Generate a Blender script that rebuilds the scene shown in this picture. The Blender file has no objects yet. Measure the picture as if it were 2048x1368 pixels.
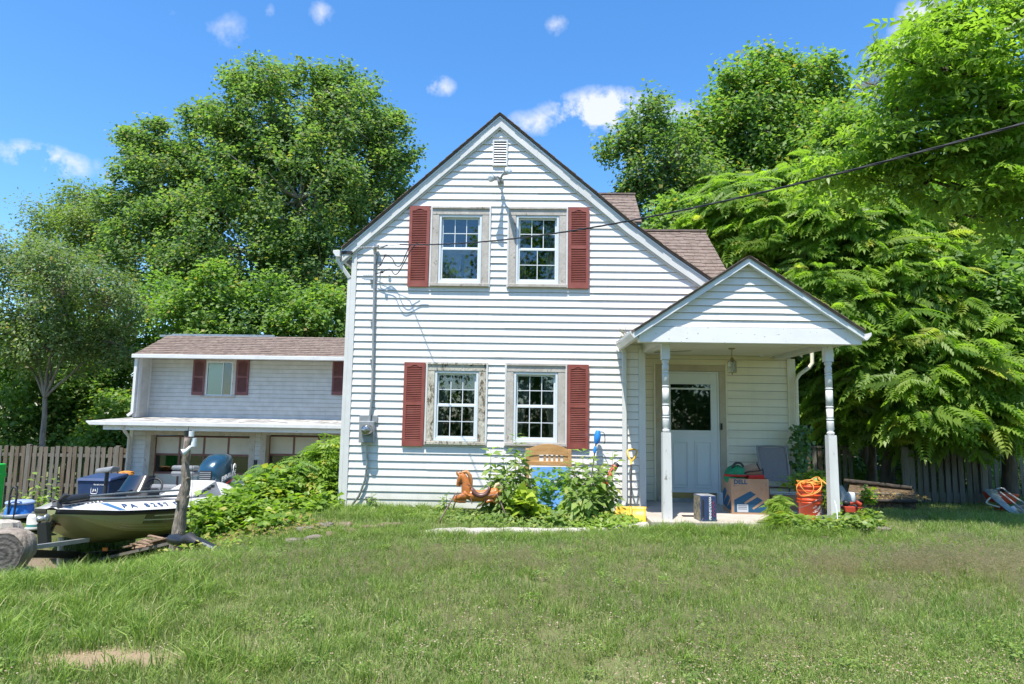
import bpy, math, random
import numpy as np
from mathutils import Vector, Matrix, Euler, noise as mnoise
R_ = math.radians
rng = np.random.default_rng(7)
random.seed(7)
scene = bpy.context.scene
COL = scene.collection
# ------------------------------------------------------------ camera, sky, sun, exposure
FPX = 1313.03
PITCH, YAW, ROLL, EYE = R_(6.564), R_(1.3625), R_(0.9208), 1.36
_cy, _sy = math.cos(YAW), math.sin(YAW)
FW = Vector((-_sy*math.cos(PITCH), _cy*math.cos(PITCH), math.sin(PITCH)))
RT0 = Vector((_cy, _sy, 0)); UP0 = RT0.cross(FW)
RT = math.cos(ROLL)*RT0 + math.sin(ROLL)*UP0
UP = -math.sin(ROLL)*RT0 + math.cos(ROLL)*UP0
cam = bpy.data.objects.new('camera', bpy.data.cameras.new('camera'))
COL.objects.link(cam)
cam.matrix_world = Matrix(((RT.x, UP.x, -FW.x, 0), (RT.y, UP.y, -FW.y, 0), (RT.z, UP.z, -FW.z, EYE), (0, 0, 0, 1)))
cam.data.sensor_width = 36; cam.data.lens = 36*FPX/2048; cam.data.clip_end = 3000
scene.camera = cam
SUN_DIR = Vector((-0.42, -1.0, 2.75)).normalized()      # towards the sun
SUN_EL = math.asin(SUN_DIR.z); SUN_AZ = math.atan2(SUN_DIR.x, SUN_DIR.y)
scene.view_settings.view_transform = 'Standard'; scene.view_settings.look = 'None'
scene.view_settings.exposure = 1.0; scene.view_settings.gamma = 1
scene.render.engine = 'CYCLES'
try:
    scene.cycles.max_bounces = 8; scene.cycles.transparent_max_bounces = 12
except Exception: pass
world = bpy.data.worlds.new('World'); scene.world = world; world.use_nodes = True
def build_world():
    nt = world.node_tree; N = nt.nodes; L = nt.links; N.clear()
    out = N.new('ShaderNodeOutputWorld'); bg = N.new('ShaderNodeBackground')
    sky = N.new('ShaderNodeTexSky'); sky.sky_type = 'NISHITA'; sky.sun_disc = False
    sky.sun_elevation = SUN_EL; sky.sun_rotation = SUN_AZ
    sky.altitude = 300; sky.air_density = 1.0; sky.dust_density = 0.6; sky.ozone_density = 4.0
    hs = N.new('ShaderNodeHueSaturation'); hs.inputs['Saturation'].default_value = 1.24; hs.inputs['Value'].default_value = 1.0
    L.new(sky.outputs[0], hs.inputs['Color'])
    tc = N.new('ShaderNodeTexCoord')
    nrm = N.new('ShaderNodeVectorMath'); nrm.operation = 'NORMALIZE'; L.new(tc.outputs['Generated'], nrm.inputs[0])
    n1 = N.new('ShaderNodeTexNoise'); n1.inputs['Scale'].default_value = 16; n1.inputs['Detail'].default_value = 9; n1.inputs['Roughness'].default_value = 0.62
    L.new(nrm.outputs[0], n1.inputs['Vector'])
    acc = None
    # scattered fair-weather clouds: direction, angular half sizes (across, up), strength
    def dirpx(px, py):
        d = FW + RT*((px-1024)/FPX) - UP*((py-684)/FPX); return d.normalized()
    cl = [(dirpx(85, 320), .055, .022, 1.9), (dirpx(215, 345), .03, .022, .62), (dirpx(873, 172), .032, .018, 1.15),
          (dirpx(1080, 244), .05, .022, 1.15), (dirpx(1150, 222), .055, .026, 1.9), (dirpx(1215, 222), .085, .034, 2.6), (dirpx(1330, 245), .08, .035, 1.3), (dirpx(1460, 300), .07, .04, 1.1),
          (dirpx(645, 28), .020, .022, .8), (dirpx(455, 62), .040, .032, .52), (dirpx(540, 25), .008, .016, .55), (dirpx(338, 22), .012, .010, .5),
          (dirpx(1112, 50), .020, .018, .8), (dirpx(1835, 60), .035, .05, 1.2), (dirpx(1990, 400), .08, .06, 1.3), (dirpx(1730, 110), .03, .025, .5), (dirpx(20, 470), .06, .012, .4)]
    r2 = random.Random(5)
    for k in range(12):
        a = r2.uniform(0.9, 5.4); e = r2.uniform(.15, .8)
        cl.append((Vector((math.sin(a)*math.cos(e), math.cos(a)*math.cos(e), math.sin(e))), r2.uniform(.05, .16), r2.uniform(.02, .05), r2.uniform(.6, 1.3)))
    for d, ax, ay, st in cl:
        rx = Vector((d.y, -d.x, 0)).normalized(); uy = rx.cross(d).normalized()
        sub = N.new('ShaderNodeVectorMath'); sub.operation = 'SUBTRACT'; L.new(nrm.outputs[0], sub.inputs[0]); sub.inputs[1].default_value = d
        da = N.new('ShaderNodeVectorMath'); da.operation = 'DOT_PRODUCT'; L.new(sub.outputs[0], da.inputs[0]); da.inputs[1].default_value = rx/ax
        db = N.new('ShaderNodeVectorMath'); db.operation = 'DOT_PRODUCT'; L.new(sub.outputs[0], db.inputs[0]); db.inputs[1].default_value = uy/ay
        dc = N.new('ShaderNodeVectorMath'); dc.operation = 'DOT_PRODUCT'; L.new(sub.outputs[0], dc.inputs[0]); dc.inputs[1].default_value = d/max(ax, ay)
        cm = N.new('ShaderNodeCombineXYZ'); L.new(da.outputs['Value'], cm.inputs[0]); L.new(db.outputs['Value'], cm.inputs[1]); L.new(dc.outputs['Value'], cm.inputs[2])
        ln = N.new('ShaderNodeVectorMath'); ln.operation = 'LENGTH'; L.new(cm.outputs[0], ln.inputs[0])
        mr = N.new('ShaderNodeMapRange'); mr.inputs['From Min'].default_value = 0; mr.inputs['From Max'].default_value = 1.35
        mr.inputs['To Min'].default_value = st; mr.inputs['To Max'].default_value = 0
        mr.interpolation_type = 'SMOOTHSTEP'
        L.new(ln.outputs['Value'], mr.inputs['Value'])
        if acc is None: acc = mr.outputs[0]
        else:
            mx = N.new('ShaderNodeMath'); mx.operation = 'MAXIMUM'; L.new(acc, mx.inputs[0]); L.new(mr.outputs[0], mx.inputs[1]); acc = mx.outputs[0]
    sb = N.new('ShaderNodeMath'); sb.operation = 'MULTIPLY_ADD'; L.new(n1.outputs['Fac'], sb.inputs[0]); sb.inputs[1].default_value = 2.6; sb.inputs[2].default_value = -0.98
    ml = N.new('ShaderNodeMath'); ml.operation = 'MULTIPLY'; ml.use_clamp = True; L.new(sb.outputs[0], ml.inputs[0]); L.new(acc, ml.inputs[1])
    cr = N.new('ShaderNodeMapRange'); cr.inputs['From Min'].default_value = .10; cr.inputs['From Max'].default_value = .62; cr.inputs['To Max'].default_value = .85; L.new(ml.outputs[0], cr.inputs['Value'])
    mix = N.new('ShaderNodeMix'); mix.data_type = 'RGBA'; L.new(cr.outputs[0], mix.inputs[0]); L.new(hs.outputs[0], mix.inputs[6]); mix.inputs[7].default_value = (3.6, 3.7, 3.9, 1)
    L.new(mix.outputs[2], bg.inputs['Color']); bg.inputs['Strength'].default_value = 0.145
    L.new(bg.outputs[0], out.inputs['Surface'])
build_world()
sun = bpy.data.objects.new('sun', bpy.data.lights.new('sun', 'SUN')); COL.objects.link(sun)
sun.data.energy = 4.3; sun.data.angle = R_(0.53); sun.data.color = (1.0, 0.94, 0.85)
sun.rotation_euler = SUN_DIR.to_track_quat('Z', 'Y').to_euler(); sun.location = (0, 0, 40)

# ------------------------------------------------------------ helpers
def at(px, py, Y):
    d = FW + RT*((px-1024)/FPX) - UP*((py-684)/FPX); t = Y/d.y
    return Vector((d.x*t, Y, EYE+d.z*t))
def gz(px, py, z):
    d = FW + RT*((px-1024)/FPX) - UP*((py-684)/FPX); t = (z-EYE)/d.z
    return Vector((d.x*t, d.y*t, z))
def sstep(a, b, v):
    t = np.clip((v-a)/(b-a), 0, 1); return t*t*(3-2*t)
def terrain(x, y):
    x = np.asarray(x, float); y = np.asarray(y, float)
    g = np.interp(y, [0, 2, 4, 5.2, 6.3, 7.2, 8.5, 10, 40], [13, 9.5, 6.4, 4.9, 3.55, 3.15, 3.1, 3.15, 3.2])
    u = -x-g
    s = sstep(0, 2.4, u)
    z = -0.62*s - s*np.interp(y, [7, 9, 16, 20, 60], [0, .1, .93, .95, .3])
    z += -0.16*sstep(-1.8, 0.4, u)*sstep(3, 5.5, y)*(1-sstep(7.4, 8.6, y))
    z += -0.035*np.clip(y-9, 0, 6)*sstep(3.5, 5.5, x)
    z += .66*np.exp(-.5*(((x+7.75)/.8)**2+((y-9.9)/.85)**2))
    z += 0.028*np.sin(x*1.3+1)*np.cos(y*1.1)*(1-sstep(8.5, 9.3, y)) + .012*np.sin(x*3.1)*np.sin(y*2.7+.6)
    return z
def tz(x, y): return float(terrain(x, y))

WM = {}
def wmat(o): return WM.get(o.name, Matrix.Identity(4)) if o else Matrix.Identity(4)
def tag(o, label=None, cat=None, group=None, kind=None):
    if label: o['label'] = label
    if cat: o['category'] = cat
    if group: o['group'] = group
    if kind: o['kind'] = kind
    return o
def thing(name, label, cat, loc=(0, 0, 0), group=None, rz=0.0, rot=None, scale=1.0):
    o = bpy.data.objects.new(name, None); COL.objects.link(o); o.empty_display_size = .1
    o.location = loc; o.rotation_euler = rot if rot else (0, 0, rz); o.scale = (scale,)*3
    WM[o.name] = Matrix.Translation(loc) @ o.rotation_euler.to_matrix().to_4x4() @ Matrix.Scale(scale, 4)
    return tag(o, label, cat, group)
def piece(name, mesh, parent, M=None, label=None, kind=None, mat=None):
    o = bpy.data.objects.new(name, mesh); COL.objects.link(o)
    if parent: o.parent = parent
    if M is not None: o.matrix_basis = M
    WM[o.name] = wmat(parent) @ (M if M is not None else Matrix.Identity(4))
    if label: o['label'] = label
    if kind: o['kind'] = kind
    return o
def copy_tree(o, parent=None):
    c = o.copy(); COL.objects.link(c); c.parent = parent
    for ch in [k for k in o.children]: copy_tree(ch, c)
    return c

class MB:
    """collects shapes for one mesh"""
    def __init__(s): s.v = []; s.f = []; s.m = []; s.cur = 0; s.sm = []
    def add(s, verts, faces, smooth=False):
        b = len(s.v); s.v += [tuple(p) for p in verts]
        for f in faces: s.f.append(tuple(b+i for i in f)); s.m.append(s.cur); s.sm.append(smooth)
        return s
    def box(s, x0, x1, y0, y1, z0, z1, M=None):
        P = [Vector((x, y, z)) for z in (z0, z1) for y in (y0, y1) for x in (x0, x1)]
        if M is not None: P = [M @ p for p in P]
        return s.add(P, [(0, 2, 3, 1), (4, 5, 7, 6), (0, 1, 5, 4), (2, 6, 7, 3), (0, 4, 6, 2), (1, 3, 7, 5)])
    def hexa(s, P):   # 8 points: bottom 4 ccw, top 4 ccw
        return s.add(P, [(3, 2, 1, 0), (4, 5, 6, 7), (0, 1, 5, 4), (1, 2, 6, 5), (2, 3, 7, 6), (3, 0, 4, 7)])
    def prism(s, poly, y0, y1, M=None):   # poly of (x,z), extruded along y
        n = len(poly); P = [Vector((p[0], y0, p[1])) for p in poly]+[Vector((p[0], y1, p[1])) for p in poly]
        if M is not None: P = [M @ p for p in P]
        return s.add(P, [tuple(range(n)), tuple(range(2*n-1, n-1, -1))]+[(i, n+i, n+(i+1) % n, (i+1) % n) for i in range(n)])
    def beam(s, a, b, w, h, up=(0, 0, 1)):
        a = Vector(a); b = Vector(b); d = (b-a).normalized(); u = Vector(up)
        if abs(d.dot(u)) > .98: u = Vector((0, 1, 0))
        x = d.cross(u).normalized(); u = x.cross(d).normalized()
        P = [p+x*(i*w/2)+u*(j*h/2) for p in (a, b) for i, j in ((-1, -1), (1, -1), (1, 1), (-1, 1))]
        return s.add(P, [(0, 1, 2, 3), (7, 6, 5, 4), (0, 4, 5, 1), (1, 5, 6, 2), (2, 6, 7, 3), (3, 7, 4, 0)])
    def tube(s, pts, rad, n=8, cap=True, smooth=True):
        pts = [Vector(p) for p in pts]; k = len(pts)
        if not hasattr(rad, '__len__'): rad = [rad]*k
        V = []; pu = None
        for i, p in enumerate(pts):
            d = (pts[min(i+1, k-1)]-pts[max(i-1, 0)])
            d = d.normalized() if d.length > 1e-9 else Vector((0, 0, 1))
            if pu is None:
                pu = Vector((0, 0, 1)) if abs(d.z) < .9 else Vector((1, 0, 0))
            x = d.cross(pu)
            if x.length < 1e-6: x = d.cross(Vector((0, 1, 0)))
            x.normalize(); pu = x.cross(d).normalized()
            for j in range(n):
                a = 2*math.pi*j/n; V.append(p+x*(math.cos(a)*rad[i])+pu*(math.sin(a)*rad[i]))
        F = [(i*n+j, i*n+(j+1) % n, (i+1)*n+(j+1) % n, (i+1)*n+j) for i in range(k-1) for j in range(n)]
        s.add(V, F, smooth)
        if cap:
            s.add([V[j] for j in range(n)], [tuple(range(n-1, -1, -1))]); s.add([V[(k-1)*n+j] for j in range(n)], [tuple(range(n))])
        return s
    def lathe(s, prof, c=(0, 0, 0), n=20, M=None, smooth=True, cap=True):   # prof of (r,z)
        V = [Vector((c[0]+r*math.cos(2*math.pi*j/n), c[1]+r*math.sin(2*math.pi*j/n), c[2]+z)) for r, z in prof for j in range(n)]
        if M is not None: V = [M @ p for p in V]
        k = len(prof)
        s.add(V, [(i*n+j, i*n+(j+1) % n, (i+1)*n+(j+1) % n, (i+1)*n+j) for i in range(k-1) for j in range(n)], smooth)
        if cap:
            s.add(V[:n], [tuple(range(n-1, -1, -1))]); s.add(V[-n:], [tuple(range(n))])
        return s
    def ell(s, c, r, M=None, nu=14, nv=9):
        P = []
        for i in range(nv+1):
            t = math.pi*i/nv
            for j in range(nu):
                a = 2*math.pi*j/nu
                P.append(Vector((r[0]*math.sin(t)*math.cos(a), r[1]*math.sin(t)*math.sin(a), r[2]*math.cos(t))))
        if M is not None: P = [M @ p for p in P]
        P = [p+Vector(c) for p in P]
        return s.add(P, [(i*nu+j, (i+1)*nu+j, (i+1)*nu+(j+1) % nu, i*nu+(j+1) % nu) for i in range(nv) for j in range(nu)], True)
    def mesh(s, name, mats, M=None):
        me = bpy.data.meshes.new(name); V = s.v
        if M is not None: V = [M @ Vector(p) for p in V]
        me.from_pydata([tuple(p) for p in V], [], s.f)
        if not isinstance(mats, (list, tuple)): mats = [mats]
        for m in mats: me.materials.append(m)
        me.polygons.foreach_set('material_index', s.m); me.polygons.foreach_set('use_smooth', s.sm)
        me.validate(); me.update(); return me
    def build(s, name, mats, parent=None, local=False, bevel=0, kind=None, label=None, M=None):
        inv = None if (local or not parent) else wmat(parent).inverted()
        o = piece(name, s.mesh(name, mats, inv), parent, M, label, kind)
        if bevel:
            b = o.modifiers.new('bevel', 'BEVEL'); b.width = bevel; b.segments = 2; b.limit_method = 'ANGLE'; b.angle_limit = R_(40)
        return o

def text_mesh(txt, size, mat, extrude=.0008, bold=0.0, align='CENTER', shear=0, spacing=1.0):
    cu = bpy.data.curves.new('lettering', 'FONT'); cu.body = txt; cu.size = size; cu.extrude = extrude; cu.offset = bold
    cu.align_x = align; cu.align_y = 'CENTER'; cu.shear = shear; cu.space_character = spacing; cu.resolution_u = 3
    o = bpy.data.objects.new('lettering', cu); COL.objects.link(o)
    bpy.context.view_layer.update()
    me = bpy.data.meshes.new_from_object(o.evaluated_get(bpy.context.evaluated_depsgraph_get()))
    bpy.data.objects.remove(o); me.materials.clear(); me.materials.append(mat); return me

# ------------------------------------------------------------ materials
def _m(name):
    m = bpy.data.materials.new(name); m.use_nodes = True; return m, m.node_tree.nodes, m.node_tree.links, m.node_tree.nodes['Principled BSDF']
def pmat(name, col, rough=.6, metal=0, spec=.5, col2=None, scale=8, detail=6, lo=.35, hi=.65, bump=0, bscale=60, stretch=(1, 1, 1), dist=.02,
         dirt=None, dscale=3, dlo=.55, dhi=.75, coat=0, alpha=1, geo=True):
    m, N, L, P = _m(name)
    P.inputs['Roughness'].default_value = rough; P.inputs['Metallic'].default_value = metal
    P.inputs['Specular IOR Level'].default_value = spec; P.inputs['Coat Weight'].default_value = coat
    co = None
    tc = N.new('ShaderNodeNewGeometry' if geo else 'ShaderNodeTexCoord'); src = tc.outputs['Position' if geo else 'Object']
    mp = N.new('ShaderNodeMapping'); mp.inputs['Scale'].default_value = stretch; L.new(src, mp.inputs['Vector'])
    c_out = None
    if col2:
        n = N.new('ShaderNodeTexNoise'); n.inputs['Scale'].default_value = scale; n.inputs['Detail'].default_value = detail; n.inputs['Roughness'].default_value = .6
        L.new(mp.outputs[0], n.inputs['Vector'])
        r = N.new('ShaderNodeValToRGB'); r.color_ramp.elements[0].position = lo; r.color_ramp.elements[1].position = hi
        r.color_ramp.elements[0].color = (*col, 1); r.color_ramp.elements[1].color = (*col2, 1)
        L.new(n.outputs['Fac'], r.inputs[0]); c_out = r.outputs[0]
    if dirt:
        n = N.new('ShaderNodeTexNoise'); n.inputs['Scale'].default_value = dscale; n.inputs['Detail'].default_value = 8; n.inputs['Roughness'].default_value = .7
        L.new(mp.outputs[0], n.inputs['Vector'])
        r = N.new('ShaderNodeMapRange'); r.inputs['From Min'].default_value = dlo; r.inputs['From Max'].default_value = dhi; L.new(n.outputs['Fac'], r.inputs['Value'])
        mx = N.new('ShaderNodeMix'); mx.data_type = 'RGBA'; L.new(r.outputs[0], mx.inputs[0])
        if c_out: L.new(c_out, mx.inputs[6])
        else: mx.inputs[6].default_value = (*col, 1)
        mx.inputs[7].default_value = (*dirt, 1); c_out = mx.outputs[2]
    if c_out: L.new(c_out, P.inputs['Base Color'])
    else: P.inputs['Base Color'].default_value = (*col, 1)
    if bump:
        n = N.new('ShaderNodeTexNoise'); n.inputs['Scale'].default_value = bscale; n.inputs['Detail'].default_value = 5
        L.new(mp.outputs[0], n.inputs['Vector'])
        b = N.new('ShaderNodeBump'); b.inputs['Strength'].default_value = bump; b.inputs['Distance'].default_value = dist
        L.new(n.outputs['Fac'], b.inputs['Height']); L.new(b.outputs[0], P.inputs['Normal'])
    return m
def glassmat(name, tint=(.6, .65, .65), refl=.10, rough=.02, trans=(.75, .8, .8)):
    m, N, L, P = _m(name); N.remove(P); out = N['Material Output']
    g = N.new('ShaderNodeBsdfGlossy'); g.inputs['Roughness'].default_value = rough; g.inputs['Color'].default_value = (*tint, 1)
    t = N.new('ShaderNodeBsdfTransparent'); t.inputs['Color'].default_value = (*trans, 1)
    lw = N.new('ShaderNodeLayerWeight'); lw.inputs['Blend'].default_value = .35
    ad = N.new('ShaderNodeMath'); ad.operation = 'MULTIPLY_ADD'; ad.use_clamp = True; ad.inputs[1].default_value = .7; ad.inputs[2].default_value = refl; L.new(lw.outputs['Fresnel'], ad.inputs[0])
    mx = N.new('ShaderNodeMixShader'); L.new(ad.outputs[0], mx.inputs[0]); L.new(t.outputs[0], mx.inputs[1]); L.new(g.outputs[0], mx.inputs[2]); L.new(mx.outputs[0], out.inputs['Surface'])
    return m
def leafmat(name, dark, light, yellow=None, trans=.35, rough=.45, spec=.35, patch=.0):
    """colour from the per-leaf attribute 'var' (r: leaf, g: clump, b: oddity)"""
    m, N, L, P = _m(name); out = N['Material Output']
    a = N.new('ShaderNodeAttribute'); a.attribute_name = 'var'
    sp = N.new('ShaderNodeSeparateColor'); L.new(a.outputs['Color'], sp.inputs[0])
    ad = N.new('ShaderNodeMath'); ad.operation = 'MULTIPLY_ADD'; ad.inputs[1].default_value = .55; L.new(sp.outputs[0], ad.inputs[0])
    hm = N.new('ShaderNodeMath'); hm.operation = 'MULTIPLY'; hm.inputs[1].default_value = .45; L.new(sp.outputs[1], hm.inputs[0]); L.new(hm.outputs[0], ad.inputs[2])
    r = N.new('ShaderNodeValToRGB'); r.color_ramp.elements[0].position = .1; r.color_ramp.elements[1].position = .9
    r.color_ramp.elements[0].color = (*dark, 1); r.color_ramp.elements[1].color = (*light, 1); L.new(ad.outputs[0], r.inputs[0])
    c = r.outputs[0]
    if yellow:
        mr = N.new('ShaderNodeMapRange'); mr.inputs['From Min'].default_value = .9; mr.inputs['From Max'].default_value = .98; L.new(sp.outputs[2], mr.inputs['Value'])
        mx = N.new('ShaderNodeMix'); mx.data_type = 'RGBA'; L.new(mr.outputs[0], mx.inputs[0]); L.new(c, mx.inputs[6]); mx.inputs[7].default_value = (*yellow, 1); c = mx.outputs[2]
    if patch:
        g = N.new('ShaderNodeNewGeometry'); n = N.new('ShaderNodeTexNoise'); n.inputs['Scale'].default_value = .9; n.inputs['Detail'].default_value = 5; L.new(g.outputs['Position'], n.inputs['Vector'])
        mr = N.new('ShaderNodeMapRange'); mr.inputs['From Min'].default_value = .42; mr.inputs['From Max'].default_value = .66; mr.inputs['To Max'].default_value = patch; L.new(n.outputs['Fac'], mr.inputs['Value'])
        mx = N.new('ShaderNodeMix'); mx.data_type = 'RGBA'; L.new(mr.outputs[0], mx.inputs[0]); L.new(c, mx.inputs[6]); mx.inputs[7].default_value = (.17, .155, .06, 1); c = mx.outputs[2]
    L.new(c, P.inputs['Base Color']); P.inputs['Roughness'].default_value = rough; P.inputs['Specular IOR Level'].default_value = spec
    t = N.new('ShaderNodeBsdfTranslucent')
    br = N.new('ShaderNodeMix'); br.data_type = 'RGBA'; br.blend_type = 'MULTIPLY'; br.inputs[0].default_value = 1; L.new(c, br.inputs[6]); br.inputs[7].default_value = (1.5, 1.7, .55, 1)
    L.new(br.outputs[2], t.inputs['Color'])
    ms = N.new('ShaderNodeMixShader'); ms.inputs[0].default_value = trans; L.new(P.outputs[0], ms.inputs[1]); L.new(t.outputs[0], ms.inputs[2]); L.new(ms.outputs[0], out.inputs['Surface'])
    return m
def weather(m, streak=(.42, .44, .38), amount=.5, lowcol=(.36, .38, .27), lowz=.55):
    N, L = m.node_tree.nodes, m.node_tree.links; P = N['Principled BSDF']; src = P.inputs['Base Color'].links[0].from_socket
    g = N.new('ShaderNodeNewGeometry'); mp = N.new('ShaderNodeMapping'); mp.inputs['Scale'].default_value = (5.5, 1, .5); L.new(g.outputs['Position'], mp.inputs['Vector'])
    n = N.new('ShaderNodeTexNoise'); n.inputs['Scale'].default_value = 1.6; n.inputs['Detail'].default_value = 9; n.inputs['Roughness'].default_value = .7; L.new(mp.outputs[0], n.inputs['Vector'])
    r = N.new('ShaderNodeMapRange'); r.inputs['From Min'].default_value = .50; r.inputs['From Max'].default_value = .80; r.inputs['To Max'].default_value = amount; L.new(n.outputs['Fac'], r.inputs['Value'])
    a = N.new('ShaderNodeMix'); a.data_type = 'RGBA'; L.new(r.outputs[0], a.inputs[0]); L.new(src, a.inputs[6]); a.inputs[7].default_value = (*streak, 1)
    s = N.new('ShaderNodeSeparateXYZ'); L.new(g.outputs['Position'], s.inputs[0])
    z = N.new('ShaderNodeMapRange'); z.inputs['From Min'].default_value = lowz; z.inputs['From Max'].default_value = 0; z.inputs['To Max'].default_value = 1; L.new(s.outputs['Z'], z.inputs['Value'])
    n2 = N.new('ShaderNodeTexNoise'); n2.inputs['Scale'].default_value = 5; n2.inputs['Detail'].default_value = 8; L.new(g.outputs['Position'], n2.inputs['Vector'])
    q = N.new('ShaderNodeMath'); q.operation = 'MULTIPLY'; L.new(z.outputs[0], q.inputs[0]); L.new(n2.outputs['Fac'], q.inputs[1])
    b = N.new('ShaderNodeMix'); b.data_type = 'RGBA'; L.new(q.outputs[0], b.inputs[0]); L.new(a.outputs[2], b.inputs[6]); b.inputs[7].default_value = (*lowcol, 1); L.new(b.outputs[2], P.inputs['Base Color']); return m
M_ = {}
M_['vinyl'] = pmat('white_vinyl', (.69, .675, .645), .42, col2=(.745, .73, .70), scale=1.6, dirt=(.60, .60, .56), dscale=1.3, dlo=.60, dhi=.86, bump=.06, bscale=25, stretch=(.35, 1, 6), dist=.004)
M_['vinyl_cream'] = pmat('cream_vinyl', (.72, .67, .50), .5, col2=(.77, .725, .57), scale=1.8, dirt=(.60, .56, .44), dscale=2.2, dlo=.5, dhi=.8, stretch=(.4, 1, 4), bump=.05, bscale=25, dist=.004)  # yellower than the front wall vinyl
M_['vinyl_garage'] = pmat('garage_vinyl', (.60, .605, .59), .5, col2=(.67, .67, .655), scale=1.2, dirt=(.55, .56, .50), dscale=1.5, dlo=.55, dhi=.85, stretch=(.3, 1, 3))
M_['trim'] = pmat('white_trim', (.58, .585, .57), .45, col2=(.65, .655, .64), scale=3, dirt=(.50, .53, .52), dscale=4, dlo=.55, dhi=.8, bump=.05, bscale=12, dist=.01)
M_['trim_peel'] = pmat('peeling_trim_paint', (.74, .75, .76), .6, col2=(.68, .69, .70), scale=5, dirt=(.22, .20, .18), dscale=24, dlo=.635, dhi=.65, stretch=(.6, 1, 1), bump=.15, bscale=40, dist=.004)
M_['soffit'] = pmat('warm_bounce_soffit', (.72, .70, .62), .6, col2=(.66, .64, .55), scale=2.5)  # white paint with its warm bounce light mixed into the colour
M_['shingle'] = pmat('brown_asphalt_shingle', (.13, .10, .085), .95, spec=.15, col2=(.24, .19, .16), scale=9, lo=.3, hi=.7, bump=.5, bscale=160, dist=.01)
M_['casing'] = pmat('weathered_taupe_casing', (.48, .45, .41), .8, col2=(.38, .35, .31), scale=7, dirt=(.17, .14, .10), dscale=16, dlo=.60, dhi=.64, bump=.5, bscale=35, stretch=(1, 1, .5), dist=.012)
M_['casing_flaking'] = pmat('flaking_casing_paint', (.52, .50, .42), .85, col2=(.40, .36, .29), scale=9, dirt=(.12, .095, .06), dscale=19, dlo=.53, dhi=.58, bump=.9, bscale=32, stretch=(1, 1, .4), dist=.02)
M_['sash'] = pmat('white_sash', (.62, .67, .70), .35)
M_['shutter'] = pmat('faded_red_shutter', (.215, .050, .038), .55, col2=(.275, .078, .060), scale=5, dirt=(.34, .17, .16), dscale=3, dlo=.6, dhi=.85)
M_['shutter_old'] = pmat('dull_maroon_shutter', (.15, .055, .055), .7, col2=(.19, .08, .08), scale=6)
M_['glass'] = glassmat('window_glass')
M_['glass_dark'] = glassmat('dark_window_glass', (.55, .6, .6), .10, .02, (.5, .55, .55))
M_['curtain'] = pmat('pale_curtain', (.40, .41, .40), .9)
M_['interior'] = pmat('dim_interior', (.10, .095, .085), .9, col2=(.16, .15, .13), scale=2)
M_['grey_metal'] = pmat('grey_painted_metal', (.32, .34, .35), .5, metal=.3, col2=(.25, .27, .28), scale=9)
M_['galv'] = pmat('galvanised_steel', (.42, .44, .45), .42, metal=.8, col2=(.28, .30, .31), scale=12, dirt=(.22, .13, .08), dscale=9, dlo=.66, dhi=.75)
M_['black'] = pmat('black_rubber', (.022, .023, .025), .55)
M_['black_gloss'] = pmat('black_plastic', (.018, .02, .023), .28)
M_['concrete'] = pmat('aged_concrete', (.36, .32, .28), .9, col2=(.46, .41, .36), scale=5, dirt=(.24, .21, .18), dscale=2.5, dlo=.5, dhi=.75, bump=.4, bscale=70, dist=.01)
M_['kerb'] = pmat('bleached_concrete_edging', (.52, .49, .45), .9, col2=(.36, .33, .29), scale=9, dirt=(.20, .21, .13), dscale=6, dlo=.55, dhi=.7, bump=.8, bscale=40, dist=.03)
M_['white_paint'] = pmat('white_print', (.8, .8, .8), .5)
M_['sheath'] = pmat('shadowed_sheathing', (.22, .22, .21), .9)
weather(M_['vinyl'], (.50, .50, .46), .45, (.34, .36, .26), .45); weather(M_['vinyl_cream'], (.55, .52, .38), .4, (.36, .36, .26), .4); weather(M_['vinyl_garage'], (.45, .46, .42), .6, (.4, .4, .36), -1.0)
# ============================================================ the farmhouse
WY = 9.85
house = thing('farmhouse', 'two storey white vinyl sided gabled farmhouse with red shutters and small gabled porch', 'house', (-0.5, 12.5, 0))
PRO = [at(x, y, 9.77) for x, y in ((684, 496), (1000, 226), (1180, 374.5), (1254, 437), (1341, 501.5), (1421, 556.5))]
PRO = [(p.x, p.z) for p in PRO]
PRO.append((PRO[-1][0]+1.35, PRO[-1][1]-.93))
def prof_z(x): return float(np.interp(x, [p[0] for p in PRO], [p[1] for p in PRO]))
APX = PRO[1][0]
RAKE = .20
def xl_main(z):      # left limit of the siding at height z
    a, b = PRO[0], PRO[1]
    return max(-2.695, a[0]+(z+RAKE*1.25-a[1])*(b[0]-a[0])/(b[1]-a[1]))
def xr_main(z):
    zs = [p[1] for p in PRO[1:]][::-1]; xs = [p[0] for p in PRO[1:]][::-1]
    return float(np.interp(z+RAKE*1.2, zs, xs)) if z > 2.45 else 1.735
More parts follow.
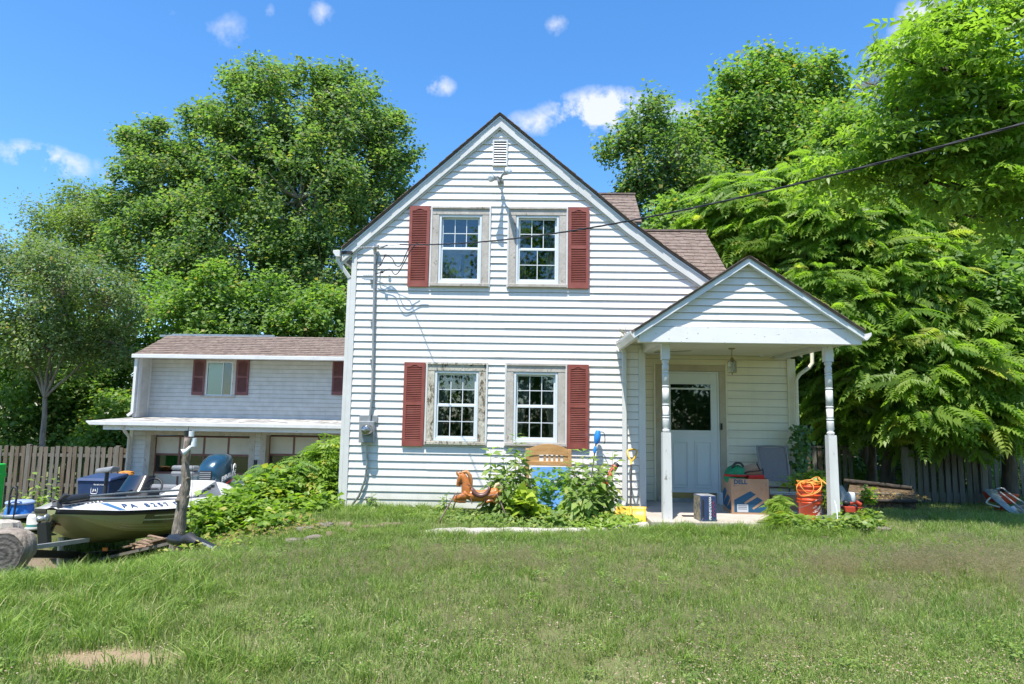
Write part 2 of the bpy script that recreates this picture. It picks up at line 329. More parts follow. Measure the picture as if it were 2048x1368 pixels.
def siding(parent, xl, xr, z0, z1, e, Y, cuts, mat, proud=.018, wall_name='wall_sheathing', front_only=True):
    """lapped boards, each a piece of its own, on a sheathing behind them"""
    wall = MB(); segs = []
    z = z0; k = 0; rr = random.Random(int(z0*100)+3)
    while z < z1-.02:
        zt = min(z+e, z1)
        a0, a1, b0, b1 = xl(z), xl(zt), xr(z), xr(zt)
        if b1-a1 < .05 and b0-a0 < .05: break
        spans = [(a0, a1, b0, b1)]
        for c0, c1, d0, d1 in cuts:
            if zt > d0+.03 and z < d1-.03:
                new = []
                for s0, s1, t0, t1 in spans:
                    if c0+.03 > s0 and c1-.03 < t0:
                        new += [(s0, s1, c0+.03, c0+.03), (c1-.03, c1-.03, t0, t1)]
                        for q0, q1 in ((z, d0+.02), (d1-.02, zt)):
                            if z <= q0 < q1 <= zt+.03 and q1-q0 > .012:
                                segs.append((c0+.031, c0+.031, c1-.031, c1-.031, q0, q1, proud, 0)); wall.box(c0+.03, c1-.03, Y, Y+.09, q0, q1)
                    else: new.append((s0, s1, t0, t1))
                spans = new
        for s0, s1, t0, t1 in spans:
            wall.hexa([(s0, Y, z), (t0, Y, z), (t0, Y+.09, z), (s0, Y+.09, z), (s1, Y, zt), (t1, Y, zt), (t1, Y+.09, zt), (s1, Y+.09, zt)])
            parts = [(s0, s1, t0, t1, 0)]
            if t0-s0 > 1.9:
                c = s0+(t0-s0)*rr.uniform(.2, .8); parts = [(s0, s1, c+.02, c+.02, 0), (c, c, t0, t1, .0022)]
            for u0, u1, v0, v1, pr in parts: segs.append((u0, u1, v0, v1, z, zt, proud+pr+rr.uniform(-.0012, .0012), rr.uniform(-.0015, .0015)))
        z += e; k += 1
    w = wall.build(wall_name, M_['sheath'], parent)
    for u0, u1, v0, v1, z, zt, p, dz in segs:
        b = MB(); z += .006; zt = max(zt, z+.004); b.hexa([(u0, Y-p, z+dz), (v0, Y-p, z+dz), (v0, Y-.0005, z+dz), (u0, Y-.0005, z+dz), (u1, Y-.003, zt), (v1, Y-.003, zt), (v1, Y-.0005, zt), (u1, Y-.0005, zt)])
        b.build('siding_board', mat, w)
    return w
CX = dict(cl0=-1.490, cl1=-.618, cr0=-.303, cr1=.568)
CUTS = [(-1.49, -.618, .945, 2.15), (-.303, .568, .945, 2.15), (-1.49, -.618, 3.33, 4.565), (-.303, .568, 3.33, 4.565)]
wall_front = siding(house, xl_main, xr_main, .02, 5.90, .1115, WY, CUTS, M_['vinyl'])
# body: side and back walls, floor slab, foundation
b = MB(); b.box(-2.71, -2.62, 9.95, 16.2, 0, 3.75); b.box(-2.79, 4.25, 16.2, 16.29, 0, 2.4); b.box(4.16, 4.25, 10.66, 16.2, 0, 2.42)
b.prism([(-2.79, 3.4), (4.25, 2.4), (3.0, 3.1), (1.4, 4.3), (APX, 5.9), (-2.6, 3.9)], 16.2, 16.28)
b.box(1.66, 1.75, 9.95, 10.6, 0, 2.5)
b.build('wall', M_['vinyl'], house)
b = MB(); b.box(-2.76, 1.72, 9.87, 16.2, -.5, 0.015); b.box(1.72, 4.22, 10.6, 16.2, -.5, .015); b.build('foundation', M_['concrete'], house)
# rooms behind the windows
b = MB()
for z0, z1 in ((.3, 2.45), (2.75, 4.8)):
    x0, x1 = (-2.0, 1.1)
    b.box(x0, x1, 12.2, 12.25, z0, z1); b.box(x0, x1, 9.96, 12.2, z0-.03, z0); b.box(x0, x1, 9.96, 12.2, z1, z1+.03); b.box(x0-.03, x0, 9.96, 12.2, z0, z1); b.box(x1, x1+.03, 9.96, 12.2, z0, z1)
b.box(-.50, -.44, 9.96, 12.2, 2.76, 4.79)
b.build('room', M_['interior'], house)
# corner boards and J trims
b = MB(); b.box(-2.715, -2.635, WY-.028, WY+.09, 0, 3.86); b.build('corner_board', M_['trim'], house, bevel=.004)
b = MB(); b.box(1.665, 1.765, WY-.028, WY+.10, 0.1, 2.42); b.build('corner_board', M_['trim'], house, bevel=.004)
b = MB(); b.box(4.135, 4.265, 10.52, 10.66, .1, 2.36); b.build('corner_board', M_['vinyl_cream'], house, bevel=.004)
# roof
def off(poly, d):   # shift profile straight down
    return [(x, z-d) for x, z in poly]
rf = MB(); rf.prism(PRO+off(PRO, .032)[::-1], 9.765, 16.5)
roof = rf.build('roof', M_['shingle'], house)
# ragged shingle ends along both rakes
b = MB(); rr = random.Random(2)
for i in range(len(PRO)-1):
    (x0, z0), (x1, z1) = PRO[i], PRO[i+1]; L = math.hypot(x1-x0, z1-z0); n = int(L/.14)
    for k in range(n):
        t0, t1 = k/n, (k+1)/n; up = .010 if (x1 < x0) == (z1 > z0) else .010
        za, zb = z0+(z1-z0)*t0, z0+(z1-z0)*t1; xa, xb = x0+(x1-x0)*t0, x0+(x1-x0)*t1
        lo, hi = (0.016, .003) if z1 > z0 else (.003, .016)
        yy = 9.745-rr.uniform(0, .014)
        b.hexa([(xa, yy, za+.001), (xb, yy, zb+.001), (xb, 9.95, zb+.001), (xa, 9.95, za+.001), (xa, yy, za+lo), (xb, yy, zb+hi), (xb, 9.95, zb+hi), (xa, 9.95, za+lo)])
b.build('shingles', M_['shingle'], roof, kind='stuff')
# rake boards: wide fascia below the shingles, narrow soffit return
def band(poly, d0, d1, y0, y1, name, mat, lo, hi, perp=1.22):
    m = MB(); P = poly[lo:hi+1]
    for i in range(len(P)-1):
        (x0, z0), (x1, z1) = P[i], P[i+1]
        m.hexa([(x0, y0, z0-d1*perp), (x1, y0, z1-d1*perp), (x1, y1, z1-d1*perp), (x0, y1, z0-d1*perp), (x0, y0, z0-d0*perp), (x1, y0, z1-d0*perp), (x1, y1, z1-d0*perp), (x0, y1, z0-d0*perp)])
    return m.build(name, mat, house)
band(PRO, .04, .175, 9.785, 9.852, 'rake_board', M_['trim'], 0, 1); band(PRO, .04, .175, 9.786, 9.852, 'rake_board', M_['trim'], 1, 6)
band(PRO, .036, .06, 9.775, 9.784, 'drip_edge', M_['sash'], 0, 6)
band(PRO, .1755, .20, 9.808, 9.851, 'trim_strip', M_['trim'], 0, 1); band(PRO, .1755, .20, 9.808, 9.851, 'trim_strip', M_['trim'], 1, 6)
for t in (.3, .62, .9):   # overlapping joints of the rake metal
    for (p, q) in ((PRO[0], PRO[1]), (PRO[1], PRO[3])):
        x = p[0]+(q[0]-p[0])*t; z = prof_z(x)
        m = MB(); m.box(-.004, .004, 9.782, 9.7845, -.215, -.055, Matrix.Translation((x, 0, z))); m.build('rake_seam', M_['trim'], house)
# left eave gutter running back, its elbow and downspout
e = Vector((PRO[0][0], 9.66, PRO[0][1]))
g = MB(); g.prism([(e.x-.01, e.z-.05), (e.x-.115, e.z-.05), (e.x-.115, e.z-.09), (e.x-.07, e.z-.15), (e.x-.01, e.z-.15)], 9.70, 16.4); g.build('gutter', M_['trim'], house, bevel=.004)
g = MB(); g.cur = 0; g.prism([(e.x+.16, e.z-.045), (e.x-.012, e.z-.045), (e.x-.012, e.z-.09), (e.x+.16, e.z-.09)], 9.775, 9.9); g.build('eave_return', M_['black'], house)
g = MB(); g.beam((e.x-.06, 9.80, e.z-.13), (e.x-.05, 9.80, e.z-.22), .06, .08, (0, 1, 0)); g.beam((e.x-.05, 9.80, e.z-.21), (-2.745, 9.86, e.z-.45), .055, .07, (0, 1, 0)); g.box(-2.772, -2.718, 9.835, 9.905, -.25, e.z-.44)
g.build('downspout', M_['trim'], house, bevel=.006)

# windows
def slab(x0, x1, z0, z1, y0, y1, m=None):
    m = m or MB(); m.box(x0, x1, y0, y1, z0, z1); return m
def window(x0, x1, z0, z1, cas, up=(3, 2), low=(3, 2), label=None, blind=None):
    Y = WY; cw = .104
    m = MB(); t = .022
    m.box(x0, x1, Y-.034, Y+.03, z1-cw-.004, z1); m.box(x0, x0+cw, Y-.03, Y+.03, z0+.05, z1-cw-.0045); m.box(x1-cw, x1, Y-.03, Y+.03, z0+.05, z1-cw-.0045)
    w = m.build('window', cas, house, bevel=.004, label=label)
    m = MB(); m.box(x0-.012, x1+.012, Y-.062, Y+.03, z0, z0+.048); m.build('sill', cas, w, bevel=.006)
    m = MB(); m.box(x0-.004, x1+.004, Y-.052, Y-.036, z1-.012, z1+.012); m.build('drip_cap', cas, w)
    m = MB(); m.box(x0-.03, x0-.002, Y-.036, Y-.004, z0-.004, z1+.01); m.box(x1+.002, x1+.03, Y-.036, Y-.004, z0-.004, z1+.01); m.box(x0-.03, x1+.03, Y-.030, Y-.004, z1+.013, z1+.03); m.build('trim_channel', M_['trim'], w, bevel=.002)
    a0, a1, c0, c1 = x0+cw+.004, x1-cw-.004, z0+.052, z1-cw-.006
    fr = .034; m = MB()
    m.box(a0, a0+fr, Y-.022, Y+.05, c0, c1); m.box(a1-fr, a1, Y-.022, Y+.05, c0, c1); m.box(a0+fr, a1-fr, Y-.022, Y+.05, c1-fr, c1); m.box(a0+fr, a1-fr, Y-.022, Y+.05, c0, c0+fr+.012)
    m.build('frame', M_['sash'], w, bevel=.003)
    b0, b1, d0, d1 = a0+fr, a1-fr, c0+fr+.012, c1-fr; mid = (d0+d1)/2; sf = .026
    for which, (s0, s1), (nx, nz), y in (('upper', (mid, d1), up, Y+.022), ('lower', (d0, mid+.01), low, Y-.004)):
        m = MB(); m.box(b0, b0+sf, y, y+.022, s0, s1); m.box(b1-sf, b1, y, y+.022, s0, s1); m.box(b0+sf, b1-sf, y, y+.022, s1-sf, s1); m.box(b0+sf, b1-sf, y, y+.022, s0, s0+sf+.004)
        m.build('sash', M_['sash'], w, bevel=.002)
        m = MB(); m.box(b0+sf-.003, b1-sf+.003, y+.009, y+.012, s0+sf, s1-sf+.003); m.build('pane', M_['glass'], w)
        if nx > 1 or nz > 1:
            m = MB()
            for i in range(1, nx): q = b0+sf+(b1-b0-2*sf)*i/nx; m.box(q-.006, q+.006, y+.003, y+.0075, s0+sf+.002, s1-sf)
            for i in range(1, nz): q = s0+sf+(s1-s0-2*sf)*i/nz; m.box(b0+sf+.001, b1-sf-.001, y+.0032, y+.0073, q-.006, q+.006)
            m.build('muntin_grid', M_['sash'], w)
    return w, (b0, b1, d0, d1)
def curtain(w, x0, x1, z0, z1, y=10.02, waves=5, gather=0.0, mat=None):
    m = MB(); n = 24; k = 6; V = []
    for j in range(k+1):
        tz_ = j/k; z = z0+(z1-z0)*tz_; pull = gather*(1-tz_)**1.5*(x1-x0)
        for i in range(n+1):
            t = i/n; V.append((x0+(x1-x0-abs(pull))*t+(max(0, -pull)), y+.012*math.sin(t*waves*6.28), z))
    m.add(V, [(j*(n+1)+i, j*(n+1)+i+1, (j+1)*(n+1)+i+1, (j+1)*(n+1)+i) for j in range(k) for i in range(n)], True)
    m.build('curtain', mat or M_['curtain'], w)
w, q = window(*CUTS[2], M_['casing'], (3, 2), (1, 1), 'upper window with a clear lower sash')
curtain(w, q[0], q[0]+.30, q[2], q[3]-.35, waves=4); m = slab(q[0]+.34, q[1]-.15, q[2]+.02, (q[2]+q[3])/2-.06, 10.1, 10.11); m.build('picture', pmat('pale_paper', (.5, .47, .40)), w)
m = slab(q[0], q[1], (q[2]+q[3])/2-.06, (q[2]+q[3])/2+.04, 9.95, 9.955); m.build('blind', M_['curtain'], w)
w, q = window(*CUTS[3], M_['casing'], (3, 2), (2, 2), 'upper window with a houseplant behind the glass')
curtain(w, q[1]-.16, q[1], q[2], q[3], waves=3); curtain(w, q[0], q[0]+.12, q[2], q[3], waves=3)
w, q = window(*CUTS[0], M_['casing_flaking'], (3, 2), (3, 2), 'lower window with badly flaking paint')
curtain(w, q[0], q[0]+.17, q[2], q[3], gather=.6); curtain(w, q[1]-.17, q[1], q[2], q[3], gather=-.6)
w, q = window(*CUTS[1], M_['casing'], (3, 2), (3, 2), 'lower window with taupe casing behind the weeds')
curtain(w, q[0], q[0]+.2, q[2], q[3], gather=.65); curtain(w, q[1]-.18, q[1], q[2], q[3], gather=-.65)
# shutters
def shutter_meshes(wd, h, mat, pref):
    fr = MB(); s = .046
    fr.box(0, s, 0, .03, 0, h); fr.box(wd-s, wd, 0, .03, 0, h)
    mid = h*.485; fr.box(s, wd-s, .0005, .0295, 0, .085); fr.box(s, wd-s, .0005, .0295, mid, mid+.05)
    arch = [(s, h), (s, h-.075), (s+.02, h-.072)]+[(s+.04+(wd-2*s-.08)*t, h-.072+.03*math.sin(math.pi*t)) for t in np.linspace(0, 1, 9)]+[(wd-s-.02, h-.072), (wd-s, h-.075), (wd-s, h)]
    fr.prism(arch[::-1], .0005, .0295)
    fr.box(s, wd-s, .024, .028, .085, h-.03)
    lv = MB()
    for z0, z1 in ((.09, mid-.004), (mid+.054, h-.045)):
        n = int((z1-z0)/.0265); st = (z1-z0)/n
        for i in range(n):
            z = z0+st*i
            lv.hexa([(s, .004, z), (wd-s, .004, z), (wd-s, .022, z+.012), (s, .022, z+.012), (s, .004, z+.009), (wd-s, .004, z+.009), (wd-s, .022, z+.021), (s, .022, z+.021)])
    return fr.mesh(pref, mat), lv.mesh('louvres', mat)
def shutter(parent, x, z, sm, Y):
    o = piece('shutter', sm[0], parent, wmat(parent).inverted() @ Matrix.Translation((x, Y, z)))
    piece('louvres', sm[1], o, kind='stuff'); return o
smU = shutter_meshes(.317, 1.262, M_['shutter'], 'shutter'); smL = shutter_meshes(.317, 1.245, M_['shutter'], 'shutter')
for x in (-1.845, .603): shutter(house, x, 3.320, smU, WY-.052); shutter(house, x, .918, smL, WY-.052)
# gable vent
v0, v1 = at(986, 282, WY), at(1015, 333, WY)
m = MB(); f = .022
m.box(v0.x, v0.x+f, WY-.04, WY, v1.z, v0.z); m.box(v1.x-f, v1.x, WY-.04, WY, v1.z, v0.z); m.box(v0.x+f, v1.x-f, WY-.04, WY, v0.z-f, v0.z); m.box(v0.x+f, v1.x-f, WY-.045, WY, v1.z, v1.z+f)
vent = m.build('gable_vent', M_['trim'], house)
m = MB(); n = 9
for i in range(n):
    z = v1.z+f+(v0.z-v1.z-2*f)*i/n; m.hexa([(v0.x+f, WY-.036, z), (v1.x-f, WY-.036, z), (v1.x-f, WY-.024, z+.022), (v0.x+f, WY-.024, z+.022), (v0.x+f, WY-.036, z+.004), (v1.x-f, WY-.036, z+.004), (v1.x-f, WY-.024, z+.026), (v0.x+f, WY-.024, z+.026)])
m.build('louvres', M_['trim'], vent, kind='stuff')
m = MB(); m.box(v0.x+f, v1.x-f, WY-.0222, WY-.0202, v1.z+f, v0.z-f); m.build('vent_screen', M_['black'], vent)

# cross gables on the right slope, shingled
def shingles(mb, o, u, v, nu, nv, tw, ex, lift=.012, seed=1, clip=None):
    r = random.Random(seed); u = Vector(u).normalized(); v = Vector(v).normalized(); nn = u.cross(v).normalized()
    if nn.z < 0: nn = -nn
    for j in range(nv):
        offu = (j % 2)*tw*.5+r.uniform(-.03, .03)
        for i in range(-1, nu+1):
            a = max(0, i*tw+offu); b_ = min(nu*tw, (i+1)*tw+offu-.006)
            if b_-a < .02: continue
            if clip and not clip(a, b_, j*ex): continue
            dd = r.choice((0, 0, -.018)) ; h = lift*r.uniform(.8, 1.3)
            p = [o+u*a+v*(j*ex+dd), o+u*b_+v*(j*ex+dd), o+u*b_+v*((j+1)*ex), o+u*a+v*((j+1)*ex)]
            q = [p[0]+nn*h, p[1]+nn*h, p[2]+nn*.002, p[3]+nn*.002]
            mb.hexa(p+q)
def cross_gable(rx0, rx1, ry, rz, ey, ez, name, wl):
    m = MB(); x0, x1 = rx0, rx1
    bx = x1+.02
    m.add([(x0, ey, ez), (x1, ey, ez), (x1, ry, rz), (x0, ry, rz), (x0, 2*ry-ey, ez), (x1, 2*ry-ey, ez), (x0, ey, ez-.05), (x1, ey, ez-.05), (x1, ry, rz-.05), (x0, ry, rz-.05), (x0, 2*ry-ey, ez-.05), (x1, 2*ry-ey, ez-.05)],
          [(0, 1, 2, 3), (3, 2, 5, 4), (7, 6, 9, 8), (8, 9, 10, 11), (0, 6, 7, 1), (1, 7, 8, 2), (2, 8, 11, 5), (4, 5, 11, 10)])
    r = m.build('dormer_roof', M_['shingle'], house)
    sl = Vector((0, ry-ey, rz-ez)); L = sl.length; nv = int(L/.135); tw = .2; nu = int((x1-x0)/tw)
    m = MB(); shingles(m, Vector((x1-nu*tw, ey, ez)), (1, 0, 0), sl, nu, nv, tw, L/nv, seed=int(rx1*10)); m.build('shingles', M_['shingle'], r, kind='stuff')
    m = MB(); m.box(x1-nu*tw, x1+.01, ry-.07, ry+.07, rz-.02, rz+.018); m.build('ridge_cap', M_['shingle'], r)
    m = MB(); m.prism([(ey+.1, wl), (2*ry-ey-.1, wl), (2*ry-ey-.1, ez-.1), (ry, rz-.08), (ey+.1, ez-.1)], -(x1-.22), -(x0), Matrix(((0, -1, 0, 0), (1, 0, 0, 0), (0, 0, 1, 0), (0, 0, 0, 1)))); m.build('dormer_wall', M_['vinyl'], house)
a = at(1422, 463, 12.7); e2 = at(1447, 556, 11.15)
cross_gable(.9, (a.x+e2.x)/2, 12.7, a.z, 11.15, e2.z, 'low', 2.6)
a = at(1269, 389, 15.2); e2 = at(1277, 443, 14.25)
cross_gable(.3, a.x, 15.2, a.z, 14.25, e2.z, 'high', 4.0)

# ============================================================ porch (part of the house)
DY = 10.55     # plane of the recessed door wall
DC = [at(1310, 729, DY), at(1449, 729, DY)]
dx0, dx1, dz1 = DC[0].x, DC[1].x, DC[0].z
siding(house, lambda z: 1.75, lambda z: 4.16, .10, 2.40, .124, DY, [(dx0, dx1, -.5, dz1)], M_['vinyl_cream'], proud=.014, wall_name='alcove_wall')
SLZ = .10
m = MB(); m.box(1.58, 4.30, 8.45, 10.6, -.15, SLZ)
slab_o = m.build('porch_slab', M_['concrete'], house, bevel=.012)
# door
m = MB(); c = .10
m.box(dx0, dx0+c, DY-.03, DY+.03, SLZ, dz1-c-.001); m.box(dx1-c, dx1, DY-.03, DY+.03, SLZ, dz1-c-.001); m.box(dx0, dx1, DY-.032, DY+.03, dz1-c, dz1)
dcas = m.build('door_casing', pmat('tan_door_casing', (.46, .40, .29), .7, col2=(.38, .33, .24), scale=5), house, bevel=.004)
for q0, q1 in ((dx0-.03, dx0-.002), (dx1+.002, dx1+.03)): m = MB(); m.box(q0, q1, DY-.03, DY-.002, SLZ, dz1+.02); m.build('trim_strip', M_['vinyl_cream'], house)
sd = pmat('pale_blue_white_door', (.60, .64, .62), .4, col2=(.66, .69, .67), scale=2)
ex0, ex1 = dx0+c+.004, dx1-c-.004; etop = dz1-c-.006; ebot = SLZ+.055
m = MB(); m.box(ex0, ex0+.03, DY-.024, DY+.03, ebot, etop); m.box(ex1-.03, ex1, DY-.024, DY+.03, ebot, etop); m.box(ex0+.03, ex1-.03, DY-.024, DY+.03, etop-.03, etop)
m.build('door_frame', sd, house, bevel=.003)
lx0, lx1, lz1 = ex0+.033, ex1-.033, etop-.033
G0, G1 = at(1342, 768, DY), at(1414, 861, DY)
gx0, gx1, gz0, gz1 = lx0+.10, lx1-.10, G1.z, G0.z
m = MB(); y0, y1 = DY-.02, DY+.02
m.box(lx0, gx0, y0, y1, ebot, lz1); m.box(gx1, lx1, y0, y1, ebot, lz1); m.box(gx0, gx1, y0, y1, ebot, gz0); m.box(gx0, gx1, y0, y1, gz1, lz1)
door = m.build('front_door', sd, house, bevel=.003)
m = MB()
for a0, a1, b0, b1 in ((gx0-.03, gx1+.03, gz1, gz1+.026), (gx0-.03, gx1+.03, gz0-.026, gz0)): m.box(a0, a1, y0-.012, y0, b0, b1)
m.box(gx0-.03, gx0, y0-.012, y0, gz0+.0005, gz1-.0005); m.box(gx1, gx1+.03, y0-.012, y0, gz0+.0005, gz1-.0005)
m.box(gx0, gx1, y0-.006, y0+.01, gz1-.085, gz1-.06)
m.build('glazing_bead', sd, door, bevel=.002)
m = MB(); m.box(gx0, gx1, DY, DY+.003, gz0, gz1); m.build('pane', M_['glass_dark'], door)
m = MB(); rd = pmat('dusty_red_muntin', (.34, .17, .15), .6)
for i in (1, 2): q = gx0+(gx1-gx0)*i/3; m.box(q-.011, q+.011, DY+.006, DY+.016, gz0, gz1-.09)
for i in (1, 2): q = gz0+(gz1-.09-gz0)*i/3; m.box(gx0, gx1, DY+.0065, DY+.0155, q-.011, q+.011)
m.build('muntin_grid', rd, door)
pw = (lx1-lx0-.10*3)/2; pz0, pz1 = ebot+.16, gz0-.17
for i in range(2):
    px0 = lx0+.10+i*(pw+.10)
    m = MB()
    for a0, a1, b0, b1 in ((0, pw, 0, .016), (0, pw, pz1-pz0-.016, pz1-pz0), (0, .016, .016, pz1-pz0-.016), (pw-.016, pw, .016, pz1-pz0-.016)): m.box(px0+a0, px0+a1, y0-.014, y0, pz0+b0, pz0+b1)
    m.box(px0+.04, px0+pw-.04, y0-.012, y0, pz0+.045, pz1-.045)
    m.build('door_panel', sd, door, bevel=.002)
m = MB(); m.box(lx0+.16, lx1-.16, y0-.004, y0, gz0-.12, gz0-.085); m.build('mail_slot', sd, door, bevel=.002)
m = MB(); m.box(lx0, lx1, y0-.005, y0, ebot, ebot+.085); m.build('kick_plate', pmat('dull_brass', (.42, .33, .12), .4, metal=.7, col2=(.32, .27, .13), scale=6), door)
m = MB(); m.box(dx0+.02, dx1-.02, DY-.09, DY+.04, SLZ, ebot-.002); m.build('threshold', M_['galv'], house, bevel=.004)
m = MB(); m.tube([(lx0+.045, y0-.0, gz0-.12), (lx0+.045, y0-.05, gz0-.12)], .012); m.tube([(lx0+.045, y0-.045, gz0-.16), (lx0+.045, y0-.05, gz0-.05)], .009); m.build('handle', M_['grey_metal'], door)
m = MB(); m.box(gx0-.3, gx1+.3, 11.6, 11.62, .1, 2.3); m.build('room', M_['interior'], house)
p = at(1441.5, 853, DY); m = MB(); m.box(p.x-.014, p.x+.014, DY-.05, DY-.031, p.z-.05, p.z+.05); m.lathe([(0, 0), (.008, 0), (.008, .004), (0, .004)], M=Matrix.Translation((p.x, DY-.05, p.z-.02)) @ Matrix.Rotation(R_(90), 4, 'X'), n=10)
tag(m.build('doorbell', M_['black_gloss']), 'small black doorbell on the right door casing', 'doorbell')
# small cut plastic numeral on the left casing
p = at(1315.5, 841, DY); me = text_mesh('8', .075, pmat('brass_numeral', (.45, .34, .12), .4, metal=.6), .002)
o = piece('house_number', me, None, Matrix.Translation((p.x, DY-.035, p.z)) @ Matrix.Rotation(R_(90), 4, 'X')); tag(o, 'small brass numeral on the left door casing', 'house number')
# posts
def post_mesh(h):
    m = MB(); sq = .058; zt = h-.20; zb = 1.10
    m.hexa([(-sq, -sq, 0), (sq, -sq, 0), (sq, sq, 0), (-sq, sq, 0), (-.052, -.052, zb), (.052, -.052, zb), (.052, .052, zb), (-.052, .052, zb)])
    m.box(-.052, .052, -.052, .052, zt, h)
    r = .044
    def ring(z): return [(r, z-.022), (r-.008, z-.018), (r-.008, z-.012), (r+.003, z-.008), (r+.003, z+.008), (r-.008, z+.012), (r-.008, z+.018), (r, z+.022)]
    pr = [(.030, zb), (.046, zb+.012), (.048, zb+.03), (.038, zb+.045), (.034, zb+.055)]
    pr += [(.046, zb+.075), (r, zb+.16)]+ring(zb+.20)+[(.040, zb+.235)]+ring(zb+.36)+ring(zb+.60)+[(r, zt-.20)]+ring(zt-.165)+[(r, zt-.08), (.033, zt-.055), (.048, zt-.035), (.048, zt-.015), (.036, zt)]
    m.lathe(pr, n=24); return m.mesh('porch_post', M_['trim_post'])
M_['trim_post'] = pmat('old_white_post_paint', (.64, .645, .63), .75, col2=(.55, .555, .54), scale=4, dirt=(.25, .22, .19), dscale=16, dlo=.62, dhi=.66, stretch=(1, 1, .35), bump=.2, bscale=30, dist=.005)
PZ = 2.35; pm = post_mesh(PZ-SLZ)
pL = at(1334, 1038, 8.66).x; pR = at(1668, 1038, 8.66).x
for x in (pL, pR): piece('porch_post', pm, house, wmat(house).inverted() @ Matrix.Translation((x, 8.66, SLZ)))
# beams, fascia, ceiling, gable
BL, BR = at(1319, 690, 8.55).x, at(1683, 690, 8.55).x
FZ0, FZ1 = at(1490, 686, 8.44).z, at(1490, 655, 8.44).z
m = MB(); m.box(BL, BR, 8.58, 8.74, PZ, 2.50); m.box(BL, BL+.15, 8.7405, 9.84, PZ+.001, 2.50); m.box(BR-.15, BR, 8.7405, 10.52, PZ+.001, 2.50)
m.build('porch_beam', M_['trim'], house, bevel=.004)
e0, e1, ap = at(1268, 660, 8.40), at(1728, 662, 8.40), at(1497, 512, 8.40)
m = MB(); m.box(e0.x+.075, e1.x-.005, 8.455, 8.575, FZ0, FZ1)
m.build('fascia_board', M_['trim_peel'], house, bevel=.003)
m = MB(); m.box(e0.x+.08, e1.x-.01, 8.58, 10.5, 2.505, 2.53); m.box(BL+.151, BR-.151, 8.741, 10.53, PZ+.05, PZ+.07); m.build('porch_ceiling', M_['soffit'], house)
sl_l = (ap.z-e0.z)/(ap.x-e0.x); sl_r = (ap.z-e1.z)/(e1.x-ap.x)
siding(house, lambda z: ap.x-(ap.z-.075-z)/sl_l, lambda z: ap.x+(ap.z-.075-z)/sl_r, FZ1+.001, ap.z-.08, .0935, 8.49, [], M_['vinyl'], proud=.020, wall_name='porch_gable')
th = .055
for s, ed, nm in ((0, e0, 'l'), (1, e1, 'r')):
    m = MB(); A, B = (ed.x, ed.z), (ap.x, ap.z)
    if s: A, B = B, A
    m.prism([A, (A[0], A[1]-th*.5), (B[0], B[1]-th*.5), B][::-1], 8.375, 10.9); r = m.build('porch_roof', M_['shingle'], house)
    m = MB(); m.prism([(A[0], A[1]-th*.5), (A[0], A[1]-th*1.9), (B[0], B[1]-th*1.9), (B[0], B[1]-th*.5)][::-1], 8.392, 8.47); m.build('rake_trim', M_['sash'], r)
    m = MB(); m.prism([(A[0], A[1]-th*.55), (A[0], A[1]-th*1.25), (B[0], B[1]-th*1.25), (B[0], B[1]-th*.55)][::-1], 8.47, 10.6); m.build('roof_deck', M_['trim'], r)
    b = MB(); n = int((Vector(A)-Vector(B)).length/.13); rr = random.Random(4+s)
    for k in range(n):
        t0, t1 = k/n, (k+1)/n; xa, xb = A[0]+(B[0]-A[0])*t0, A[0]+(B[0]-A[0])*t1; za, zb = A[1]+(B[1]-A[1])*t0, A[1]+(B[1]-A[1])*t1
        lo, hi = (.016, .002) if zb > za else (.002, .016); yy = 8.365-rr.uniform(0, .01)
        b.hexa([(xa, yy, za+.001), (xb, yy, zb+.001), (xb, 10.7, zb+.001), (xa, 10.7, za+.001), (xa, yy, za+lo), (xb, yy, zb+hi), (xb, 10.7, zb+hi), (xa, 10.7, za+lo)])
    b.build('shingles', M_['shingle'], r, kind='stuff')
# porch gutters
gl = at(1261, 662, 8.44)
def gut(x, sgn, z, y0, y1):
    m = MB(); P = [(x, z), (x, z-.10), (x-sgn*.05, z-.10), (x-sgn*.09, z-.055), (x-sgn*.105, z-.035), (x-sgn*.105, z), (x-sgn*.095, z-.004), (x-sgn*.085, z-.04), (x-sgn*.01, z-.085)]
    if sgn < 0: P = P[::-1]
    m.prism(P[::-1] if sgn > 0 else P[::-1], y0, y1); return m
gut(e0.x+.06, 1, e0.z-.005, 8.42, 9.80).build('gutter', M_['trim'], house)
gut(e1.x+.0, -1, e1.z-.015, 8.42, 10.9).build('gutter', M_['trim'], house)
m = MB(); dsx = 1.445; m.box(dsx-.032, dsx+.032, 9.775, 9.83, .18, 2.36); m.beam((dsx, 9.80, 2.35), (e0.x+.02, 9.72, 2.46), .06, .055, (0, 1, 0))
m.beam((dsx, 9.803, .20), (dsx-.03, 9.79, .10), .062, .056, (0, 1, 0)); m.beam((dsx-.02, 9.80, .12), (dsx-.13, 9.62, .05), .062, .056, (0, 0, 1)); m.build('downspout', M_['trim'], house, bevel=.006)
# rear right downspout beyond the porch
a = at(1622, 726, 10.45); bq = at(1592, 752, 10.45)
m = MB(); m.tube([(a.x+.02, 10.45, 2.50), (a.x+.02, 10.45, a.z), (a.x-.03, 10.45, a.z-.07), (bq.x+.06, 10.45, bq.z+.03), (bq.x, 10.45, bq.z-.06), (bq.x-.01, 10.45, .05)], .029, n=10); m.build('downspout', M_['vinyl_cream'], house)
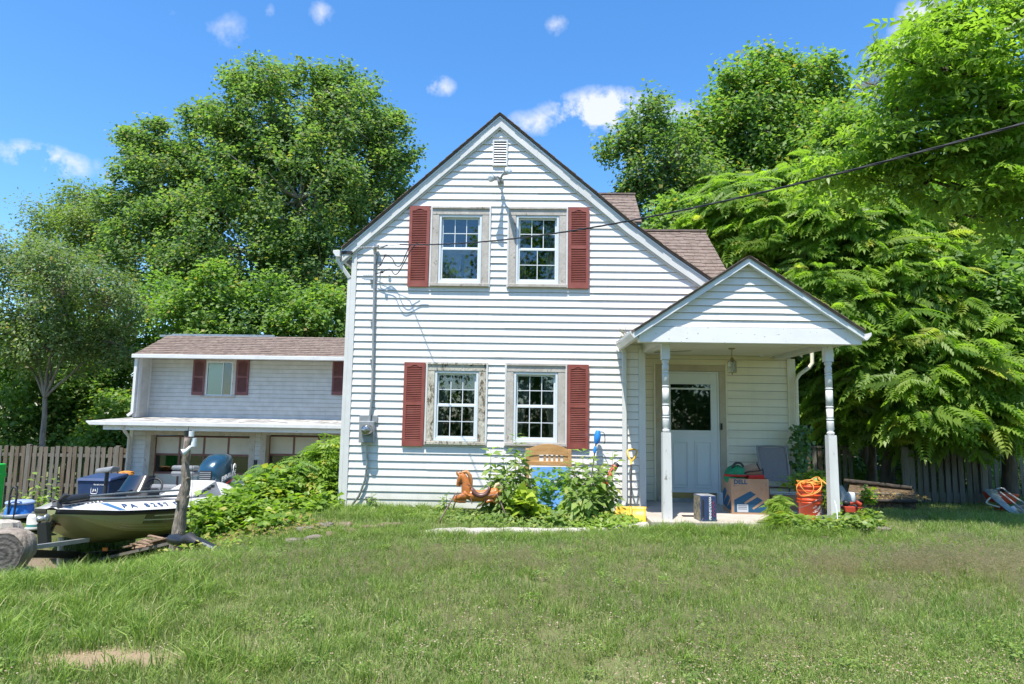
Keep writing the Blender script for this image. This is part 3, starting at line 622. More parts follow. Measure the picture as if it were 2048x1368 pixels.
# porch lantern
p = at(1463.5, 700, 9.45); ln = thing('porch_lantern', 'small glass hexagonal lantern hanging from the porch ceiling', 'lantern', (p.x, 9.45, PZ+.05))
brs = pmat('tarnished_brass', (.30, .25, .13), .4, metal=.8)
m = MB(); m.lathe([(.05, 0), (.045, -.012), (.012, -.02)], c=(p.x, 9.45, PZ+.05), n=14); m.tube([(p.x, 9.45, PZ+.03), (p.x, 9.45, PZ-.10)], .006); m.lathe([(.006, -.13), (.02, -.14), (.035, -.17), (.06, -.185), (.006, -.19)], c=(p.x, 9.45, PZ+.05), n=6, smooth=False)
zb, zt = PZ-.305, PZ-.135
for k in range(6):
    a = k*math.pi/3; x, y = p.x+.06*math.cos(a), 9.45+.06*math.sin(a); m.tube([(x, y, zb), (x, y, zt)], .004, n=5)
m.lathe([(.062, 0), (.062, .008)], c=(p.x, 9.45, zb), n=6, smooth=False); m.tube([(p.x, 9.45, zb-.03), (p.x, 9.45, zb)], [.004, .012]); m.build('frame', brs, ln)
m = MB(); m.lathe([(.057, 0), (.057, zt-zb)], c=(p.x, 9.45, zb+.004), n=6, smooth=False, cap=False); m.build('glass', glassmat('lantern_glass', (.6, .6, .5), .12, .1, (.8, .8, .72)), ln)
m = MB(); m.tube([(p.x, 9.45, zb+.01), (p.x, 9.45, zb+.07)], .012); m.ell((p.x, 9.45, zb+.09), (.018, .018, .03)); m.build('bulb', M_['sash'], ln)
# flood light on the gable
p = at(1001, 362, WY-.03); sl = thing('security_light', 'twin head grey flood light on the upper gable siding', 'security light', (p.x, WY, p.z))
m = MB(); m.lathe([(.05, 0), (.05, .025), (.03, .04)], M=Matrix.Translation((p.x, WY-.01, p.z)) @ Matrix.Rotation(R_(90), 4, 'X'), n=16); m.tube([(p.x, WY-.03, p.z), (p.x, WY-.12, p.z+.01)], .018); m.ell((p.x, WY-.12, p.z+.01), (.035, .03, .03)); m.build('mount', M_['grey_metal'], sl)
for tgt, s in (((-.13, -.22, -.08), 1), ((.13, -.25, .03), 1)):
    q0 = Vector((p.x, WY-.12, p.z+.01)); q1 = q0+Vector(tgt)*.62; q2 = q0+Vector(tgt)
    m = MB(); m.tube([q0, q0+Vector(tgt)*.35+Vector((0, 0, .02)), q1], [.012, .02, .03]); m.tube([q1, q2], [.032, .06], n=14); h = m.build('lamp_head', M_['grey_metal'], sl)
    m = MB(); m.tube([q2+Vector(tgt)*.002, q2+Vector(tgt)*.06], [.056, .03], n=14); m.build('lens', M_['sash'], h)
# ============================================================ electric service
p0, p1 = at(722, 838, WY), at(752, 885, WY)
es = thing('electric_meter', 'grey electric meter box with conduit mast on the left of the house wall', 'electric meter', ((p0.x+p1.x)/2, WY, p1.z))
m = MB(); m.box(p0.x-.02, p1.x+.02, WY-.035, WY-.018, p0.z-.06, p0.z+.06); m.box(p0.x+.01, p1.x-.01, WY-.14, WY-.03, p1.z, p0.z-.03); m.build('meter_box', M_['grey_metal'], es, bevel=.008)
cxm, czm = at(734, 860, WY-.15).x, at(734, 860, WY-.15).z
m = MB(); m.lathe([(.085, 0), (.085, .03), (.075, .045), (.07, .09), (.05, .11), (0, .112)], M=Matrix.Translation((cxm, WY-.138, czm)) @ Matrix.Rotation(R_(90), 4, 'X'), n=24); m.build('meter_dial', glassmat('meter_glass', (.8, .8, .8), .3, .05, (.55, .58, .58)), es)
m = MB(); m.lathe([(.06, 0), (.06, .06), (0, .061)], M=Matrix.Translation((cxm, WY-.137, czm)) @ Matrix.Rotation(R_(90), 4, 'X'), n=20); m.build('meter_face', pmat('dial_face', (.55, .55, .52), .5, col2=(.1, .1, .1), scale=60, lo=.5, hi=.6), es)
mx = at(750, 503, WY-.05); mb_ = at(740, 840, WY-.05)
m = MB(); m.tube([(mx.x, WY-.05, mx.z), (mb_.x+.02, WY-.05, mb_.z+.4), (mb_.x-.005, WY-.05, mb_.z-.02)], .02, n=10)
m.build('conduit', M_['grey_metal'], es)
for py in (560, 640, 720, 800):
    q = at(744, py, WY-.04); m = MB(); m.box(q.x-.032, q.x+.034, WY-.058, WY-.018, q.z-.008, q.z+.008); m.build('strap', M_['galv'], es)
m = MB(); m.tube([(mx.x, WY-.05, mx.z-.03), (mx.x, WY-.05, mx.z+.03), (mx.x+.02, WY-.07, mx.z+.08), (mx.x+.06, WY-.10, mx.z+.07)], [.024, .03, .038, .02], n=10); m.build('weatherhead', M_['galv'], es)
lo = [at(733, 888, WY-.05), at(735, 925, WY-.05), at(730, 960, WY-.05), at(718, 992, WY-.05), at(700, 1015, WY-.05), at(684, 1023, WY-.05)]
m = MB(); m.tube(lo, .017, n=8); m.build('lower_conduit', M_['galv'], es)
q = at(739, 996, WY); m = MB(); m.box(q.x-.05, q.x+.05, WY-.06, WY-.018, q.z-.025, q.z+.025); m.tube([(q.x-.02, WY-.06, q.z), (q.x-.02, WY-.09, q.z-.01)], .014); m.tube([(q.x+.03, WY-.06, q.z), (q.x+.03, WY-.09, q.z-.01)], .014)
tag(m.build('outlet_box', M_['galv']), 'small grey outdoor outlet box low on the siding below the meter', 'outlet box')
def loop(name, pxs, Y0, Y1, r, par=es, mat=M_['black']):
    P = [at(x, y, Y0+(Y1-Y0)*i/(len(pxs)-1)) for i, (x, y) in enumerate(pxs)]; P = smooth(P)
    m = MB(); m.tube(P, r, n=6); return m.build(name, mat, par)
def smooth(P, k=6):
    P = [Vector(q) for q in P]; out = []; n = len(P)
    for i in range(n-1):
        a, b, c, d = P[max(i-1, 0)], P[i], P[i+1], P[min(i+2, n-1)]
        for j in range(k):
            t = j/k; out.append(.5*((2*b)+(c-a)*t+(2*a-5*b+4*c-d)*t*t+(3*b-a-3*c+d)*t**3))
    out.append(P[-1]); return out
loop('drip_loop', [(756, 512), (753, 532), (760, 531), (771, 512), (784, 517), (792, 531), (802, 530), (812, 508), (821, 489)], WY-.09, WY-.30, .007)
loop('drip_loop', [(750, 548), (764, 544), (780, 538), (788, 548), (796, 546), (808, 526), (822, 500), (836, 485)], WY-.09, WY-.34, .007)
for a, b in ((771, 511), (764, 544)):
    q = at(a, b, WY-.14); m = MB(); m.ell(q, (.025, .02, .02)); m.build('wire_clamp', M_['black'], es)
# service cable from the eave to the street pole on the right
cable = thing('service_cable', 'twisted black overhead service cable slanting from the gable to the right', 'power cable', at(735, 494, 9.6))
E0 = at(800, 489, 9.55); E1 = at(2048, 247, 3.75); E2 = E1+(E1-E0)*.9; E2.z += .5
P = []
for i in range(61):
    t = i/60; q = E0.lerp(E2, t); q.z -= 0; P.append(q)
# photo's path: sag fixed through three points
mid = at(1400, 413, 5.5)
def cat(t): 
    a, b_, c = E0, mid, E1; t1 = .70
    l0 = (t-t1)*(t-1)/((0-t1)*(0-1)); l1 = (t)*(t-1)/((t1)*(t1-1)); l2 = t*(t-t1)/((1)*(1-t1)); return a*l0+b_*l1+c*l2
P = [cat(i/80*1.5) for i in range(81)]
m = MB()
for ph in (0, 2.09, 4.19):
    Q = []
    PP = smooth(P, 4)
    for i, q in enumerate(PP): a = i*.42+ph; Q.append(q+Vector((0, math.cos(a), math.sin(a)))*.005)
    m.tube(Q, .0048, n=5)
m.build('conductors', M_['black'], cable)
m = MB(); m.tube([at(712, 495, 9.68), at(742, 494, 9.66), at(775, 492, 9.6), E0], .004, n=5); m.tube([at(760, 496, 9.62), at(775, 490, 9.6)], .012, n=6); m.build('messenger_wire', M_['galv'], cable)
m = MB(); Q = []
for i in range(60): a = i*.9; c0 = at(716+28*i/59, 495.5-.8*i/59, 9.68); Q.append(c0+Vector((0, math.cos(a), math.sin(a)))*.014)
m.tube(Q, .004, n=4); m.build('tension_spring', M_['galv'], cable)
# ============================================================ ground
def build_terrain():
    xs = np.unique(np.concatenate([np.linspace(-60, -14, 24), np.linspace(-14, 9, 140), np.linspace(9, 60, 26)]))
    ys = np.unique(np.concatenate([np.linspace(-120, 0, 20), np.linspace(0, 20, 130), np.linspace(20, 120, 34)]))
    X, Y = np.meshgrid(xs, ys); Z = terrain(X, Y)
    V = np.stack([X.ravel(), Y.ravel(), Z.ravel()], 1); nx, ny = len(xs), len(ys)
    I = (np.arange(ny-1)[:, None]*nx+np.arange(nx-1)[None]).ravel(); F = np.stack([I, I+1, I+nx+1, I+nx], 1)
    me = bpy.data.meshes.new('ground'); me.from_pydata(V.tolist(), [], F.tolist()); me.polygons.foreach_set('use_smooth', [True]*len(F))
    m, N, L, P = _m('lawn_soil'); P.inputs['Roughness'].default_value = .95; P.inputs['Specular IOR Level'].default_value = .1
    g = N.new('ShaderNodeNewGeometry')
    n1 = N.new('ShaderNodeTexNoise'); n1.inputs['Scale'].default_value = .8; n1.inputs['Detail'].default_value = 8; L.new(g.outputs['Position'], n1.inputs['Vector'])
    r1 = N.new('ShaderNodeValToRGB'); r1.color_ramp.elements[0].position = .35; r1.color_ramp.elements[1].position = .7
    r1.color_ramp.elements[0].color = (.09, .13, .04, 1); r1.color_ramp.elements[1].color = (.19, .20, .09, 1); L.new(n1.outputs['Fac'], r1.inputs[0])
    n2 = N.new('ShaderNodeTexNoise'); n2.inputs['Scale'].default_value = 45; n2.inputs['Detail'].default_value = 4; L.new(g.outputs['Position'], n2.inputs['Vector'])
    mr = N.new('ShaderNodeMapRange'); mr.inputs['From Min'].default_value = .45; mr.inputs['From Max'].default_value = .68; L.new(n2.outputs['Fac'], mr.inputs['Value'])
    mx = N.new('ShaderNodeMix'); mx.data_type = 'RGBA'; L.new(mr.outputs[0], mx.inputs[0]); L.new(r1.outputs[0], mx.inputs[6]); mx.inputs[7].default_value = (.13, .10, .06, 1)
    # shaded leaf litter behind the garden fence, bare worn dirt patch at the front left
    sx = N.new('ShaderNodeSeparateXYZ'); L.new(g.outputs['Position'], sx.inputs[0])
    col = mx.outputs[2]
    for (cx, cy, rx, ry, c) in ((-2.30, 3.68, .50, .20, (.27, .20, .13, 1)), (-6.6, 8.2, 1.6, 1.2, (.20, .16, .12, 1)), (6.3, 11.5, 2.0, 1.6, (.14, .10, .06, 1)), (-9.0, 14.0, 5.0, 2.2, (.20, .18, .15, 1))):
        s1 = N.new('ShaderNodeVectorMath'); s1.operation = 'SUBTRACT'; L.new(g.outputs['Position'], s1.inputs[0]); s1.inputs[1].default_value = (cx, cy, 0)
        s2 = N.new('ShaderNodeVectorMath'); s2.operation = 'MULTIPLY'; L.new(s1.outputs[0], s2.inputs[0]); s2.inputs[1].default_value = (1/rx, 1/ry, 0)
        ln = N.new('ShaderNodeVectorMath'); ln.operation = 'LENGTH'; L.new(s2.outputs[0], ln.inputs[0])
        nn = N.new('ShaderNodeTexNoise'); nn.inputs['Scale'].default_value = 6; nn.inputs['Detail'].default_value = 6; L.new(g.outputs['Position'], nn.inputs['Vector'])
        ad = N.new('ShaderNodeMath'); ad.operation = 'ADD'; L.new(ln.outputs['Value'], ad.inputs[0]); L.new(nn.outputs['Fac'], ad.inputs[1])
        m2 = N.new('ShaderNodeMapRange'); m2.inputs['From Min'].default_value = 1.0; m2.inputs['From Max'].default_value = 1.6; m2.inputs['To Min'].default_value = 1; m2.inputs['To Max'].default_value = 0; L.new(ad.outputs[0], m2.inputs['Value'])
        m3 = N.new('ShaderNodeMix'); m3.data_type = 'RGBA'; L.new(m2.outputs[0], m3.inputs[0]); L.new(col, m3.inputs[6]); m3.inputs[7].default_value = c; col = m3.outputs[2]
    L.new(col, P.inputs['Base Color'])
    b = N.new('ShaderNodeBump'); b.inputs['Strength'].default_value = .6; b.inputs['Distance'].default_value = .02; L.new(n2.outputs['Fac'], b.inputs['Height']); L.new(b.outputs[0], P.inputs['Normal'])
    me.materials.append(m); o = bpy.data.objects.new('ground', me); COL.objects.link(o); o['kind'] = 'structure'
build_terrain()

# ============================================================ the garage wing down the slope
GY = 17.0; DYG = 16.2
gar = thing('garage', 'low white garage wing with two garage doors and a brown shingled roof', 'garage', (-7, 17, -1.5))
gx0 = at(298, 800, GY).x; gx1 = -2.9
e_l = at(268, 708, 16.40); zE = e_l.z
zLow = at(500, 836, GY).z-.02     # where the lower roof meets the upper wall
wn = [at(409, 719, GY), at(470, 792, GY)]
cut = (wn[0].x, wn[1].x, wn[1].z, wn[0].z)
siding(gar, lambda z: gx0, lambda z: gx1, zLow, zE-.05, .108, GY, [cut], M_['vinyl_garage'], proud=.019, wall_name='upper_wall')
# projecting end wall on the left
m = MB(); m.box(gx0-.10, gx0-.02, 16.52, 20, -1.6, zE-.02); m.build('wall', M_['vinyl_garage'], gar)
k = 0; z = zLow; ew = gar
while z < zE-.1:
    m = MB(); m.hexa([(gx0-.02, 16.60, z), (gx0-.02+.012, 16.60, z), (gx0-.02+.012, GY-.014, z), (gx0-.02, GY-.014, z), (gx0-.02, 16.60, z+.108), (gx0-.018, 16.60, z+.108), (gx0-.018, GY-.014, z+.108), (gx0-.02, GY-.014, z+.108)])
    m.build('siding_board', M_['vinyl_garage'], gar); z += .108
m = MB(); m.box(gx0-.11, gx0-.005, 16.49, 16.60, zLow, zE-.02); m.build('corner_board', M_['trim'], gar, bevel=.004)
m = MB(); m.box(gx0-.02, gx0+.015, GY-.04, GY-.015, zLow, zE-.05); m.build('corner_board', M_['trim'], gar)
m = MB(); m.box(gx0-.11, gx0-.04, 16.41, 16.48, zLow+.1, zE-.02); m.beam((gx0-.075, 16.44, zLow+.12), (gx0-.18, 16.42, zLow+.03), .07, .06, (0, 1, 0)); m.build('downspout', M_['trim'], gar, bevel=.006)
# upper roof
rg = at(470, 673, 17.9); x0e, x1e = e_l.x, -2.85
m = MB(); A = [(x0e, 16.42, zE+.005), (x1e, 16.42, zE+.005), (x1e, 17.9, rg.z), (x0e+.12, 17.9, rg.z), (x0e, 20.2, zE), (x1e, 20.2, zE)]
m.add(A+[(p[0], p[1], p[2]-.05) for p in A], [(0, 1, 2, 3), (3, 2, 5, 4), (7, 6, 9, 8), (8, 9, 10, 11), (0, 6, 7, 1), (0, 3, 9, 6), (3, 4, 10, 9), (1, 7, 8, 2), (2, 8, 11, 5), (4, 5, 11, 10)])
r = m.build('roof', M_['shingle'], gar)
sl = Vector((0, 17.9-16.42, rg.z-zE)); L = sl.length; m = MB(); shingles(m, Vector((x0e, 16.42, zE+.005)), (1, 0, 0), sl, int((x1e-x0e)/.26), int(L/.14), .26, L/int(L/.14), lift=.014, seed=8); m.build('shingles', M_['shingle'], r, kind='stuff')
a, b2 = at(345, 671, 17.9), at(548, 675, 17.9); m = MB(); m.box(a.x, b2.x, 17.86, 17.96, rg.z-.01, rg.z+.05); m.box(at(320, 676, 17.9).x, a.x, 17.87, 17.95, rg.z-.04, rg.z+.02); m.build('ridge_cap', M_['galv'], r)
m = MB(); m.prism([(x0e-.02, zE-.10), (x1e, zE-.10), (x1e, zE+.0), (x0e-.02, zE+.0)], 16.33, 16.415); m.build('gutter', M_['trim'], gar, bevel=.01)
m = MB(); m.box(x0e+.03, x1e, 16.42, 16.98, zE-.06, zE-.045); m.build('soffit', M_['soffit'], gar)
# upper window and shutters
x0, x1, z0, z1 = cut
m = MB(); cw = .085
m.box(x0, x0+cw, GY-.03, GY+.03, z0+.001, z1-.001); m.box(x1-cw, x1, GY-.03, GY+.03, z0+.001, z1-.001); m.box(x0+cw, x1-cw, GY-.03, GY+.03, z1-.05, z1); m.box(x0-.02, x1+.02, GY-.05, GY+.03, z0-.03, z0)
w = m.build('window', M_['casing'], gar, bevel=.003)
m = MB(); f = .03; a0, a1, c0, c1 = x0+cw, x1-cw, z0, z1-.05
m.box(a0, a0+f, GY-.02, GY+.03, c0, c1); m.box(a1-f, a1, GY-.02, GY+.03, c0, c1); m.box(a0+f, a1-f, GY-.02, GY+.03, c0, c0+f); m.box(a0+f, a1-f, GY-.02, GY+.03, c1-f, c1); m.build('frame', M_['sash'], w)
xm = a0+(a1-a0)*.62
m = MB(); m.box(a0+f, xm, GY+.004, GY+.007, c0+f, c1-f); m.build('pane', glassmat('frosted_green_glass', (.45, .55, .5), .35, .25, (.3, .36, .33)), w)
m = MB(); m.box(xm, a1-f, GY+.010, GY+.013, c0+f, c1-f); m.build('pane', M_['glass_dark'], w)
m = MB(); m.box(xm-.01, xm+.006, GY-.004, GY+.016, c0+f, c1-f); m.build('mullion', M_['sash'], w)
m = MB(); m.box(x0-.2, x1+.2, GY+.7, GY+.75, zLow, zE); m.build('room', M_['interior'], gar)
sG = shutter_meshes(.325, .92, M_['shutter_old'], 'shutter')
for px in (384, 471.5, 663.5):
    q = at(px, 790, GY); shutter(gar, q.x, q.z, sG, GY-.046)
# lower roof (low slope) with gutter
lz = at(500, 846, 15.5).z; lx0 = at(181, 842, 15.5).x
m = MB(); m.add([(lx0, 15.5, lz), (gx1, 15.5, lz), (gx1, GY+.05, zLow+.01), (lx0+.3, GY+.05, zLow+.01), (lx0, 15.5, lz-.03), (gx1, 15.5, lz-.03), (gx1, GY+.05, zLow-.03), (lx0+.3, GY+.05, zLow-.03)], [(0, 1, 2, 3), (7, 6, 5, 4), (0, 4, 5, 1), (0, 3, 7, 4), (1, 5, 6, 2), (2, 6, 7, 3)])
m.build('lower_roof', pmat('weathered_roll_roofing', (.20, .19, .18), .9, col2=(.42, .42, .40), scale=4, lo=.45, hi=.55), gar)
m = MB(); m.prism([(lx0-.05, lz-.005), (lx0-.05, lz-.035), (lx0+.04, lz-.105), (gx1, lz-.105), (gx1, lz-.005)][::-1], 15.40, 15.495); m.build('gutter', M_['trim'], gar, bevel=.012)
m = MB(); m.box(lx0+.30, gx1, 15.52, 15.56, lz-.21, lz-.10); m.build('fascia_board', M_['trim_peel'], gar)
m = MB(); m.box(lx0+.28, gx1, 15.565, DYG+.1, lz-.20, lz-.18); m.build('soffit', M_['soffit'], gar)
# lower wall and the two doors
wx0 = at(263, 900, DYG).x
def dcut(a, b_): p, q = at(a, 872, DYG), at(b_, 872, DYG); return (p.x, q.x, -1.7, p.z)
D1 = dcut(303, 500); D2 = dcut(533, 733)
zT = lz-.2; cwd = .14
siding(gar, lambda z: wx0, lambda z: gx1, -1.5, zT, .108, DYG, [(D1[0]-.12, D1[1]+.12, -1.8, D1[3]+.12), (D2[0]-.12, D2[1]+.12, -1.8, D2[3]+.12)], M_['vinyl_garage'], proud=.019, wall_name='lower_wall')
m = MB(); m.box(wx0-.09, wx0-.02, DYG+.02, 20, -1.6, zT+.1); m.build('wall', M_['vinyl_garage'], gar)
m = MB(); m.box(wx0-.06, wx0+.02, DYG-.03, DYG+.05, -1.5, zT); m.build('corner_board', M_['trim'], gar)
q = at(252, 862, 15.6); m = MB(); m.tube([(q.x-.02, 15.5, lz-.1), (q.x, 15.55, q.z), (wx0-.02, 16.1, zT-.20), (wx0-.03, 16.12, -1.4)], .04, n=8); m.build('downspout', M_['trim'], gar)
white_p = pmat('cream_door_panel', (.58, .56, .50), .6, col2=(.52, .50, .45), scale=3, dirt=(.40, .33, .26), dscale=6, dlo=.6, dhi=.85)
maroon = pmat('faded_maroon_rail', (.17, .075, .065), .7, col2=(.22, .11, .10), scale=9)
for D in (D1, D2):
    a, b_, _, zt = D
    m = MB(); m.box(a-cwd, a, DYG-.02, DYG+.30, -1.5, zt+.03); m.box(b_, b_+cwd, DYG-.02, DYG+.30, -1.5, zt+.03); m.box(a-cwd, b_+cwd, DYG-.022, DYG+.30, zt+.0305, zt+.12); m.build('door_casing', M_['casing'], gar, bevel=.004)
    y = DYG+.22; rows = 5; zb = -1.5; st = (zt-zb)/rows; cols = 4; s = .05
    m = MB(); 
    for i in range(cols+1): xx = a+(b_-a)*i/cols; m.box(max(a, xx-s/2), min(b_, xx+s/2), y-.012, y+.03, zb, zt)
    for j in range(rows+1): zz = zb+st*j; m.box(a, b_, y-.0145, y+.031, max(zb, zz-s/2), min(zt, zz+s/2))
    gd = m.build('garage_door', maroon, gar)
    for j in range(rows):
        for i in range(cols):
            p0, p1 = a+(b_-a)*i/cols+s/2, a+(b_-a)*(i+1)/cols-s/2; q0, q1 = zb+st*j+s/2, zb+st*(j+1)-s/2
            if j == rows-2:
                m = MB(); m.box(p0, p1, y+.004, y+.008, q0, q1); m.build('pane', M_['glass_dark'], gd)
            else:
                m = MB(); m.box(p0, p1, y-.004, y+.01, q0, q1); m.build('door_panel', white_p, gd)
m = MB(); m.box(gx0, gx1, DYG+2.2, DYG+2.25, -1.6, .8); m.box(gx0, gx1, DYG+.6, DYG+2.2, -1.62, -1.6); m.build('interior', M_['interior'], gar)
m = MB(); q = at(407, 915, DYG+.5); m.box(q.x-.9-.0, q.x-.75, DYG+.5, DYG+.55, -.5, .6); m.build('stud', pmat('raw_pine', (.42, .27, .11), .7, col2=(.34, .20, .08), scale=6), gar)
q = at(512, 925, DYG); m = MB(); m.box(q.x-.03, q.x+.03, DYG-.06, DYG-.014, q.z-.05, q.z+.06); tag(m.build('wall_switch', M_['black']), 'small black box on the siding between the garage doors', 'switch box')
q = at(508, 938, DYG); m = MB(); m.tube([(q.x, DYG-.03, q.z+.12), (q.x, DYG-.03, q.z)], .008); m.lathe([(.04, 0), (.05, -.05), (.045, -.13), (.02, -.15)], c=(q.x, DYG-.06, q.z+.02), n=10); tag(m.build('wall_lantern', M_['black']), 'small black lantern low on the siding between garage doors', 'lantern')
# ============================================================ foliage builders
def leaf_template(kind, r):
    """returns verts (n,3) and faces for one spray; unit size, growing along +x, facing +z"""
    V = []; F = []
    def leaf(bx, by, bz, ang, L, W, droop=.15, lobes=False):
        c, s = math.cos(ang), math.sin(ang)
        def P(u, v, w): V.append((bx+u*c-v*s, by+u*s+v*c, bz+w)); return len(V)-1
        if lobes:
            a = P(0, 0, 0); b = P(L*.35, W*.6, -.06*L); c1 = P(L*.62, W*.3, -.02); d = P(L, 0, -droop*L); e = P(L*.62, -W*.3, -.02); f = P(L*.35, -W*.6, -.06*L)
            F.append((a, f, e, d)); F.append((a, d, c1, b))
        else:
            a = P(0, 0, 0); b = P(L*.45, W*.5, .05*L); d = P(L, 0, -droop*L); f = P(L*.45, -W*.5, .05*L); m = P(L*.5, 0, -.03*L)
            F.append((a, f, d, m)); F.append((a, m, d, b))
    if kind == 'broad': leaf(0, 0, 0, 0, 1, .85, .2, True)
    elif kind == 'oval': leaf(0, 0, 0, 0, 1, .5, .2)
    elif kind in ('pinnate', 'pinnate_long'):
        n = 9 if kind == 'pinnate' else 11
        for i in range(n):
            t = .16+.78*i/(n-1); z = -.46*t*t; l = .32*(1-.45*abs(t-.45)/.55)
            for sgn in (1, -1): leaf(t, 0, z, sgn*(1.12-.35*t+r.uniform(-.1, .1)), l*r.uniform(.85, 1.1), .105, .45)
        leaf(.95, 0, -.43, 0, .2, .08, .6)
        a = len(V); V += [(0, -.006, 0), (0, .006, 0), (.5, .006, -.115), (.5, -.006, -.115), (1, 0, -.46)]; F += [(a, a+3, a+2, a+1), (a+3, a+4, a+2)]
    elif kind == 'walnut':
        for i, t in enumerate((.30, .55, .80)):
            z = -.2*t*t; l = .42*(.75+.25*i/2)
            for sgn in (1, -1): leaf(t, 0, z, sgn*(.95-.25*t+r.uniform(-.12, .12)), l*r.uniform(.85, 1.1), .17, .35)
        leaf(.92, 0, -.2, 0, .5, .19, .4)
        a = len(V); V += [(0, -.008, 0), (0, .008, 0), (1, 0, -.2)]; F += [(a, a+2, a+1)]
    elif kind == 'blade': 
        V += [(0, -.04, 0), (0, .04, 0), (.5, .05, .1), (.5, -.05, .1), (1, 0, -.05)]; F += [(0, 3, 2, 1), (3, 4, 2)]
    return np.array(V, float), F
def foliage(name, centers, normals, dirs, size, kind, mat, parent, clump_id=None, seed=0, kindtag=None, tips=None):
    """one mesh of many sprays placed at centers; normals and dirs are unit vectors"""
    r = random.Random(seed); g = np.random.default_rng(seed)
    nvar = 4 if kind not in ('broad', 'oval', 'blade') else 1
    n = len(centers); which = g.integers(0, nvar, n)
    allV, allF, allC, allN, base = [], [], [], [], 0
    LT, LS = [], []
    for k in range(nvar):
        T, Fs = leaf_template(kind, r); idx = np.where(which == k)[0]
        if not len(idx): continue
        D = dirs[idx]; Nn = normals[idx]; Y = np.cross(Nn, D); Y /= np.linalg.norm(Y, axis=1)[:, None]+1e-9; Z = np.cross(D, Y)
        S = size[idx][:, None, None]
        W = centers[idx][:, None, :]+S*(T[None, :, 0:1]*D[:, None, :]+T[None, :, 1:2]*Y[:, None, :]+T[None, :, 2:3]*Z[:, None, :])
        nv = len(T); allV.append(W.reshape(-1, 3))
        col = np.ones((len(idx), nv, 4), np.float32)
        col[:, :, 0] = g.random(len(idx))[:, None]
        col[:, :, 1] = (clump_id[idx] if clump_id is not None else g.random(len(idx)))[:, None]
        col[:, :, 2] = g.random(len(idx))[:, None]
        allC.append(col.reshape(-1, 4))
        offs = base+np.arange(len(idx))*nv
        for f in Fs:
            A = offs[:, None]+np.array(f)[None]; LT.append(np.full(len(idx), len(f))); LS.append(A)
        base += nv*len(idx)
    V = np.concatenate(allV).astype(np.float32); C = np.concatenate(allC)
    if parent: 
        inv = np.array(wmat(parent).inverted()); V = (V @ inv[:3, :3].T+inv[:3, 3]).astype(np.float32)
    me = bpy.data.meshes.new(name); me.vertices.add(len(V)); me.vertices.foreach_set('co', V.ravel())
    loops = np.concatenate([a.ravel() for a in LS]).astype(np.int32); tot = np.concatenate(LT).astype(np.int32)
    me.loops.add(len(loops)); me.loops.foreach_set('vertex_index', loops)
    me.polygons.add(len(tot)); st = np.concatenate([[0], np.cumsum(tot)[:-1]]).astype(np.int32); me.polygons.foreach_set('loop_start', st)
    try: me.polygons.foreach_set('loop_total', tot)
    except Exception: pass
    me.update(calc_edges=True)
    at_ = me.attributes.new('var', 'FLOAT_COLOR', 'POINT'); at_.data.foreach_set('color', C.astype(np.float32).ravel())
    me.materials.append(mat)
    return piece(name, me, parent, kind=kindtag)
def unit(v): return v/(np.linalg.norm(v, axis=-1, keepdims=True)+1e-9)
def crown_points(lobes, nclump, per, sig, seed, shell=.62, upb=.9, rosette=False, ragged=.12, bough=6, bs=.36, tilt=.22, nrm_out=0.0, dz0=-.15, dz1=.45):
    g = np.random.default_rng(seed); L = np.array([[*c, *r] for c, r in lobes], float)
    w = (L[:, 3]*L[:, 4]+L[:, 3]*L[:, 5]+L[:, 4]*L[:, 5]); w /= w.sum()
    li = g.choice(len(L), nclump, p=w); u = unit(g.normal(size=(nclump, 3)))
    rad = shell+(1-shell)*g.random(nclump)**.6; rad *= 1+g.normal(size=nclump).clip(-1.6, 1.6)*ragged
    C = L[li, :3]+u*L[li, 3:]*rad[:, None]
    if not rosette and bough:
        nb = max(6, nclump//bough); B = C[:nb].copy(); bi = g.integers(0, nb, nclump); br = L[li[bi], 3:].mean(1, keepdims=True)*bs
        C = B[bi]+unit(g.normal(size=(nclump, 3)))*br*(g.random((nclump, 1))**.5)*np.array([1, 1, .75]); li = li[bi]; u = unit(C-L[li, :3])
    # drop most clumps that lie deep inside another lobe: the light never reaches them
    keep = np.ones(nclump, bool)
    for j in range(len(L)):
        d = np.linalg.norm((C-L[j, :3])/L[j, 3:], axis=1); keep &= ~((d < .55) & (li != j) & (g.random(nclump) < .75))
    C = C[keep]; u = u[keep]; cid = g.random(len(C))
    P = np.repeat(C, per, 0)+g.normal(size=(len(C)*per, 3)).clip(-1.7, 1.7)*np.asarray(sig)*g.uniform(.6, 1.3, len(C)).repeat(per)[:, None]
    out = np.repeat(u, per, 0)
    Nn = unit(out*.35+np.array([0, 0, upb])+g.normal(size=P.shape)*.55)
    D = unit(out+g.normal(size=P.shape)*.7+np.array([0, 0, -.25])); D = unit(D-Nn*(D*Nn).sum(1)[:, None])
    if rosette:
        a = g.random(len(P))*6.283; hz = np.stack([np.cos(a), np.sin(a), np.zeros(len(P))], 1)
        D = unit(hz+out*np.array([.55, .55, .1])+np.array([0, 0, 1])*g.uniform(dz0, dz1, len(P))[:, None])
        Nn = unit(np.array([0, 0, 1.0])+out*nrm_out+g.normal(size=P.shape)*tilt); Nn = unit(Nn-D*(D*Nn).sum(1)[:, None])
    return C, P, Nn, D, cid.repeat(per), g
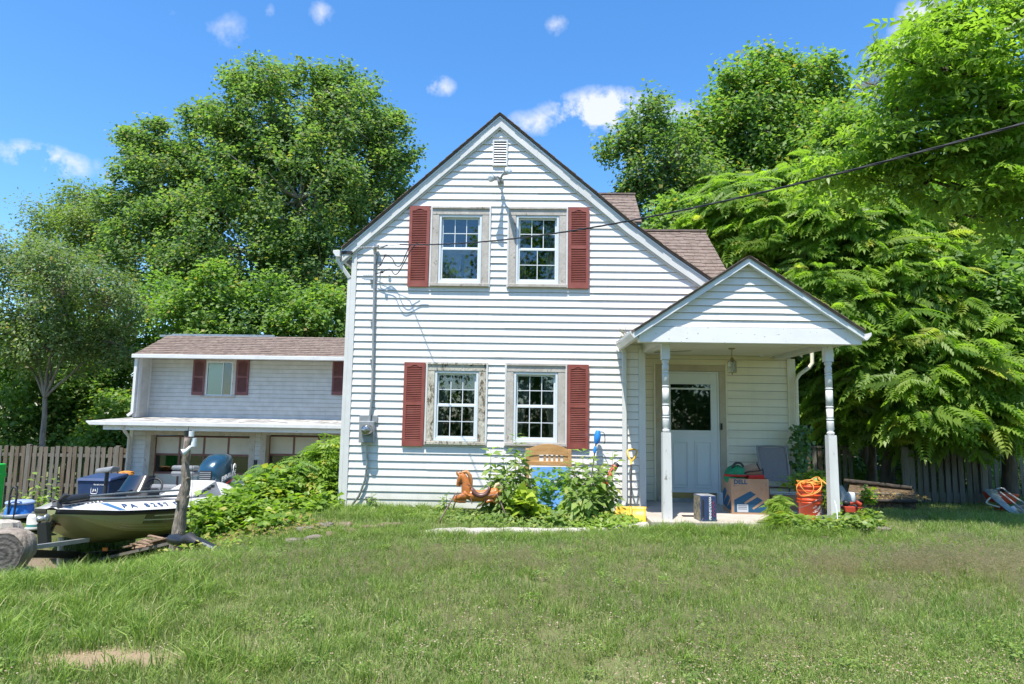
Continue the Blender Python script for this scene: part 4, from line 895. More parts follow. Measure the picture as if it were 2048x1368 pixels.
def limbs(root, targets, r0, mat, parent, seed, fork=.45, name='limb', max_r=.5, n_each=1):
    r = random.Random(seed); m = MB()
    for t in targets:
        t = Vector(t); q = Vector(root).lerp(t, .0); k = 6; P = []; R = []
        ctrl = Vector((root[0]*.6+t.x*.4, root[1]*.6+t.y*.4, root[2]+(t.z-root[2])*.62))
        for i in range(k+1):
            s = i/k; p = Vector(root)*(1-s)**2+ctrl*2*s*(1-s)+t*s*s
            if 0 < i < k: p += Vector((r.uniform(-1, 1), r.uniform(-1, 1), r.uniform(-1, 1)))*(t-Vector(root)).length*.022
            P.append(p); R.append(max(.012, r0*(1-s)**.85*.8))
        m.tube(P, R, n=6)
    return m.build(name, mat, parent, kind=None)
bark = pmat('grey_brown_bark', (.16, .13, .10), .9, col2=(.28, .24, .20), scale=14, stretch=(1, 1, .25), bump=.8, bscale=30, dist=.03)
bark_dark = pmat('dark_bark', (.06, .05, .04), .9, col2=(.12, .10, .08), scale=10, stretch=(1, 1, .25), bump=.7, bscale=25, dist=.03)
bark_pale = pmat('pale_bark', (.30, .27, .23), .9, col2=(.42, .39, .34), scale=14, stretch=(1, 1, .3), bump=.6, bscale=40, dist=.02)
def tree(name, label, cat, base, lobes, ncl, per, sig, size, kind, lmat, bmat=bark, tr=.3, seed=1, group=None, ntwig=40, trunk_top=None, jitter=.35, shell=.62, upb=.9, ragged=.12, rosette=False, **kw):
    o = thing(name, label, cat, base, group)
    C, P, Nn, D, cid, g = crown_points(lobes, ncl, per, sig, seed, shell, upb, rosette, ragged, **kw)
    sz = size*(1+g.normal(size=len(P))*jitter*.5).clip(.5, 1.6)
    foliage('crown', P, Nn, D, sz, kind, lmat, o, cid, seed)
    tt = Vector(trunk_top) if trunk_top else Vector(base)+Vector((0, 0, max(l[0][2] for l in lobes)*.45))
    m = MB(); b = Vector(base); r = random.Random(seed); Q = []; R = []
    for i in range(7):
        s = i/6; Q.append(b.lerp(tt, s)+Vector((r.uniform(-1, 1), r.uniform(-1, 1), 0))*tr*.35*(0 < i)); R.append(tr*(1.25-.55*s if i else 1.5))
    m.tube(Q, R, n=10); m.build('trunk', bmat, o)
    main = [Vector(l[0])+Vector((0, 0, l[1][2]*.3)) for l in lobes]
    limbs(Q[-1], main, tr*.62, bmat, o, seed, name='limb')
    if ntwig:
        idx = g.choice(len(C), min(ntwig, len(C)), replace=False); m = MB()
        LC = np.array([l[0] for l in lobes])
        for i in idx:
            c = C[i]; j = np.argmin(((LC-c)**2).sum(1)); a = Vector(LC[j]); t = Vector(c); mid_ = a.lerp(t, .5)+Vector((0, 0, -.06*(t-a).length))
            m.tube([a, mid_, t], [tr*.16, tr*.1, tr*.03], n=5)
        m.build('branches', bmat, o, kind='stuff')
    return o
def lob(px, py, Y, rx, rz, ry=None):
    """ellipsoid lobe seen at a picture spot at real distance Y, radii in picture units turned to metres"""
    c = at(px, py, Y); k = Y/FPX; return ((c.x, c.y, c.z), (rx*k, (ry if ry else (rx+rz)/2)*k, rz*k))
LM = {}
LM['cotton'] = leafmat('poplar_leaf', (.065, .135, .048), (.215, .31, .125), (.31, .29, .11), .50, .55, .25)
LM['deep'] = leafmat('deep_green_leaf', (.085, .17, .050), (.22, .33, .10), None, .52, .5, .3)
LM['maple'] = leafmat('maple_leaf', (.090, .18, .045), (.24, .36, .10), (.32, .27, .08), .48, .5, .3)
LM['heaven'] = leafmat('ailanthus_leaflet', (.09, .18, .032), (.26, .38, .070), (.34, .36, .09), .54, .42, .35)
LM['walnut'] = leafmat('walnut_leaflet', (.11, .20, .035), (.28, .40, .080), None, .54, .42, .35)
LM['locust'] = leafmat('pale_small_leaf', (.09, .15, .045), (.24, .31, .11), None, .46, .5, .3)
LM['grey'] = leafmat('grey_green_leaf', (.085, .15, .055), (.23, .30, .13), (.30, .24, .15), .42, .5, .35)
LM['brown'] = leafmat('browning_foliage', (.17, .15, .055), (.32, .26, .11), (.36, .21, .08), .4, .6, .2)
LM['shrub'] = leafmat('bright_weed_leaf', (.10, .19, .025), (.30, .42, .075), (.42, .40, .10), .46, .42, .4)
LM['weed'] = leafmat('weed_leaf', (.10, .18, .035), (.26, .36, .10), (.34, .38, .10), .44, .45, .35)
LM['ivy'] = leafmat('ivy_leaf', (.045, .11, .025), (.15, .25, .055), None, .36, .35, .5)

# ============================================================ trees left, beyond the garage
tree('poplar_tree', 'tallest broad leafy tree behind the garage, left of the house gable', 'tree', (-10.2, 30, -1),
     [lob(560, 245, 30, 150, 110), lob(690, 290, 30.5, 130, 130), lob(470, 320, 31, 110, 120), lob(600, 400, 29, 190, 140), lob(740, 400, 30, 90, 120), lob(480, 500, 29, 150, 130), lob(650, 570, 29, 150, 120), lob(530, 165, 30, 70, 35), lob(650, 180, 30, 80, 45), lob(780, 300, 30, 50, 60)],
     5200, 24, .23, .15, 'broad', LM['cotton'], bark_pale, tr=.42, bough=8, bs=.30, seed=11, ntwig=160, shell=.4, ragged=.09)
tree('poplar_tree', 'lower twin-topped leafy tree directly left of the tallest poplar', 'tree', (-16, 31, -1),
     [lob(290, 300, 31, 50, 55), lob(345, 285, 31, 40, 60), lob(330, 380, 31, 105, 90), lob(270, 430, 31, 60, 90), lob(330, 520, 30.5, 130, 110), lob(380, 440, 30, 90, 110)],
     2100, 24, .23, .15, 'broad', LM['cotton'], bark_pale, tr=.3, bough=8, bs=.30, seed=12, ntwig=90, shell=.35, ragged=.07)
tree('locust_tree', 'airy small-leaved tree at the far left skyline', 'tree', (-22, 33, -1),
     [lob(170, 400, 33, 60, 35), lob(110, 450, 33, 65, 40), lob(200, 460, 32, 80, 60), lob(150, 530, 32, 90, 60), lob(75, 500, 33, 35, 22)],
     900, 24, .34, .16, 'oval', LM['locust'], tr=.2, seed=13, ntwig=160, shell=.25, ragged=.13)
tree('fruit_tree', 'old grey-green tree with bare twigs and a forked trunk by the fence', 'tree', (at(86, 890, 18.5).x, 18.5, -1.5),
     [lob(20, 520, 18.5, 140, 60), lob(130, 580, 18, 160, 80), lob(240, 690, 18.5, 60, 50), lob(30, 640, 18.5, 120, 90), lob(215, 610, 18, 80, 60), lob(120, 690, 18.5, 130, 60), lob(-60, 600, 18.5, 120, 110)],
     1500, 26, .17, .11, 'oval', LM['grey'], bark, tr=.085, seed=14, ntwig=260, trunk_top=at(92, 795, 18.5), shell=.2, ragged=.1)
under = 'leafy understorey trees behind the garage fence'
k = 0
for px, py, Y, rx, rz, key in ((30, 790, 21, 110, 100, 'deep'), (150, 820, 22, 90, 110, 'maple'), (190, 720, 23, 100, 110, 'deep'), (300, 640, 24, 130, 110, 'deep'), (420, 620, 22.5, 110, 90, 'maple'), (540, 640, 23, 120, 90, 'deep'), (640, 650, 22.5, 100, 90, 'maple'), (240, 860, 21.5, 90, 80, 'maple'), (60, 720, 24, 140, 110, 'deep')):
    c = at(px, py, Y)
    lab = ['round dark bushy tree over the left end of the fence', 'bright bushy tree above the fence beside the forked trunk', 'tall dark bushy tree between the fence and the poplars', 'wide dark tree top just left of the garage roof end', 'light green tree top over the left part of the garage roof', 'dark tree top over the middle of the garage roof', 'light green tree top over the garage roof next to the house', 'light green bush filling the gap left of the garage corner', 'dark leafy tree behind the forked grey trunk'][k]
    tree('understorey_tree', lab, 'tree', (c.x, Y, -1.3), [lob(px-rx*.3, py+rz*.2, Y, rx*.7, rz*.8), lob(px+rx*.35, py-rz*.1, Y+.5, rx*.65, rz*.7), lob(px, py-rz*.45, Y, rx*.5, rz*.5), lob(px, py+rz*.9, Y+.3, rx*.8, rz*.6)],
         460, 26, .22, .13, 'broad', LM[key], bark_dark, tr=.14, seed=30+k, group=under, ntwig=20, shell=.5)
    k += 1
# right-hand woodland
tree('maple_tree', 'tall maple with upright shoots behind the house roof, right of the gable', 'tree', (at(1480, 700, 24).x, 24, -.4),
     [lob(1500, 240, 24, 110, 100), lob(1600, 200, 24.5, 90, 80), lob(1400, 290, 24, 90, 80), lob(1580, 330, 24, 130, 100), lob(1540, 140, 24, 50, 50), lob(1640, 150, 24, 40, 45), lob(1460, 190, 24, 30, 60), lob(1680, 300, 24.5, 80, 110), lob(1450, 400, 23.5, 130, 90)],
     2600, 24, .21, .14, 'broad', LM['maple'], tr=.3, seed=51, ntwig=110, shell=.35, ragged=.09)
tree('maple_tree', 'thin yellowish maple leaning out left over the dormer roofs', 'tree', (at(1420, 700, 22).x, 22, -.4),
     [lob(1300, 240, 22, 70, 50), lob(1255, 290, 22, 55, 45), lob(1330, 330, 22, 90, 70), lob(1270, 370, 22, 50, 40), lob(1340, 420, 22, 100, 60), lob(1400, 370, 22, 80, 80)],
     760, 20, .22, .125, 'broad', LM['cotton'], tr=.2, seed=52, ntwig=160, shell=.25, ragged=.12)
tree('spruce_tree', 'browning conifer behind the maples at the upper right', 'tree', (at(1760, 700, 27).x, 27, -.4),
     [lob(1760, 110, 27, 22, 45), lob(1750, 170, 27, 45, 50), lob(1740, 240, 27, 70, 60), lob(1730, 330, 27, 85, 80), lob(1800, 200, 27, 55, 60)],
     700, 26, .22, .12, 'blade', LM['brown'], bark_dark, tr=.2, seed=53, ntwig=60, shell=.3)
tree('maple_tree', 'pale leafy tree beyond the wood at the right edge', 'tree', (at(2010, 700, 26).x, 26, -.5),
     [lob(2000, 560, 26, 90, 110), lob(1960, 480, 26, 60, 70), lob(2070, 500, 26, 80, 90), lob(2020, 680, 25, 110, 120)],
     420, 20, .3, .15, 'broad', LM['locust'], tr=.2, seed=54, ntwig=80, shell=.35)
k = 0
for px, py, Y, rx, rz, key in ((1480, 480, 19.5, 110, 80, 'deep'), (1620, 560, 18.5, 130, 120, 'deep'), (1760, 480, 19, 150, 130, 'maple'), (1900, 560, 19, 140, 130, 'deep'), (1640, 760, 18.5, 120, 120, 'deep'), (1800, 740, 19, 140, 130, 'deep'), (1960, 760, 19, 130, 130, 'deep'), (1380, 460, 18.5, 90, 60, 'maple'), (1700, 330, 20, 110, 110, 'maple'), (1990, 330, 19, 110, 120, 'deep'), (1900, 430, 18.5, 120, 90, 'maple'), (1615, 650, 14.2, 55, 70, 'maple'), (1990, 590, 12.9, 60, 60, 'deep'), (1760, 600, 13.6, 55, 55, 'maple')):
    c = at(px, py, Y)
    lab = ['dark round tree top right behind the lower dormer roof', 'dark tree behind the porch roof peak', 'mid green tree high above the garden fence', 'dark tree behind the feathery branches at the right', 'dark bushy tree seen between porch post and shrubbery', 'dark bushy tree behind the garden gate fence', 'dark bushy tree at the lower right behind the picket fence', 'small light tree top just above the lower dormer ridge', 'light tree top between the tall maple and the near overhanging tree', 'dark tree top behind the bare limb at the right edge', 'green tree top above the feathery branches near the right edge', 'round-leaved bough pushing out between the feathery trees beside the porch roof', 'darker round-leaved bough among the fronds near the right edge', 'round-leaved bough in the middle of the feathery branches'][k]
    tree('woodland_tree', lab, 'tree', (c.x, Y, -.5), [lob(px-rx*.3, py+rz*.2, Y, rx*.7, rz*.8), lob(px+rx*.35, py-rz*.1, Y+.5, rx*.65, rz*.7), lob(px, py-rz*.45, Y, rx*.5, rz*.5)],
         460, 26, .22, .13, 'broad', LM[key], bark_dark, tr=.13, seed=70+k, group='woodland trees behind the garden', ntwig=20, shell=.5)
    k += 1
# tree of heaven: feathery fronds in drooping tiers
k = 0
for lobes, n, lab in (
    ([lob(1480, 420, 15.5, 90, 60), lob(1560, 470, 15, 110, 70), lob(1440, 480, 15.5, 70, 50), lob(1600, 390, 16, 90, 60)], 620, 'feathery sumac-like tree top rising behind the porch roof'),
    ([lob(1690, 470, 14.5, 120, 70), lob(1800, 560, 14, 130, 80), lob(1640, 590, 14, 90, 70), lob(1730, 660, 13.5, 110, 70), lob(1800, 430, 15, 110, 60)], 1250, 'large feathery-leaved tree right of the porch roof'),
    ([lob(1930, 640, 13.5, 120, 80), lob(1850, 740, 13, 130, 70), lob(1980, 760, 12.8, 110, 80), lob(1960, 540, 14.5, 110, 70), lob(1900, 830, 12.6, 100, 45)], 1250, 'feathery-leaved tree with drooping fronds at the right edge'),
    ([lob(1720, 800, 14, 90, 55), lob(1780, 730, 13.8, 90, 60), lob(1640, 770, 14.5, 60, 60)], 430, 'low feathery-leaved sapling just right of the porch post')):
    C0 = lobes[0][0]; Y = C0[1]
    tree('heaven_tree', lab, 'tree', (C0[0]+.5, Y+.6, -.3), lobes, int(n*.50), 7, .12, .60, 'pinnate_long', LM['heaven'], bark, tr=.10, seed=90+k, ntwig=60, shell=.75, upb=1.2, ragged=.12, rosette=True, tilt=.45, nrm_out=.8, dz0=-.75, dz1=.35)
    k += 1
# the near walnut overhanging at the top right
wt = tree('walnut_tree', 'near tree with large bright leaves hanging in from the upper right corner', 'tree', (8.9, 8.9, -.2),
     [lob(2000, 50, 8.6, 160, 90), lob(1900, 140, 8.3, 130, 90), lob(2000, 220, 8.3, 130, 80), lob(1880, 60, 8.8, 50, 70), lob(1800, 270, 8.5, 90, 50), lob(1930, 290, 8.4, 110, 45), lob(1740, 330, 8.8, 60, 35), lob(1650, 350, 9.0, 50, 30), lob(1860, 360, 8.8, 70, 30), lob(2040, 350, 8.2, 60, 45), lob(1970, 380, 8.3, 70, 30), lob(2040, 430, 8.3, 45, 35)],
     370, 8, .10, .29, 'walnut', LM['walnut'], bark_dark, tr=.16, seed=99, ntwig=110, trunk_top=(8.7, 8.8, 3.2), shell=.45, upb=1.0, ragged=.14, rosette=True, tilt=.55, nrm_out=.5, dz0=-.6, dz1=.4)
# hanging sprays of walnut leaves below the limb at the right edge
# trees across the street behind the photographer, seen in the window glass and the mirror
hg = thing('added_hedge', 'long added hedge, unseen behind the viewer, mirrored low in the windows', 'hedge', (0, -10.5, 0))  # hedge added behind the camera to darken the low window reflections
g9 = np.random.default_rng(77); n9 = 16000; P9 = np.stack([g9.uniform(-17, 17, n9), -10.5+g9.uniform(-.7, .7, n9), g9.uniform(0, 2.6, n9)], 1); N9 = unit(g9.normal(size=P9.shape)+np.array([0, .8, .6])); D9 = unit(g9.normal(size=P9.shape)); D9 = unit(D9-N9*(D9*N9).sum(1)[:, None])
foliage('foliage', P9, N9, D9, .2*g9.uniform(.6, 1.2, n9), 'broad', LM['deep'], hg, None, 77)
m = MB()
for i in range(30): m.tube([(-16.5+i*1.13, -10.5, -.1), (-16.3+i*1.13, -10.4, 2.0)], [.04, .015], n=5)
m.build('stems', bark_dark, hg, kind='stuff')
k = 0
for x, y, h in ((-8, -14, 11), (2, -13, 13), (11, -13, 11)):
    tree('street_tree', ['leafy tree across the street, left one mirrored in the windows', 'leafy tree across the street, middle one mirrored in the windows', 'leafy tree across the street, right one mirrored in the windows'][k], 'tree', (x, y, -.2),
         [((x, y, h*.72), (4.2, 2.6, h*.26)), ((x-2.6, y, h*.5), (3, 2.2, h*.22)), ((x+2.6, y+.3, h*.52), (3, 2.2, h*.24)), ((x, y, h*.3), (4.2, 2, h*.2))], 900, 22, .32, .22, 'broad', LM['deep'], tr=.25, seed=120+k, ntwig=20, group='street trees behind the viewer'); k += 1
# ============================================================ scattered ground cover (instances on points, each a single 'stuff' object)
def scatter(name, variants, P, rot, scl, idx):
    col = bpy.data.collections.new(name+'_variants')
    for v in variants: col.objects.link(v)
    me = bpy.data.meshes.new(name); me.vertices.add(len(P)); me.vertices.foreach_set('co', np.asarray(P, np.float32).ravel())
    a = me.attributes.new('rot', 'FLOAT_VECTOR', 'POINT'); a.data.foreach_set('vector', np.asarray(rot, np.float32).ravel())
    a = me.attributes.new('scl', 'FLOAT_VECTOR', 'POINT'); a.data.foreach_set('vector', np.asarray(scl, np.float32).ravel())
    a = me.attributes.new('idx', 'INT', 'POINT'); a.data.foreach_set('value', np.asarray(idx, np.int32))
    o = bpy.data.objects.new(name, me); COL.objects.link(o); o['kind'] = 'stuff'
    ng = bpy.data.node_groups.new(name+'_nodes', 'GeometryNodeTree')
    ng.interface.new_socket('Geometry', in_out='INPUT', socket_type='NodeSocketGeometry'); ng.interface.new_socket('Geometry', in_out='OUTPUT', socket_type='NodeSocketGeometry')
    N, L = ng.nodes, ng.links; gi = N.new('NodeGroupInput'); go = N.new('NodeGroupOutput')
    ci = N.new('GeometryNodeCollectionInfo'); ci.inputs['Collection'].default_value = col; ci.inputs['Separate Children'].default_value = True; ci.inputs['Reset Children'].default_value = True
    ip = N.new('GeometryNodeInstanceOnPoints'); ip.inputs['Pick Instance'].default_value = True
    def na(n, t):
        q = N.new('GeometryNodeInputNamedAttribute'); q.data_type = t; q.inputs['Name'].default_value = n; return q.outputs['Attribute']
    er = N.new('FunctionNodeEulerToRotation'); L.new(na('rot', 'FLOAT_VECTOR'), er.inputs[0])
    L.new(gi.outputs[0], ip.inputs['Points']); L.new(ci.outputs[0], ip.inputs['Instance']); L.new(na('idx', 'INT'), ip.inputs['Instance Index'])
    L.new(er.outputs[0], ip.inputs['Rotation']); L.new(na('scl', 'FLOAT_VECTOR'), ip.inputs['Scale']); L.new(ip.outputs[0], go.inputs[0])
    md = o.modifiers.new('scatter', 'NODES'); md.node_group = ng
    return o
def var_mesh(name, V, F, C, mat):
    me = bpy.data.meshes.new(name); me.from_pydata([tuple(map(float, v)) for v in V], [], F)
    a = me.attributes.new('var', 'FLOAT_COLOR', 'POINT'); a.data.foreach_set('color', np.asarray(C, np.float32).ravel()); me.materials.append(mat)
    return bpy.data.objects.new(name, me)
def grass_variant(name, seed, n, rad, hmin, hmax, wid, mat, lean=.5, dead=.08):
    r = random.Random(seed); V, F, C = [], [], []
    for i in range(n):
        a = r.uniform(0, 6.283); q = rad*math.sqrt(r.random()); x, y = q*math.cos(a), q*math.sin(a)
        h = r.uniform(hmin, hmax); w = wid*r.uniform(.7, 1.3); th = r.uniform(0, 6.283); ln = r.uniform(.1, lean)*h; b = r.uniform(0, 6.283)
        dx, dy = math.cos(b)*ln, math.sin(b)*ln; wx, wy = math.cos(th)*w/2, math.sin(th)*w/2; k = len(V)
        V += [(x-wx, y-wy, -.02), (x+wx, y+wy, -.02), (x+dx*.3+wx*.8, y+dy*.3+wy*.8, h*.5), (x+dx*.3-wx*.8, y+dy*.3-wy*.8, h*.5), (x+dx, y+dy, h*.93 if ln < .4*h else h*.8)]
        F += [(k, k+1, k+2, k+3), (k+3, k+2, k+4)]; c = (r.random(), r.random(), 1.0 if r.random() < dead else r.random()*.8, 1); C += [c]*5
    return var_mesh(name, V, F, C, mat)
def grassmat(name, dark, light, dry, patch=.55):
    m = leafmat(name, dark, light, dry, .38, .5, .3)
    N, L = m.node_tree.nodes, m.node_tree.links; P = N['Principled BSDF']; src = P.inputs['Base Color'].links[0].from_socket
    g = N.new('ShaderNodeNewGeometry')
    n = N.new('ShaderNodeTexNoise'); n.inputs['Scale'].default_value = .75; n.inputs['Detail'].default_value = 7; n.inputs['Roughness'].default_value = .62; L.new(g.outputs['Position'], n.inputs['Vector'])
    mr = N.new('ShaderNodeMapRange'); mr.inputs['From Min'].default_value = .44; mr.inputs['From Max'].default_value = .64; mr.inputs['To Max'].default_value = patch; L.new(n.outputs['Fac'], mr.inputs['Value'])
    mx = N.new('ShaderNodeMix'); mx.data_type = 'RGBA'; L.new(mr.outputs[0], mx.inputs[0]); L.new(src, mx.inputs[6]); mx.inputs[7].default_value = (.29, .33, .12, 1)
    L.new(mx.outputs[2], P.inputs['Base Color'])
    for l in list(N['Translucent BSDF'].inputs['Color'].links): L.remove(l)
    hs = N.new('ShaderNodeHueSaturation'); hs.inputs['Saturation'].default_value = 1.15; hs.inputs['Value'].default_value = 1.25; L.new(mx.outputs[2], hs.inputs['Color']); L.new(hs.outputs[0], N['Translucent BSDF'].inputs['Color'])
    return m
gm = grassmat('lawn_grass', (.095, .185, .042), (.28, .39, .095), (.46, .42, .25))
gm2 = grassmat('long_grass', (.12, .22, .035), (.31, .44, .09), (.44, .42, .2), .2)
gvars = [grass_variant('lawn_tuft_%s' % 'abcdef'[i], 200+i, 46, .13, .030, .078, .0042, gm, .8, .10) for i in range(6)]
def seen(x, y, m=.6):   # inside the widened view wedge
    return (np.abs(x+.024*y) < .80*y+m)
def free(x, y):         # not under the house, slab, garage
    h = (x > -2.85) & (x < 4.3) & (y > 9.80); s_ = (x > 1.50) & (x < 4.35) & (y > 8.40); ga = (x < -2.8) & (y > 15.9)
    k = (x > -1.2) & (x < 1.6) & (np.abs(y-kerb_y(x)) < .10)
    return ~(h | s_ | ga | k)
def kerb_y(x): return 7.80+.29*(x+1.15)
def dirt(x, y): return (((x+2.3)/.46)**2+((y-3.68)/.17)**2 < 1+.3*np.sin(x*20)) | (((x+6.8)/1.3)**2+((y-8.3)/1.0)**2 < 1)
def pts(n, y0, y1, g, pw=1.0):
    y = y0+(y1-y0)*g.random(n)**pw; x = (g.random(n)*2-1)*(.82*y+.8)-.024*y; return x, y
g = np.random.default_rng(3)
# lawn
X, Y = [], []
for (y0, y1, dens) in ((2.6, 4.5, 120), (4.5, 6.5, 90), (6.5, 9.0, 70), (9.0, 13, 42), (13, 19, 16)):
    area = (.82*(y0+y1)+1.6)*(y1-y0); n = int(area*dens); x, y = pts(n, y0, y1, g); X.append(x); Y.append(y)
X = np.concatenate(X); Y = np.concatenate(Y); yard = (-X-np.interp(Y, [0, 2, 4, 5.2, 6.3, 7.2, 8.5, 10, 40], [13, 9.5, 6.4, 4.9, 3.55, 3.15, 3.1, 3.15, 3.2])) > .7; k = free(X, Y) & ~(dirt(X, Y) & (g.random(len(X)) < .8)) & ~(yard & (g.random(len(X)) < .55)); X, Y = X[k], Y[k]
Z = terrain(X, Y); n = len(X)
nz = np.array([mnoise.noise(Vector((x*.9, y*.9, 3))) for x, y in zip(X, Y)])
sc = (1.0+.5*nz+g.normal(size=n)*.15).clip(.5, 1.8); far = np.interp(Y, [3, 9, 15], [1, 1.25, 1.7])
scatter('lawn_grass', gvars, np.stack([X, Y, Z], 1), np.stack([g.normal(size=n)*.08, g.normal(size=n)*.08, g.random(n)*6.28], 1), np.stack([far*1.05, far*1.05, sc*np.interp(Y, [3, 9], [1, 1.15])], 1), g.integers(0, 6, n))
# longer, brighter tufts: front left, under the house wall, round the porch
lvars = [grass_variant('long_tuft_%s' % 'abcd'[i], 300+i, 34, .07, .07, .19, .0055, gm2, 1.1, .05) for i in range(4)]
S = []
def blob(cx, cy, rx, ry, n, s0=.8, s1=1.3):
    a = g.random(n)*6.283; q = np.sqrt(g.random(n)); S.append(np.stack([cx+np.cos(a)*q*rx, cy+np.sin(a)*q*ry, g.uniform(s0, s1, n)], 1))
for t in ((-3.6, 4.9, 1.3, .9, 190), (-2.7, 3.9, 1.2, .5, 70), (-3.4, 6.2, .9, .7, 130, .8, 1.2), (-4.5, 5.6, .9, .7, 130, .7, 1.2), (-1.7, 3.62, .45, .14, 24, .9, 1.2), (-2.2, 3.45, .5, .1, 14, .6, .9), (-2.0, 9.4, 1.1, .35, 120, .7, 1.1), (-1.9, 8.8, 1.3, .4, 90, .6, 1.0), (2.6, 8.1, 1.3, .28, 130, .7, 1.15), (1.4, 7.8, 1.6, .4, 60, .5, .8), (4.2, 8.0, 1.0, .4, 60, .6, .9), (-.3, 7.75, 2.2, .3, 130, .5, .9), (-2.2, 7.6, 1.0, .35, 90, .5, .9), (8, 9.6, 2.2, 1.1, 120, .6, 1), (-6.2, 6.9, 1.5, .8, 120, .7, 1.3), (-5.5, 9.2, 1.0, 1.0, 60, .8, 1.4), (-9, 12.5, 3, 1.5, 120, .8, 1.5), (-11.5, 15.5, 4.2, .8, 190, 1.1, 2.2)): blob(*t)
S.append(np.stack([*pts(1300, 2.8, 9, g), g.uniform(.3, .85, 1300)], 1))
S = np.concatenate(S); k = free(S[:, 0], S[:, 1]) & ~dirt(S[:, 0], S[:, 1]+.02); S = S[k]; n = len(S)
scatter('long_grass', lvars, np.stack([S[:, 0], S[:, 1], terrain(S[:, 0], S[:, 1])], 1), np.stack([g.normal(size=n)*.12, g.normal(size=n)*.12, g.random(n)*6.28], 1), np.stack([S[:, 2]]*3, 1), g.integers(0, 4, n))
# seed-headed grass drifts
def seed_variant(name, seed, n, h0, h1):
    r = random.Random(seed); V, F, C = [], [], []
    for i in range(n):
        a = r.uniform(0, 6.283); q = .16*math.sqrt(r.random()); x, y = q*math.cos(a), q*math.sin(a); h = r.uniform(h0, h1); lx, ly = r.uniform(-.3, .3)*h, r.uniform(-.3, .3)*h; w = .0011
        k = len(V); V += [(x-w, y, 0), (x+w, y, 0), (x+lx, y+ly, h)]; F.append((k, k+1, k+2)); C += [(.4, .4, .3, 1)]*3
        for j in range(9):
            t = r.uniform(.62, 1); px, py, pz = x+lx*t, y+ly*t, h*t; b = r.uniform(0, 6.283); L_ = r.uniform(.008, .028); k = len(V)
            V += [(px, py, pz), (px+math.cos(b)*L_, py+math.sin(b)*L_, pz+.012), (px+math.cos(b)*L_*.8, py+math.sin(b)*L_*.8, pz+.004)]; F.append((k, k+1, k+2)); C += [(r.random(), r.random(), .3, 1)]*3
    return var_mesh(name, V, F, C, LM['seed'])
LM['seed'] = leafmat('purplish_seed_heads', (.26, .22, .13), (.46, .38, .28), None, .4, .7, .1)
sv = [seed_variant('seed_tuft_%s' % 'abc'[i], 400+i, 20, .12, .26) for i in range(3)]
S = []
blob(4.9, 6.35, 2.4, .6, 230, .7, 1.1); blob(3.9, 5.3, 1.6, .5, 70, .5, .8); blob(.9, 4.5, 1.5, .9, 90, .4, .8); blob(1.1, 6.2, 2.0, .6, 110, .4, .75); blob(-.6, 5.6, 1.6, .8, 60, .4, .8); blob(-1.9, 6.2, 1.4, .6, 70, .4, .8); blob(6.5, 7.8, 2, .4, 60, .5, .9)
S = np.concatenate(S); k = free(S[:, 0], S[:, 1]); S = S[k]; n = len(S)
scatter('seed_head_grass', sv, np.stack([S[:, 0], S[:, 1], terrain(S[:, 0], S[:, 1])], 1), np.stack([g.normal(size=n)*.1, g.normal(size=n)*.1, g.random(n)*6.28], 1), np.stack([S[:, 2]]*3, 1), g.integers(0, 3, n))
# low broadleaf weeds and clover
def weedlet(name, seed, n, size, mat, rad=.07, up=.03):
    r = random.Random(seed); V, F, C = [], [], []
    for i in range(n):
        a = r.uniform(0, 6.283); q = rad*math.sqrt(r.random()); x, y = q*math.cos(a), q*math.sin(a); z = up*r.uniform(.3, 1.3); s = size*r.uniform(.6, 1.2); b = r.uniform(0, 6.283); tl = r.uniform(-.4, .5)
        ux, uy = math.cos(b)*s, math.sin(b)*s; vx, vy = -uy*.36, ux*.36; k = len(V)
        V += [(x, y, z), (x+ux*.5+vx, y+uy*.5+vy, z+s*.18+tl*s*.3), (x+ux, y+uy, z+s*tl*.5), (x+ux*.5-vx, y+uy*.5-vy, z+s*.18-tl*s*.2)]; F.append((k, k+3, k+2, k+1)); c = (r.random(), r.random(), r.random(), 1); C += [c]*4
    return var_mesh(name, V, F, C, mat)
wv = [weedlet('weedlet_%s' % 'abcd'[i], 500+i, 34, (.012, .016, .024, .034)[i], LM['weed'], (.10, .10, .09, .08)[i], (.035, .04, .04, .05)[i]) for i in range(4)]
S = [np.stack([*pts(1500, 2.8, 8.2, g), g.uniform(.6, 1.1, 1500)], 1)]
blob(2.6, 3.6, 1.8, .8, 420, .6, 1.0); blob(4.4, 4.4, 1.6, .8, 260, .6, 1.0); blob(-3.3, 6.6, 1.2, .7, 100)
S = np.concatenate(S); k = free(S[:, 0], S[:, 1]) & ~dirt(S[:, 0], S[:, 1]); S = S[k]; n = len(S)
scatter('clover_and_weeds', wv, np.stack([S[:, 0], S[:, 1], terrain(S[:, 0], S[:, 1])+.01], 1), np.stack([g.normal(size=n)*.12, g.normal(size=n)*.12, g.random(n)*6.28], 1), np.stack([S[:, 2]]*3, 1), np.where(g.random(n) < .9, g.integers(0, 2, n), g.integers(2, 4, n)))
